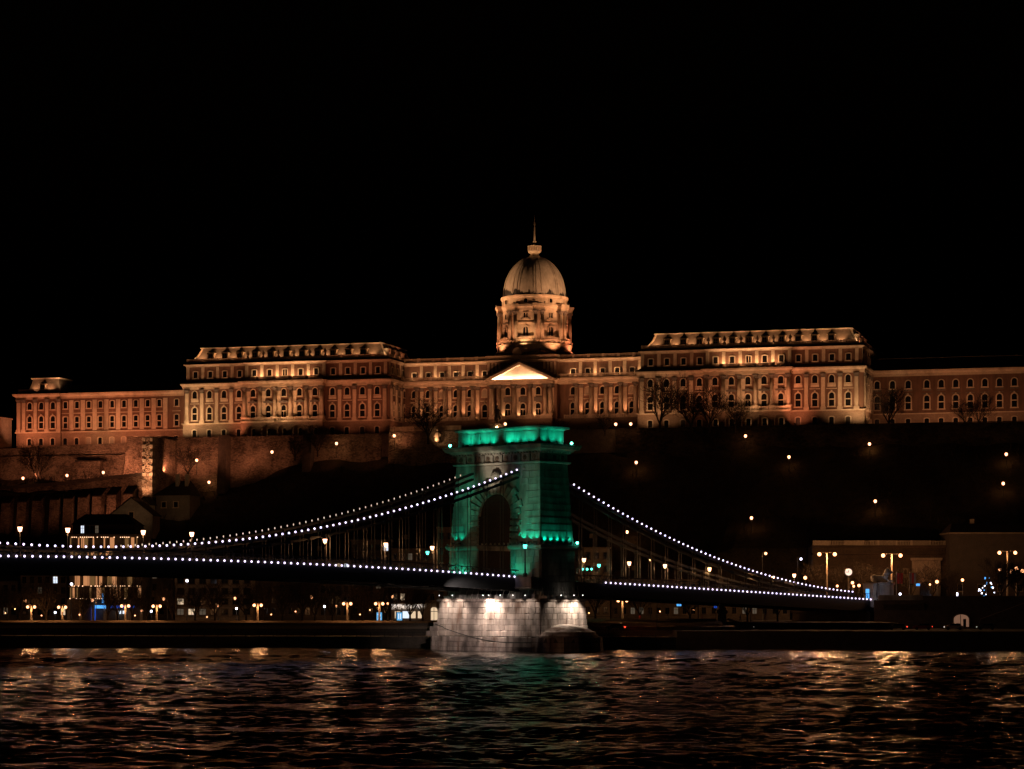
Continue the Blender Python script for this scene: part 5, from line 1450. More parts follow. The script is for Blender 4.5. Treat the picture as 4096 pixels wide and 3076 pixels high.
# fortress light: unseen spots added without fixtures
def gflood(x, t, y, x2, t2, y2, p, c, cone=95):
    """bare spot, no fixture, at castle depth t behind pixel (x, y), aimed at a wall spot"""
    spot(pal(ps(x, t), t, pz(x, y, t)), pal(ps(x2, t2), t2, pz(x2, y2, t2)), p, c, cone, 0.9, 0.3)
TM = (T0 + T1) / 2
spot(pal(TM - 0.5, -35.6, 41.5), pal(TM, -32, 49), 3600, WARM, 85, 0.9, 0.3); spot(pal(TM + 0.6, -35.4, 42.0), pal(TM, -31.9, 60), 34000, WARM, 46, 1.0, 0.3)
spot(pal(T0 - 7, -30.0, 49.5), pal(ps(530, -16), -16, pz(530, 1830, -16)), 17000, AMB, 70, 0.9, 0.3)
gflood(650, -30, 1985, 660, -15, 1860, 3000, AMB)
for x, p in ((440, 900), (340, 1100), (240, 900), (140, 650), (40, 600)): gflood(x, -26, 1905, x, -9, 1830, p * 2.8, AMB, 110)
for x, p in ((660, 2600), (720, 2600), (800, 3600), (960, 2400), (1080, 1100), (1300, 500), (1480, 500)): gflood(x, -24, 1880 - (x - 720) * 0.06, x, -14, 1790, p, AMB, 110)
for x, p in ((400, 1500), (455, 2200), (500, 1800), (40, 400), (180, 300)): gflood(x, -46, 2060, x, -32, 1985, p, AMB, 110)
gflood(520, -66, 2060, 520, -52, 2035, 600, YEL, 80); gflood(700, -48, 2030, 700, -34, 1995, 350, YEL, 90)
for s, p in ((100, 60),): spot(pal(s, -24, 55), pal(s, -14, 58), p, AMB, 130, 0.9, 0.3)

# terrace front of the court with balustrade, statue group and bust
w = empty('court_terrace', OR0, -BETA, 'stone terrace front with balustrade before the domed centre', 'terrace')
MB().rects([(-35, -11, -15.6, -11, 50), (-35, -11, -14.6, -11, 62.4)]).obj('wall', M['rubble'], w)
balustrade(w, -34.8, -12, -14.2, 62.4, 1.5, posts=8)
MB().box(-40, 36, -12.6, -11.5, 55, 62.0).obj('back_wall', M['quay'], w)
spot(pal(-19, -19, 59.0), pal(-17, -14.6, 61.5), 420, YEL, 120, 0.9, 0.2); spot(pal(-30, -19, 59.0), pal(-30, -14.6, 61), 260, AMB, 120, 0.9, 0.2)
def statue_obj(name, parts, mat, loc, rz, label, vox=0.12):
    mb = MB()
    for p_ in parts:
        if p_[0] == 's': mb.sph(p_[1], p_[2], 10, 8, p_[3])
        else: mb.tube(p_[1], p_[2], p_[3], p_[4], 8)
    o = mb.obj(name, mat, None, loc, rz, True); rm = o.modifiers.new('body', 'REMESH'); rm.mode = 'VOXEL'; rm.voxel_size = vox; rm.use_smooth_shade = True
    return o
# equestrian monument: pedestal with relief figures, horse and rider
es = ps(1988, -4)
eq = empty('monument', pal(es, -4, 61.75), -BETA, 'equestrian statue on a carved pedestal in front of the palace', 'monument')
MB().rects([(-1.9, 1.9, -2.6, 2.6, 0), (-1.9, 1.9, -2.6, 2.6, 0.6), (-1.5, 1.5, -2.2, 2.2, 0.7), (-1.4, 1.4, -2.1, 2.1, 2.6), (-1.7, 1.7, -2.4, 2.4, 2.8), (-1.7, 1.7, -2.4, 2.4, 3.1)]).obj('pedestal', M['trim'], eq)
mb = MB()
random.seed(3)
for k in range(16):
    a = k * 2 * math.pi / 16; mb.sph((1.7 * math.cos(a), 2.2 * math.sin(a), 2.2 + 0.6 * random.random()), 0.5, 8, 6, (1, 1, 1.4)); mb.tube((1.7 * math.cos(a), 2.2 * math.sin(a), 2.4), (1.9 * math.cos(a + 0.3), 2.4 * math.sin(a + 0.3), 0.6), 0.3, 0.2, 6)
o = mb.obj('relief_figures', M['plaster'], eq, smooth=True); rm = o.modifiers.new('body', 'REMESH'); rm.mode = 'VOXEL'; rm.voxel_size = 0.14
mb = MB()
for p_ in (('s', (0, 0.0, 5.6), 1.0, (0.62, 1.5, 0.75)), ('t', (0, -1.1, 5.9), (0, -1.9, 7.3), 0.5, 0.32), ('t', (0, -1.9, 7.3), (0, -2.7, 6.9), 0.33, 0.18), ('t', (0.35, -1.0, 5.3), (0.4, -1.7, 4.3), 0.26, 0.15), ('t', (0.4, -1.7, 4.3), (0.4, -1.3, 3.7), 0.15, 0.14),
           ('t', (-0.35, -1.0, 5.3), (-0.4, -1.1, 3.1), 0.26, 0.14), ('t', (0.35, 1.1, 5.4), (0.4, 1.4, 4.2), 0.36, 0.18), ('t', (0.4, 1.4, 4.2), (0.4, 1.2, 3.1), 0.17, 0.14), ('t', (-0.35, 1.1, 5.4), (-0.4, 1.0, 4.2), 0.36, 0.18), ('t', (-0.4, 1.0, 4.2), (-0.4, 1.3, 3.1), 0.17, 0.14),
           ('t', (0, 1.4, 5.9), (0, 2.2, 4.4), 0.2, 0.1), ('t', (0, 0, 6.0), (0, 0.05, 7.9), 0.42, 0.45), ('s', (0, 0.0, 8.55), 0.36, (0.9, 1, 1.15)), ('t', (0.4, 0, 7.7), (0.9, -0.6, 7.1), 0.2, 0.14), ('t', (-0.4, 0, 7.7), (-0.9, -0.5, 7.2), 0.2, 0.14),
           ('t', (0.4, -0.1, 6.1), (0.85, -0.4, 5.0), 0.27, 0.2), ('t', (0.85, -0.4, 5.0), (0.8, -0.2, 4.3), 0.2, 0.14), ('t', (-0.4, -0.1, 6.1), (-0.85, -0.4, 5.0), 0.27, 0.2), ('t', (-0.85, -0.4, 5.0), (-0.8, -0.2, 4.3), 0.2, 0.14)):
    if p_[0] == 's': mb.sph(p_[1], p_[2], 12, 8, p_[3])
    else: mb.tube(p_[1], p_[2], p_[3], p_[4], 8)
o = mb.obj('horse_and_rider', M['bronze'], eq, (0, 0, 0), R(30), True); rm = o.modifiers.new('body', 'REMESH'); rm.mode = 'VOXEL'; rm.voxel_size = 0.1; rm.use_smooth_shade = True
spot(pal(es + 3.0, -8.5, 62.8), pal(es, -5, 64.5), 240, YEL, 80, 0.9, 0.15)
bs = ps(1752, -16)
sg_ = statue_obj('terrace_statue', [('s', (0, 0, 0.9), 0.9, (0.9, 0.8, 1.0)), ('t', (0, 0, 1.0), (0.1, 0, 3.0), 0.75, 0.55), ('s', (0.1, 0, 3.7), 0.42, (0.9, 1, 1.1)), ('t', (0.5, 0, 2.9), (1.0, -0.3, 1.9), 0.25, 0.18), ('t', (-0.4, 0, 2.9), (-0.8, -0.2, 1.7), 0.25, 0.18)],
                 M['trim'], pal(bs, -17.0, 58.8), 0.3, '')
tag(sg_, 'pale standing statue beside the court terrace, lit from its feet', 'statue')
spot(pal(bs + 0.9, -19.5, 58.6), pal(bs, -17, 61), 150, YEL, 90, 0.9, 0.1)

# ---- bare trees
def tree_mesh(seed, h, spread=0.55, depth=6):
    """short trunk, several rising limbs, twigs leaving every limb along its length"""
    rnd = random.Random(seed); tr = MB(); cr = MB()
    def bend(d, s):
        a = rnd.uniform(0, 2 * math.pi); o = d.orthogonal().normalized(); w_ = d.cross(o)
        return (d + (o * math.cos(a) + w_ * math.sin(a)) * s + Vector((0, 0, 0.10))).normalized()
    def grow(p, d, L, r, k):
        n = 3 if k < 3 else 2
        for i in range(n):
            q = p + d * (L / n)
            (tr if k < 2 else cr).tube(p, q, max(r, 0.022), max(r * 0.8, 0.02), 5 if k < 2 else 3)
            p = q; d = bend(d, 0.16); r *= 0.8
            if k < depth and (i > 0 or k > 0):
                for j in range(2 if k < 3 else rnd.choice((1, 2))):
                    grow(p, bend(d, rnd.uniform(0.45, 1.0) * spread * 1.25), L * rnd.uniform(0.5, 0.72), r * 0.62, k + 1)
    base = Vector((0, 0, h * 0.16))
    tr.tube((0, 0, 0), base, h * 0.03, h * 0.024, 7)
    for i in range(rnd.choice((4, 5))):
        a = i * 1.35 + rnd.uniform(-0.4, 0.4); s_ = rnd.uniform(0.25, 0.75) * spread * 1.1
        grow(base, Vector((math.cos(a) * s_, math.sin(a) * s_, 1)).normalized(), h * rnd.uniform(0.40, 0.5), h * 0.017, 1)
    return tr.mesh('trunk', M['bark']), cr.mesh('crown', M['bark'])
TREES = [tree_mesh(s, 10, sp, 5) for s, sp in ((1, 0.75), (2, 0.9), (3, 0.7), (4, 1.0))]
def tree(p, h, kind, rz, label, group=None, wide=1.0):
    r = empty('bare_tree', p, rz, label, 'tree', group)
    r.scale = (h / 10 * wide, h / 10 * wide, h / 10)
    a, b = TREES[kind]
    link('trunk', a, r); link('crown', b, r)
    return r
random.seed(21)
hill_trees = [(1713, 1770, 13, 1, -16.5, 'broad bare tree in front of the left colonnade'), (2640, 1722, 15, 0, -16, 'tallest bare tree before the left end of the right wing'),
              (2765, 1722, 13, 3, -16, 'bare tree before the middle of the right wing'), (2838, 1722, 12, 2, -15.8, 'thin bare tree touching the red-lit columns of the right wing'), (2940, 1722, 10, 1, -16, 'low bare tree under the arcades of the right wing'),
              (3862, 1712, 8.5, 0, 4, 'left one of two bare trees before the far right wing'), (3915, 1712, 9.5, 2, 4, 'right one of two bare trees before the far right wing'), (3555, 1712, 13, 3, 2, 'faint bare tree near the corner of the far right wing'),
              (152, 1938, 12, 2, -24, 'slender bare tree against the left curtain wall'), (752, 1905, 10, 3, -21, 'leaning bare tree right of the narrow fortress tower'), (1180, 1835, 7, 1, -20, 'small bare tree under the left river wing'),
              (1270, 1820, 9, 0, -20, 'dark bushy tree under the left river wing'), (2230, 1745, 6, 3, -16, 'small dark tree right above the bridge tower'), (2420, 1735, 6, 1, -16, 'low dark tree before the right colonnade')]
for x, y, h, kd, t, lb in hill_trees:
    s = ps(x, t); z = pz(x, y, t)
    tree(pal(s, t, z - 0.6), h, kd, random.uniform(0, 6), lb, 'bare trees below the palace', random.uniform(1.0, 1.25))

# undergrowth: twig tufts over the slope
m = MB(); rnd = random.Random(9)
for k in range(2600):
    s = rnd.uniform(-200, 190); t = rnd.uniform(-74, -15)
    z = hill(s, t); p = pal(s, t, z)
    for j in range(4):
        q = p + Vector((rnd.uniform(-1.2, 1.2), rnd.uniform(-1.2, 1.2), rnd.uniform(0.7, 2.4)))
        m.tube(p, q, 0.06, 0.02, 3)
tag(m.obj('undergrowth', M['bark']), 'dark leafless scrub over the castle slope', kind='stuff')

# ---- path lamps on the hill
HPOST = MB().lathe([(0.12, 0), (0.09, 0.6), (0.06, 4.0), (0.1, 4.05)], 6).mesh('post', M['iron'])
HG = MB().lathe([(0.2, -0.05), (0.38, 0.2), (0.4, 0.58), (0.24, 0.78)], 8).mesh('lamp_glass', G['hill'])
HC = MB().lathe([(0.36, 0.80), (0.2, 0.98), (0.03, 1.12)], 8).mesh('lamp_cap', M['iron'])
def path_lamp(p, label, h=4.0):
    r = empty('path_lamp', p, 0, label, 'street lamp', 'path lamps on the castle hill')
    link('post', HPOST, r, (0, 0, 0), 0, (1, 1, h / 4.0)); link('lamp_glass', HG, r, (0, 0, h + 0.02)); link('lamp_cap', HC, r, (0, 0, h + 0.02)); bulb_light(Vector(p) + Vector((0, 0, h - 0.2)), 130, SODIUM, 0.2)
pl = [(92, 1913, 'leftmost lamp on the rampart before the curtain wall'), (268, 1902, 'middle lamp on the rampart beside the projecting bay'), (413, 1890, 'right lamp on the rampart near the battered wall'),
      (787, 1841, 'lamp just right of the narrow fortress tower'), (836, 1929, 'lamp low on the slope beside the long house'), (1088, 1808, 'lamp on the wall under the columned middle of the left wing'),
      (1346, 1774, 'lamp under the right half of the left river wing'), (1577, 1743, 'lamp beside the court terrace balustrade'), (2021, 1696, 'lamp right of the equestrian monument above the green tower'),
      (2463, 1697, 'left of two close lamps before the right colonnade'), (2523, 1696, 'right of two close lamps before the right colonnade'), (2545, 1850, 'lamp halfway up the dark slope right of the green tower'), (2508, 2128, 'low lamp on the slope behind the right chain'),
      (2982, 1744, 'lamp under the middle of the right river wing'), (3156, 1828, 'lamp on the upper slope below the right river wing'), (3478, 1776, 'lamp under the far corner of the right river wing'),
      (3501, 2005, 'lamp in the middle of the right-hand slope'), (3006, 2072, 'lamp above the retaining wall on the lower slope'), (4025, 1817, 'uppermost lamp at the right edge of the slope'), (4013, 1934, 'lower lamp at the right edge of the slope')]
for x, y, lb in pl:
    near_wall = y < 1790
    if near_wall:
        t = -16.5; s = ps(x, t); path_lamp(pal(s, t, pz(x, y, t) - 4.4), lb)
    elif x < 450:
        t = -27.0; s = ps(x, t); path_lamp(pal(s, t, pz(x, y, t) - 4.4), lb)
    else:
        path_lamp(march(x, y, 4.4), lb)
# ------------------------------------------------------------------ town along the far bank
def gz(X): return 5.6
BW = {}
def bwin(w, h, arched=False):
    k = (w, h, arched)
    if k not in BW:
        rise = w / 2 if arched else 0.0
        f = frame_mesh('window', w, h, rise, 0.14, 0.12, M['darkwall'], True)
        p = pane_mesh('pane', w, h, rise, M['pane'])
        b = MB().box(-0.04, 0.04, -0.07, -0.036, 0, h).box(-w / 2, -0.04, -0.07, -0.036, h * 0.62, h * 0.62 + 0.08).box(0.04, w / 2, -0.07, -0.036, h * 0.62, h * 0.62 + 0.08).mesh('glazing_bar', M['iron'])
        BW[k] = (f, p, b)
    return BW[k]
def bwindow(root, x, z, w, h, lit=None, arched=False, y=0.0):
    f, p, b = bwin(w, h, arched)
    o = link('window', f, root, (x, y, z)); q = link('pane', p, o)
    if lit: q.material_slots[0].link = 'OBJECT'; q.material_slots[0].material = G[lit]
    link('glazing_bar', b, o)
    return o
def building(x0, x1, Y, ztop, label, floors, cols, zb=5.5, depth=14, wall=None, lit={}, ww=1.1, wh=1.7, roof=2.5, first=1.0, arched_row=None, skip_row=()):
    a, b = px(x0, 0, Y).x, px(x1, 0, Y).x
    r = empty('town_house', ((a + b) / 2, Y, zb), 0, label, 'building', 'houses along the far bank')
    hw = (b - a) / 2; H = ztop - zb
    MB().box(-hw, hw, 0, depth, 0, H).obj('wall', wall or M['darkwall'], r)
    MB().rects([(-hw - 0.3, hw + 0.3, -0.45, depth, H), (-hw - 0.4, hw + 0.4, -0.6, depth, H + 0.35)]).obj('cornice', M['darkwall'], r)
    if roof: 
        ro = MB().rects([(-hw - 0.2, hw + 0.2, -0.4, depth, H + 0.35), (-hw + 1.5, hw - 1.5, depth * 0.42, depth * 0.58, H + 0.35 + roof)]).obj('roof', M['darkroof'], r)
        MB().box(-hw * 0.5, -hw * 0.5 + 1.0, depth * 0.45, depth * 0.55, H + 0.4, H + roof + 1.6).obj('chimney', M['darkwall'], ro)
    fh = (H - first) / floors
    for j in range(floors):
        if j in skip_row: continue
        for i in range(cols):
            xx = -hw + (i + 0.5) * 2 * hw / cols
            bwindow(r, xx, first + j * fh + (fh - wh) * 0.45, ww, wh, lit.get((j, i)), arched_row == j)
        MB().box(-hw, hw, -0.14, 0, first + j * fh - 0.1, first + j * fh + 0.06).obj('storey_band', M['darkwall'], r)
    return r
# left to right
building(-120, 70, 632, 15.5, 'low dim house at the left edge behind the twin lamps', 3, 6, lit={(0, 3): 'dimwin', (0, 4): 'dimwin'}, roof=3)
building(82, 268, 628, 17.5, 'dim house left of the glass-fronted hotel', 4, 6, lit={(3, 4): 'coolwin', (0, 5): 'warmwin', (2, 2): 'dimwin'})
building(575, 690, 634, 19.0, 'dark narrow house right of the glass-fronted hotel', 4, 4, lit={(3, 1): 'dimwin'})
building(700, 1010, 626, 17.2, 'plain four-storey house with wide dark windows and a lit bay at its left', 4, 7, ww=1.6, wh=1.5, lit={(1, 0): 'warmwin', (0, 0): 'dimwin', (0, 1): 'warmwin', (0, 2): 'dimwin'}, wall=M['plaster'], roof=0)
building(1015, 1210, 634, 18.6, 'dark house with garage doors behind the quay trees', 4, 6, lit={})
building(1215, 1400, 630, 21.0, 'dim house with two tall arched lit windows on its top floor', 5, 6, lit={(4, 4): 'warmwin', (4, 5): 'coolwin'}, arched_row=4, wh=1.9, ww=1.3)
building(1405, 1560, 640, 26.5, 'tall dim house with a blue-lit window seen through the chains', 6, 5, lit={(5, 4): 'coolwin', (2, 3): 'dimwin'})
building(1566, 1745, 632, 24.0, 'house with icicle lights over its ground-floor cafe', 5, 6, lit={(1, 0): 'dimwin', (1, 1): 'warmwin', (4, 2): 'dimwin'}, skip_row=(0,))
building(1750, 2010, 646, 30.0, 'tall unlit house hidden behind the bridge tower', 6, 8, lit={})
building(2015, 2330, 650, 24.0, 'unlit house behind the right side of the tower', 5, 9, lit={})
building(2335, 2440, 640, 24.5, 'narrow dim stone house right of the green tower', 5, 3, lit={(1, 1): 'dimwin'}, wall=M['plaster'])
building(2445, 2790, 644, 16.0, 'long dark house under the right half of the bridge', 3, 10, lit={(0, 2): 'dimwin', (0, 3): 'dimwin', (0, 7): 'dimwin'})
building(2795, 3160, 648, 13.0, 'low dark building beside the stone pillar and steps', 2, 9, lit={(0, 4): 'dimwin', (0, 5): 'dimwin'})

# hotel with lit glass bands
HY = 618.0
a, b = px(278, 0, HY).x, px(568, 0, HY).x
ht_ = empty('hotel', ((a + b) / 2, HY, 5.5), 0, 'modern hotel with amber curtained glass bands and blue shop signs', 'building')
hw = (b - a) / 2
MB().box(-hw, hw, 0.6, 16, 0, 22.0).obj('wall', M['darkwall'], ht_)
for i in range(7): MB().box(-hw + i * 2 * hw / 6 - 0.35, -hw + i * 2 * hw / 6 + 0.35, -1.4, -0.7, 0, 5.4).obj('column', M['plaster'], ht_)
rnd = random.Random(4)
for j, z in enumerate((5.75, 8.95, 12.15, 15.35, 18.6)):
    MB().box(-hw - 0.2, hw + 0.2, -1.5, 0.6, z - 0.32, z).obj('floor_slab', M['darkwall'], ht_)
    x = -hw + 0.1; i = 0
    while x < hw - 0.3:
        wd = rnd.choice((0.35, 0.5, 0.8, 1.1, 0.3))
        f = (x + hw) / (2 * hw)
        on = rnd.random() < (0.62 if j == 4 else (0.75 if f < 0.62 else 0.15))
        if on:
            m = MB(); n = max(2, int(wd / 0.12))
            for q in range(n):
                m.add([(x + wd * q / n, 0.25 + 0.06 * (q % 2), z + 0.05), (x + wd * (q + 1) / n, 0.25 + 0.06 * ((q + 1) % 2), z + 0.05), (x + wd * (q + 1) / n, 0.25 + 0.06 * ((q + 1) % 2), z + 2.75), (x + wd * q / n, 0.25 + 0.06 * (q % 2), z + 2.75)], [(0, 1, 2, 3)])
            m.obj('curtain', G['curtain'] if rnd.random() < 0.5 else G['curtain2'], ht_)
        x += wd + rnd.choice((0.05, 0.1, 0.5, 0.15)); i += 1
    m = MB()
    for q in range(12): m.box(-hw + q * 2 * hw / 11 - 0.05, -hw + q * 2 * hw / 11 + 0.05, -0.1, 0.02, z, z + 2.88)
    m.obj('mullion_row', M['iron'], ht_)
    gl = bpy.data.materials.get('hotel_glazing') or plain('hotel_glazing', (0.02, 0.015, 0.012), 0.1, 0, 0.5)
    m = MB()
    for q in range(34):
        if rnd.random() < (0.75 if j in (1, 4) else 0.35): m.sph((-hw + 0.4 + q * (2 * hw - 0.8) / 33, -1.55, z + (2.75 if j == 4 else -0.05)), 0.13, 6, 4)
    if m.v: tag(m.obj('fairy_light_row', G['fairy'], ht_), kind='stuff')
MB().rects([(-hw - 0.5, hw + 0.5, -1.7, 16, 21.6), (-hw - 0.5, hw + 0.5, -1.7, 16, 22.1)]).obj('cornice', M['darkwall'], ht_)
MB().rects([(-hw + 0.5, hw - 2, 2, 15, 22.1), (-hw + 0.5, hw - 2, 2, 15, 24.6), (-hw, hw - 1.5, 1.5, 15.5, 24.7), (-hw + 3, hw - 5, 6, 11, 27.5)]).obj('roof_storey', M['darkroof'], ht_)
for x, lt in ((-6.3, 'coolwin'), (-5.0, None), (-3.8, None), (-2.6, 'dimwin')): bwindow(ht_, x, 22.5, 0.8, 1.9, lt, False, 2.0)
MB().box(-hw + 6.8, -hw + 9.6, -1.6, -1.45, 3.2, 4.0).obj('blue_sign', G['cyan'], ht_)
for x, w_ in ((-hw + 10.8, 0.9), (-hw + 12.2, 1.1), (-hw + 13.6, 0.8), (-hw + 15.6, 0.5), (-hw + 16.5, 0.6)): MB().box(x, x + w_, -1.6, -1.45, 3.3, 3.9).obj('blue_sign', G['blue'], ht_)
MB().box(-hw + 5.6, -hw + 6.9, -0.4, -0.3, 0.1, 3.6).obj('blue_sign', G['blue'], ht_)
MB().box(-hw + 8.6, -hw + 8.95, -1.7, -1.5, 4.6, 7.0).obj('blue_sign', G['cyan'], ht_)
for x, w_, h_ in ((-hw + 12.0, 1.2, 0.8), (-hw + 13.6, 0.7, 0.8)): MB().box(x, x + w_, -0.1, 0.0, 1.8, 1.8 + h_).obj('shop_window', G['coolwin'], ht_)

# cafe front with icicle lights
cf = empty('cafe_front', px(1650, 0, 631.0) * 1.0, 0, 'cafe front hung with white icicle lights and an arched door', 'shop front')
cf.location = (px(1650, 0, 631.0).x, 631.0, 5.6)
MB().box(-5.6, 4.8, 0.1, 0.6, 0, 4.4).obj('wall', M['plaster'], cf)
m = MB(); rnd = random.Random(8)
for k in range(90):
    x = -5.4 + k * 0.095; L_ = rnd.uniform(0.3, 1.3); m.box(x - 0.025, x + 0.025, -0.1, -0.05, 4.1 - L_, 4.1)
tag(m.obj('icicle_lights', G['shop'], cf), kind='stuff')
for x, w_ in ((-4.6, 1.4), (-2.6, 1.7), (-0.4, 1.2), (1.4, 1.0)): MB().box(x, x + w_, 0.02, 0.1, 0.5, 2.3).obj('shop_window', G['warmwin'] if x != -2.6 else G['coolwin'], cf)
o = link('window', frame_mesh('window', 1.9, 3.4, 0.95, 0.2, 0.15, M['plaster'], False), cf, (5.6, 0.2, 0.0)); link('pane', pane_mesh('pane', 1.9, 3.4, 0.95, G['warmwin']), o)
link('glazing_bar', MB().box(-0.06, 0.06, -0.1, -0.036, 0, 3.4).box(-0.95, -0.06, -0.1, -0.036, 2.2, 2.35).box(0.06, 0.95, -0.1, -0.036, 2.2, 2.35).mesh('glazing_bar', M['iron']), o)

# right: retaining wall with balustrade, portal, far right building
RWY = 640.0
xa, xb = px(3250, 0, RWY).x, px(3782, 0, RWY).x
rw = empty('retaining_wall', ((xa + xb) / 2, RWY, 10.5), 0, 'high stone retaining wall with balustrade and cornice behind the square', 'wall')
hw = (xb - xa) / 2; zt = 10.2 + (2410 - 2162) / FPX * RWY - 10.5
MB().box(-hw, hw, 0, 10, -5, zt - 1.6).obj('wall', M['duskstone'], rw)
MB().rects([(-hw, hw, -0.2, 3, zt - 3.8), (-hw, hw, -0.5, 3, zt - 3.6), (-hw, hw, -0.5, 3, zt - 3.2)]).obj('string_course', M['duskstone'], rw)
MB().rects([(-hw, hw, -0.3, 3, zt - 1.9), (-hw - 0.3, hw + 0.3, -1.0, 3, zt - 1.5), (-hw - 0.3, hw + 0.3, -1.0, 3, zt - 1.3)]).obj('cornice', M['duskstone'], rw)
n = 8
for k in range(n):
    x0_ = -hw + k * 2 * hw / n; x1_ = x0_ + 2 * hw / n
    if k % 2 == 0: MB().box(x0_, x1_, -0.5, 0.1, zt - 1.3, zt).obj('parapet', M['darkwall'], rw)
    else: balustrade(rw, x0_, x1_, -0.2, zt - 1.3, 1.25, mat=M['darkwall'], posts=30)
# carved portal
xp_ = px(3715, 0, RWY).x - rw.location.x
MB().rects([(xp_ - 4.5, xp_ + 3.0, -0.9, 0.2, -1), (xp_ - 4.5, xp_ + 3.0, -0.9, 0.2, zt - 5.4), (xp_ - 4.9, xp_ + 3.4, -1.3, 0.2, zt - 5.2), (xp_ - 4.9, xp_ + 3.4, -1.3, 0.2, zt - 4.6)]).obj('portal', M['darkwall'], rw)
m = MB()
for k in range(9): m.box(xp_ - 4.4 + k * 0.85, xp_ - 4.0 + k * 0.85, -1.2, -0.9, zt - 6.1, zt - 5.45)
m.obj('dentil_row', M['darkwall'], rw)
m = MB(); m.sph((xp_ - 0.8, -1.0, zt - 7.4), 0.7, 10, 8, (1, 0.5, 1)); m.obj('medallion', M['capital'], rw)
m = MB(); m.prism([(xp_ - 2.6 + p_[0] * 2.0, -1.0 + p_[1]) for p_ in [(0, 0), (0, 5.0), (0.25, 5.9), (0.8, 6.3), (1.35, 5.9), (1.6, 5.0), (1.6, 0)]], -0.99, -0.9); m.obj('portal_opening', M['pane'], rw)
spot((rw.location.x + xp_ - 2, RWY - 6, 11.2), (rw.location.x + xp_ - 0.5, RWY, 19), 900, AMB, 70, 0.9, 0.3); spot((rw.location.x + xp_ - 14, RWY - 9, 11.2), (rw.location.x + xp_ - 9, RWY, 24), 1500, AMB, 60, 0.9, 0.3)
wb_ = building(3800, 4200, 634, 10.2 + (2410 - 2135) / FPX * 634, 'dark building at the right edge behind the square', 3, 5, zb=10.5, lit={}, wall=M['ledge'], skip_row=(1, 2))
# front wall of the square with parapet, baluster niche and lit archway
fw_ = empty('square_front_wall', (92, 590.5, 4.0), math.atan(-0.1415), 'dark retaining wall of the square with a lit white archway', 'wall')
MB().box(-3.5, 60, -0.4, 1.0, 0, 6.4).obj('wall', M['quay'], fw_)
MB().box(-3.5, 60, -0.7, 1.0, 6.4, 6.75).obj('ledge', M['quay'], fw_)
MB().box(-2.5, 8.2, -0.55, 0.6, 6.75, 8.0).obj('parapet', M['tower'], fw_)
MB().box(8.2, 60, -0.5, 0.5, 6.75, 7.8).obj('parapet', M['quay'], fw_)
balustrade(fw_, -1.5, 8.5, -0.75, 4.6, 1.3, mat=M['quay'], posts=30)
X0 = px(3848, 0, 588).x - 92
o = link('window', frame_mesh('window', 3.6, 3.0, 1.1, 0.25, 0.3, M['plaster'], False), fw_, (X0, -0.42, 0.3)); o.name = 'archway'
link('pane', pane_mesh('pane', 3.6, 3.0, 1.1, G['arch']), o); MB().box(0.45, 1.15, -0.12, -0.04, 0, 1.9).obj('door', M['iron'], o); MB().box(-0.25, -0.1, -0.14, -0.04, 0, 2.9).obj('door_post', M['iron'], o)
m = MB(); m.bar((X0 + 4.0, -0.8, 0.4), (X0 + 4.6, -0.8, 2.2), 0.08, 0.08); m.bar((X0 + 4.6, -0.8, 2.2), (X0 + 11, -0.8, 4.6), 0.08, 0.12); m.bar((X0 + 11, -0.8, 4.6), (X0 + 15.5, -0.8, 6.3), 0.08, 0.12); m.obj('stair_rail', M['plaster'], fw_)
# right part: pillar and steps at the end of the promenade wall
sp_ = empty('stone_pillar', (px(2887, 0, 562).x, 562.0, 4.0), 0, 'pale stone pillar with stepped cap beside the quay steps', 'pillar')
MB().rects([(-1.1, 1.1, -1.1, 1.1, 0), (-1.0, 1.0, -1.0, 1.0, 3.6), (-1.3, 1.3, -1.3, 1.3, 3.8), (-1.3, 1.3, -1.3, 1.3, 4.2), (-0.7, 0.7, -0.7, 0.7, 4.7), (-0.5, 0.5, -0.5, 0.5, 6.0), (-0.1, 0.1, -0.1, 0.1, 6.6)]).obj('shaft', M['plaster'], sp_)
st_ = empty('quay_steps', (px(2900, 0, 560).x, 560.5, 4.0), 0, 'short flight of quay steps beside the stone pillar', 'steps')
for k in range(8): MB().box(0.6 + k * 0.42 - 0.0, 4.2, -0.2 + k * 0.3, 3.0, k * 0.2 + 0.0, (k + 1) * 0.2).obj('step', M['paving'], st_)
MB().bar((0.6, -0.6, 2.4), (5.2, -0.6, 0.6), 0.5, 0.5).obj('stair_parapet', M['plaster'], st_)
w = empty('promenade_parapet', label='lit stone parapet on the quay road right of the pier', cat='parapet')
m = MB()
for (u0, u1) in ((2300, 2860),):
    p0, p1 = px(u0, 0, 558), px(u1, 0, 556)
    m.loft([[(p0.x, 557.2, 4), (p1.x, 555.2, 4), (p1.x, 556.2, 4), (p0.x, 558.2, 4)], [(p0.x, 557.2, 6.5), (p1.x, 555.2, 6.5), (p1.x, 556.2, 6.5), (p0.x, 558.2, 6.5)]])
m.obj('wall', M['paving'], w)
MB().loft([[(p0.x, 556.9, 5.5), (p1.x, 554.9, 5.5), (p1.x, 555.4, 5.5), (p0.x, 557.4, 5.5)], [(p0.x, 556.9, 5.75), (p1.x, 554.9, 5.75), (p1.x, 555.4, 5.75), (p0.x, 557.4, 5.75)]]).obj('coping', M['paving'], w)

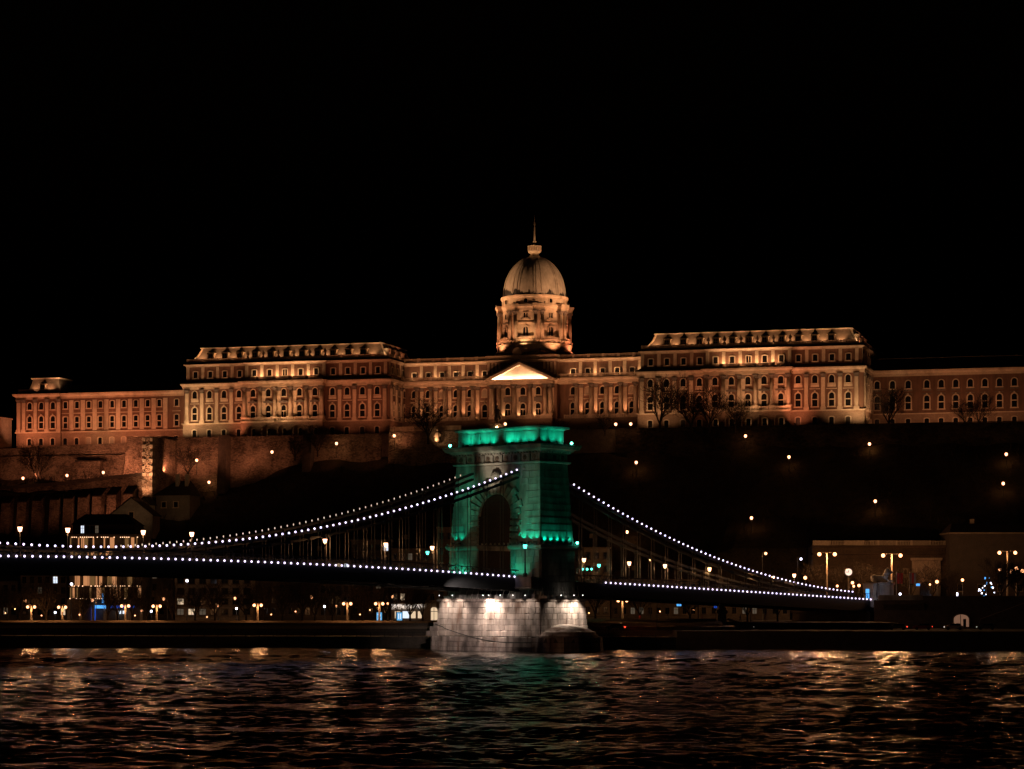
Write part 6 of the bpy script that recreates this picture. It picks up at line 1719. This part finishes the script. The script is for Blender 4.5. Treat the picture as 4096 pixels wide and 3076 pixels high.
# ---- street lamps
LAMP_W = 270.0
def lamp_mesh(h): return MB().lathe([(0.17, 0), (0.15, 0.8), (0.08, 1.0), (0.06, h)], 7).mesh('pole', M['plaster'])
POLE = lamp_mesh(1.0); DPOLE = MB().lathe([(0.16, 0), (0.14, 0.2), (0.09, 0.22), (0.06, 1.0)], 7).mesh('pole', M['chain'])
LPOLE = MB().lathe([(0.28, 0), (0.24, 0.15), (0.2, 0.3), (0.16, 1.0)], 8).mesh('pole', M['plaster'])
GLB = {}
def globe(gl, rr):
    k = (gl, rr)
    if k not in GLB: GLB[k] = MB().sph((0, 0, 0), rr, 10, 8).mesh('globe', G[gl])
    return GLB[k]
def twin_lamp(x, y, Y, label, gl='sodium', gap=0.0, rr=0.34, zb=5.9, grp='twin-globe street lamps'):
    p = px(x, y, Y); r = empty('street_lamp', (p.x, Y, zb), 0, label, 'street lamp', grp)
    h = p.z - zb; d = gap or 1.0
    link('pole', LPOLE, r, (0, 0, 0), 0, (1, 1, h + 0.35))
    MB().bar((-d, 0, h + 0.42), (d, 0, h + 0.42), 0.07, 0.07).obj('arm', M['plaster'], r)
    for sg in (-1, 1):
        link('globe', globe(gl, rr), r, (sg * d, -0.15, h))
        bulb_light(Vector((p.x + sg * d, Y - 0.15, p.z - rr - 0.12)), LAMP_W * (1.35 if rr < 0.4 else (17.0 if rr > 0.46 else 5.0)), SODIUM, 0.3)
def arm_lamp(x, y, Y, label, gl='sodium', side=1, rr=0.36, zb=5.6, grp='single street lamps'):
    LAMP_W = 1100.0 if zb in (4.0, 5.61) else 300.0
    p = px(x, y, Y); r = empty('street_lamp', (p.x + side * 0.9, Y, zb), 0, label, 'street lamp', grp)
    h = p.z - zb
    link('pole', DPOLE, r, (0, 0, 0), 0, (1, 1, h + 0.25))
    MB().bar((0, 0, h + 0.25), (-side * 0.9, 0, h + 0.3), 0.07, 0.07).obj('arm', M['chain'], r)
    link('globe', globe(gl, rr), r, (-side * 0.9, 0, h)); bulb_light(p - Vector((0, 0, rr + 0.12)), LAMP_W, SODIUM if gl == 'sodium' else (0.3, 0.3, 0.36), 0.2)
def post_lamp(x, y, Y, label, gl='sodium', rr=0.25, zb=5.6, grp='single street lamps'):
    p = px(x, y, Y); r = empty('street_lamp', (p.x, Y, zb), 0, label, 'street lamp', grp)
    link('pole', DPOLE, r, (0, 0, 0), 0, (1, 1, max(0.3, p.z - zb - rr * 0.8))); link('globe', globe(gl, rr), r, (0, 0, p.z - zb)); bulb_light(p + Vector((0, -rr - 0.1, 0)), LAMP_W * 0.5, SODIUM if gl == 'sodium' else (0.3, 0.3, 0.36), 0.2)
tw = [(125, 2428), (249, 2429), (501, 2424), (627, 2425), (1031, 2421), (1389, 2415), (1517, 2415), (2490, 2403)]
for k, (x, y) in enumerate(tw):
    lb = 'twin-globe lamp on the promenade, %s from the left' % ORD[k] if k < 7 else 'twin-globe lamp on the promenade right of the pier'
    twin_lamp(x, y, quay_y(px(x, 0, 570).x) + 24.0 if k < 7 else 564.0, lb, gap=0.82 if k < 7 else 1.0)
arm = [(101, 2404, 1, 'leftmost tall street lamp'), (370, 2401, 1, 'tall street lamp in front of the amber hotel'), (655, 2396, 1, 'tall street lamp right of the amber hotel'), (941, 2393, 1, 'tall street lamp before the plain four-storey house'),
       (1246, 2389, 1, 'tall street lamp between the quay trees'), (1570, 2387, 1, 'tall street lamp left of the cafe front')]
for x, y, sd, lb in arm: arm_lamp(x, y, 592, lb, 'sodium', sd)
for x, y, gl, lb in ((286, 2336, 'white', 'high white lamp at the corner of the amber hotel'), (748, 2323, 'white', 'high white lamp on the plain four-storey house'), (221, 2450, 'white', 'low white lamp left of the amber hotel'),
                     (567, 2443, 'sodium', 'small low lamp right of the blue signs'), (605, 2445, 'white', 'low pale lamp before the dark narrow house'), (946, 2434, 'white', 'low white lamp beneath a tall lamp'),
                     (1298, 2426, 'white', 'low pinkish lamp among the trees'), (1346, 2425, 'sodium', 'low lamp on a lit post among the trees'), (873, 2423, 'sodium', 'single lamp beside a lit post left of a tall lamp'), (1551, 2414, 'sodium', 'tiny lamp left of the cafe icicles')):
    post_lamp(x, y, 597, lb, gl, 0.33 if y < 2400 else 0.27)
def wall_lamp(x, y, Y, label):
    p = px(x, y, Y); r = empty('wall_lamp', p, 0, label, 'lamp', 'small lamps on the house fronts')
    MB().box(-0.05, 0.05, 0.1, 0.5, -0.05, 0.05).obj('bracket', M['iron'], r); link('globe', globe('sodium', 0.17), r)
for x, y, lb in ((22, 2452, 'small lamp on the leftmost house front'), (60, 2436, 'small lamp under the leftmost tall street lamp'), (166, 2462, 'small low lamp between the first two twin lamps'), (318, 2459, 'small lamp in the hotel passage left of the blue panel'), (540, 2462, 'small lamp right of the third twin lamp'),
                 (688, 2456, 'small lamp at the corner of the plain four-storey house'), (828, 2468, 'small lamp in the pink-lit shop row'), (1085, 2458, 'small lamp at the garage doors'), (1182, 2446, 'small lamp on the house with garage doors'), (1440, 2458, 'small lamp left of the numeral panel'), (1480, 2440, 'small lamp above the parked cars by the numeral panel'),
                 (2356, 2452, 'small lamp on the narrow stone house'), (2640, 2446, 'small lamp under the right span by the long house'), (2775, 2440, 'small lamp near the blue sign under the right span')):
    wall_lamp(x, y, 616.0, lb)
# right side
twin_lamp(3308, 2217, 612, 'tall bright twin lamp left of the lion', gap=1.95, rr=0.48, zb=10.6, grp='tall twin lamps of the square')
twin_lamp(3567, 2222, 612, 'tall bright twin lamp right above the lion', gap=2.2, rr=0.48, zb=10.6, grp='tall twin lamps of the square')
twin_lamp(4029, 2211, 612, 'tall bright twin lamp at the right edge', gap=2.0, rr=0.44, zb=10.6, grp='tall twin lamps of the square')
arm_lamp(3063, 2214, 625, 'tall arm lamp over the end of the right chain', 'sodium', -1, 0.36)
arm_lamp(3204, 2236, 640, 'bluish white arm lamp behind the chain end', 'white', -1, 0.3, 10.6)
arm_lamp(2612, 2352, 537, 'tall quay lamp whose head hides behind the right span', 'sodium', 1, 0.3, 4.0); arm_lamp(2988, 2372, 576, 'tall lamp behind the stone pillar, head hidden by the deck', 'sodium', 1, 0.3, 5.61)
post_lamp(2602, 2239, 625, 'small orange lamp behind the bridge hangers', 'sodium', 0.33)
for x, y, rr, lb in ((3221, 2311, 0.42, 'low globe lamp beside the end of the chain'), (3410, 2331, 0.38, 'globe lamp just below the round clock'), (3415, 2345, 0.3, 'lower of two touching globe lamps under the clock'), (3436, 2342, 0.36, 'globe lamp right of the clock'), (3349, 2344, 0.3, 'globe lamp left of the clock'),
                     (3748, 2327, 0.42, 'large globe lamp right of the flags'), (3720, 2338, 0.24, 'small lamp beside the large globe right of the flags'), (3850, 2320, 0.36, 'lone globe lamp before the dark wall at right'), (4000, 2278, 0.36, 'upper single globe near the right edge')):
    post_lamp(x, y, 606, lb, 'sodium', rr, 10.6, 'globe lamps of the square')
r = empty('candelabra_lamp', (px(4066, 0, 606).x, 606, 10.6), 0, 'triple-globe candelabra lamp at the right edge', 'street lamp')
link('pole', LPOLE, r, (0, 0, 0), 0, (1, 1, 7.0)); MB().bar((-1.4, 0, 6.9), (1.4, 0, 6.9), 0.1, 0.1).obj('arm', M['plaster'], r)
for x, z in ((-1.3, 7.4), (0, 8.1), (1.5, 7.5)): link('globe', globe('sodium', 0.45), r, (x, 0, z))
# clock
r = empty('street_clock', (px(3394, 0, 604).x, 604, 10.6), 0, 'round lit street clock on a post left of the lion', 'clock')
link('pole', LPOLE, r, (0, 0, 0), 0, (1, 1, 6.2))
def disc(rr, y0, y1, n=20): return MB().loft([[(rr * math.cos(2 * math.pi * i / n), y, rr * math.sin(2 * math.pi * i / n)) for i in range(n)] for y in (y0, y1)])
disc(0.98, -0.2, 0.2).obj('case', M['iron'], r, (0, 0, 7.2)); f = disc(0.87, -0.24, -0.205).obj('dial', G['clock'], r, (0, 0, 7.2))
MB().box(-0.75, 0.05, -0.3, -0.25, -0.06, 0.06).obj('hand', M['iron'], f); MB().box(-0.05, 0.05, -0.3, -0.25, 0, 0.5).obj('hand', M['iron'], f)
# flags
for k, (x, cols, lb) in enumerate(((3586, ((0.55, 0.05, 0.03), (0.30, 0.05, 0.03), (0.55, 0.05, 0.03)), 'red banner on a pole right of the lion'), (3638, ((0.5, 0.28, 0.22), (0.6, 0.06, 0.04), (0.65, 0.6, 0.5)), 'pale and red banner on the right-hand pole'))):
    Yf = 602.0; p = px(x, 2291, Yf); r = empty('flag', (p.x, Yf, 10.6), 0, lb, 'flag', 'banners beside the lion')
    h = p.z - 10.6; MB().lathe([(0.12, 0), (0.09, h), (0.16, h + 0.05), (0.02, h + 0.25)], 7).obj('pole', M['plaster'], r)
    wf = 0.5
    for j, c in enumerate(cols):
        m = MB(); nn = 5
        for i in range(nn):
            xa_ = 0.1 + j * wf + i * wf / nn; xb_ = xa_ + wf / nn; ya = 0.12 * math.sin(xa_ * 4); yb = 0.12 * math.sin(xb_ * 4)
            m.add([(xa_, ya, h - 2.7), (xb_, yb, h - 2.7), (xb_, yb, h - 0.1), (xa_, ya, h - 0.1), (xa_, ya + 0.03, h - 2.7), (xb_, yb + 0.03, h - 2.7), (xb_, yb + 0.03, h - 0.1), (xa_, ya + 0.03, h - 0.1)], [(0, 1, 2, 3), (4, 7, 6, 5), (0, 3, 7, 4), (1, 5, 6, 2), (3, 2, 6, 7), (0, 4, 5, 1)])
        m.obj('stripe', plain('banner_cloth_%d_%d' % (k, j), c, 0.9), r)
# glowing festive tree and blue signs on the square
r = empty('festive_lights', (px(3945, 0, 600).x, 600, 10.6), 0, 'cluster of bluish white festive lights near the right edge', 'light decoration')
rnd = random.Random(12)
MB().lathe([(0.1, 0), (0.06, 6.0)], 6).obj('pole', M['iron'], r)
for k in range(26):
    f = rnd.random(); a_ = rnd.uniform(0, 6.28); R_ = 2.4 * math.sqrt(rnd.random()) * math.sin(math.pi * (0.15 + 0.8 * f))
    p = Vector((R_ * math.cos(a_), R_ * math.sin(a_) * 0.5, 0.6 + f * 5.6))
    m = MB(); m.tube((0, 0, p.z + 0.4), p, 0.03, 0.02, 4); m.obj('twig', M['iron'], r); MB().sph(p, rnd.uniform(0.1, 0.22), 6, 4).obj('bulb', G['white' if rnd.random() < 0.6 else 'cyan'], r)
def sign(x, y, Y, w, h, gl, zb, label, name='lit_sign'):
    p = px(x, y, Y); r = empty(name, (p.x, Y, zb), 0, label, 'sign', 'lit signs')
    MB().box(-0.05, 0.05, -0.05, 0.05, 0, p.z - zb).obj('post', M['iron'], r)
    MB().box(-w / 2 - 0.06, w / 2 + 0.06, 0, 0.12, p.z - zb - h / 2 - 0.06, p.z - zb + h / 2 + 0.06).obj('case', M['iron'], r)
    MB().box(-w / 2, w / 2, -0.03, -0.002, p.z - zb - h / 2, p.z - zb + h / 2).obj('face', G[gl], r)
    return r
sign(3470, 2375, 598, 0.9, 2.4, 'cyan', 10.6, 'tall blue lit sign at the end of the bridge')
sign(3672, 2339, 604, 0.9, 0.6, 'cyan', 10.6, 'small blue lit sign right of the flags')
sign(2716, 2412, 585, 1.1, 1.5, 'cyan', 5.6, 'blue lit sign under the middle of the right span')
sign(2862, 2422, 585, 0.7, 1.2, 'blue', 5.6, 'dim blue sign left of the stone pillar')
sign(3829, 2378, 600, 0.35, 0.9, 'white', 10.6, 'small white traffic light on the square wall')
# advertising panels on the promenade
def panel(x, y, Y, label, txt):
    p = px(x, y, Y); r = empty('advertising_panel', (p.x, Y, 5.6), 0, label, 'sign', 'advertising panels')
    MB().box(-0.75, 0.75, 0, 0.25, 0, 2.3).obj('case', M['iron'], r); MB().box(-0.64, 0.64, -0.03, -0.002, 0.25, 2.2).obj('poster', glow('poster_%d' % x, (0.12, 0.42, 0.75), 1.0), r)
    if txt:
        cu = bpy.data.curves.new('numeral', 'FONT'); cu.body = txt; cu.size = 1.9; cu.align_x = 'CENTER'; cu.extrude = 0.01
        to = bpy.data.objects.new('numeral', cu); COL.objects.link(to)
        me = bpy.data.meshes.new_from_object(to); bpy.data.objects.remove(to)
        me.materials.append(G['coolwin']); o = link('numeral', me, r, (0, -0.05, 0.55)); o.rotation_euler = (R(90), 0, 0)
    else:
        for k in (-0.3, 0.15): MB().box(k, k + 0.22, -0.05, -0.031, 0.6, 1.9).obj('poster_figure', G['coolwin'], r)
panel(1517, 2463, 586, 'blue lit advertising panel with a white numeral', '2'); panel(1598, 2461, 586, 'blue lit advertising panel with two white figures', None)

# ---- trees of the promenade
random.seed(31)
qt = [(30, 8), (78, 9), (185, 9), (330, 8), (430, 9), (470, 8.5), (530, 9), (585, 8), (690, 9), (780, 8), (860, 9), (985, 10), (1060, 9), (1130, 10), (1210, 11), (1260, 10), (1330, 9), (1450, 10), (1545, 9), (1640, 10), (1690, 9), (2382, 11), (2560, 9), (2760, 9), (2990, 9), (3110, 9)]
for k, (x, h) in enumerate(qt):
    Y = 580 + random.uniform(-4, 9) if x < 2300 else 588.0
    side = 'left of' if x < 2000 else 'right of'
    lb = 'bare quay tree, %s from the left along the promenade' % (ORD[k] if k < 20 else 'last but one') if x < 2000 else ['dark trunked tree just right of the pier', 'bare tree second right of the pier', 'bare tree by the blue sign right of the pier', 'bare tree by the stone pillar', 'bare tree beside the dark abutment'][k - 21]
    tree(Vector((px(x, 0, Y).x, Y, 5.5)), h, k % 4, random.uniform(0, 6), lb, 'bare trees along the promenade', 1.0)
for x, h, lb in ((3275, 10, 'bare tree at the left end of the high retaining wall'), (3365, 9, 'bare tree between the twin lamp and the clock'), (3465, 10, 'bare tree behind the lit clock and chain end'), (3530, 8, 'bare tree behind the lion'), (3645, 8, 'bare tree behind the two banners'), (3730, 9, 'bare tree in front of the carved portal'), (3800, 7, 'dark dense tree right of the portal'), (4005, 10, 'bare tree before the festive lights'), (4070, 9, 'bare tree at the right edge of the square')):
    tree(Vector((px(x, 0, 622 if x < 3900 else 597).x, 622 if x < 3900 else 597, 10.5)), h, (x // 7) % 4, x * 0.1, lb, 'bare trees on the square', 1.1)

# ---- cars on the quay
WH_ = MB().loft([[(rr * math.cos(2 * math.pi * i / 14), y, rr * math.sin(2 * math.pi * i / 14)) for i in range(14)] for rr, y in ((0.2, -0.11), (0.32, -0.1), (0.32, 0.1), (0.2, 0.11))]).mesh('wheel', M['iron'])
def car(p, rz, col, label, tail=True, k=0):
    r = empty('parked_car', p, rz, label, 'car', 'cars on the quay')
    paint = plain('car_paint_%d' % k, col, 0.3, 0.0, 0.6)
    m = MB(); prof = [(-2.1, 0.35), (-2.15, 0.75), (-1.95, 0.9), (-1.2, 0.98), (1.3, 0.98), (2.0, 0.85), (2.15, 0.6), (2.1, 0.35)]
    m.loft([[(x, y * f, z) for x, z in prof] for y, f in ((-0.82, 1), (-0.86, 1), (0.86, 1), (0.82, 1))]); m.obj('body', paint, r)
    m = MB(); m.loft([[(-1.75, -0.8, 0.97), (1.15, -0.8, 0.97), (1.15, 0.8, 0.97), (-1.75, 0.8, 0.97)], [(-1.3, -0.65, 1.45), (0.35, -0.65, 1.45), (0.35, 0.65, 1.45), (-1.3, 0.65, 1.45)]]); cb = m.obj('cabin', M['pane'], r)
    MB().rects([(-1.28, 0.33, -0.64, 0.64, 1.452), (-1.1, 0.2, -0.58, 0.58, 1.5)]).obj('roof', paint, cb)
    for x in (-1.35, 1.3):
        for y in (-0.8, 0.8): link('wheel', WH_, r, (x, y, 0.32))
    for y in (-0.6, 0.6):
        MB().box(-2.19, -2.12, y - 0.2, y + 0.2, 0.62, 0.8).obj('tail_light', G['red'] if tail else M['white'], r)
        MB().box(2.08, 2.17, y - 0.2, y + 0.2, 0.55, 0.72).obj('headlight', G['shop'] if not tail else M['white'], r)
for k, (x, Y, rz, c, lb, tl) in enumerate(((2462, 545, 2.9, (0.02, 0.02, 0.022), 'black car with red tail lights on the quay right of the pier', True), (2975, 552, 0.2, (0.03, 0.03, 0.035), 'dark car parked beside the quay steps', False),
                                          (3590, 548, 2.9, (0.05, 0.05, 0.055), 'grey car with glowing red tail lights under the abutment wall', True), (3690, 548, 3.0, (0.25, 0.03, 0.02), 'dull red car behind the grey car on the quay', True),
                                          (3815, 549, 3.05, (0.45, 0.43, 0.4), 'pale car before the lit archway', False), (3945, 549, 3.0, (0.10, 0.10, 0.11), 'dark car at the right end of the quay', False))):
    zq = 4.0
    car(Vector((px(x, 0, Y).x, Y, zq)), rz, c, lb, tl, k)

# ---- people on the promenade
pm = bpy.data.meshes.new('body')
vs = [(0, 0, 0.95), (0, 0, 1.2), (0, 0.02, 1.42), (0, 0.0, 1.52), (0, -0.02, 1.68), (0.2, 0, 1.4), (0.27, -0.05, 1.12), (0.25, -0.18, 0.9), (-0.2, 0, 1.4), (-0.27, 0.08, 1.12), (-0.24, 0.1, 0.88), (0.1, 0, 0.9), (0.12, -0.14, 0.5), (0.12, -0.2, 0.08), (0.12, -0.34, 0.05), (-0.1, 0, 0.9), (-0.12, 0.1, 0.5), (-0.12, 0.28, 0.1), (-0.12, 0.18, 0.04)]
es_ = [(0, 1), (1, 2), (2, 3), (3, 4), (2, 5), (5, 6), (6, 7), (2, 8), (8, 9), (9, 10), (0, 11), (11, 12), (12, 13), (13, 14), (0, 15), (15, 16), (16, 17), (17, 18)]
pm.from_pydata(vs, es_, [])
rads = [0.17, 0.16, 0.17, 0.07, 0.115, 0.085, 0.06, 0.045, 0.085, 0.06, 0.045, 0.11, 0.08, 0.055, 0.04, 0.11, 0.08, 0.055, 0.04]
po = bpy.data.objects.new('body', pm); COL.objects.link(po)
sk_ = po.modifiers.new('skin', 'SKIN'); su = po.modifiers.new('smooth', 'SUBSURF'); su.levels = 1; su.render_levels = 1
for i, rr in enumerate(rads): pm.skin_vertices[0].data[i].radius = (rr, rr * 0.85)
pm.skin_vertices[0].data[0].use_root = True
dg = bpy.context.evaluated_depsgraph_get(); dg.update()
body = bpy.data.meshes.new_from_object(po.evaluated_get(dg)); bpy.data.objects.remove(po)
body.polygons.foreach_set('use_smooth', [True] * len(body.polygons))
def person(x, Y, zb, c, rz, label, k):
    me = body.copy(); me.materials.clear(); me.materials.append(plain('coat_%d' % k, c, 0.9))
    r = empty('person', (px(x, 0, Y).x, Y, zb), rz, label, 'person', 'walkers on the promenade')
    link('body', me, r); MB().sph((0, 0.01, 1.71), 0.118, 10, 8, (1, 1, 1.05)).obj('hair', M['bark'], r, smooth=True)
for k, (x, Y, zb, c, rz, lb) in enumerate(((2961, 572, 5.62, (0.03, 0.03, 0.035), 1.2, 'walker in dark clothes left of a lamp post by the steps'), (3061, 573, 5.62, (0.25, 0.12, 0.08), 1.8, 'walker in reddish coat striding along the lit pavement'),
                                          (2560, 566, 5.62, (0.4, 0.04, 0.03), 0.3, 'person in red standing right of the pier'), (2670, 566, 5.62, (0.3, 0.27, 0.24), 2.0, 'person in pale coat on the promenade under the right span'), (2808, 566, 5.62, (0.2, 0.08, 0.06), -1.2, 'person in dull red near the stone pillar'))):
    person(x, Y, zb, c, rz, lb, k)
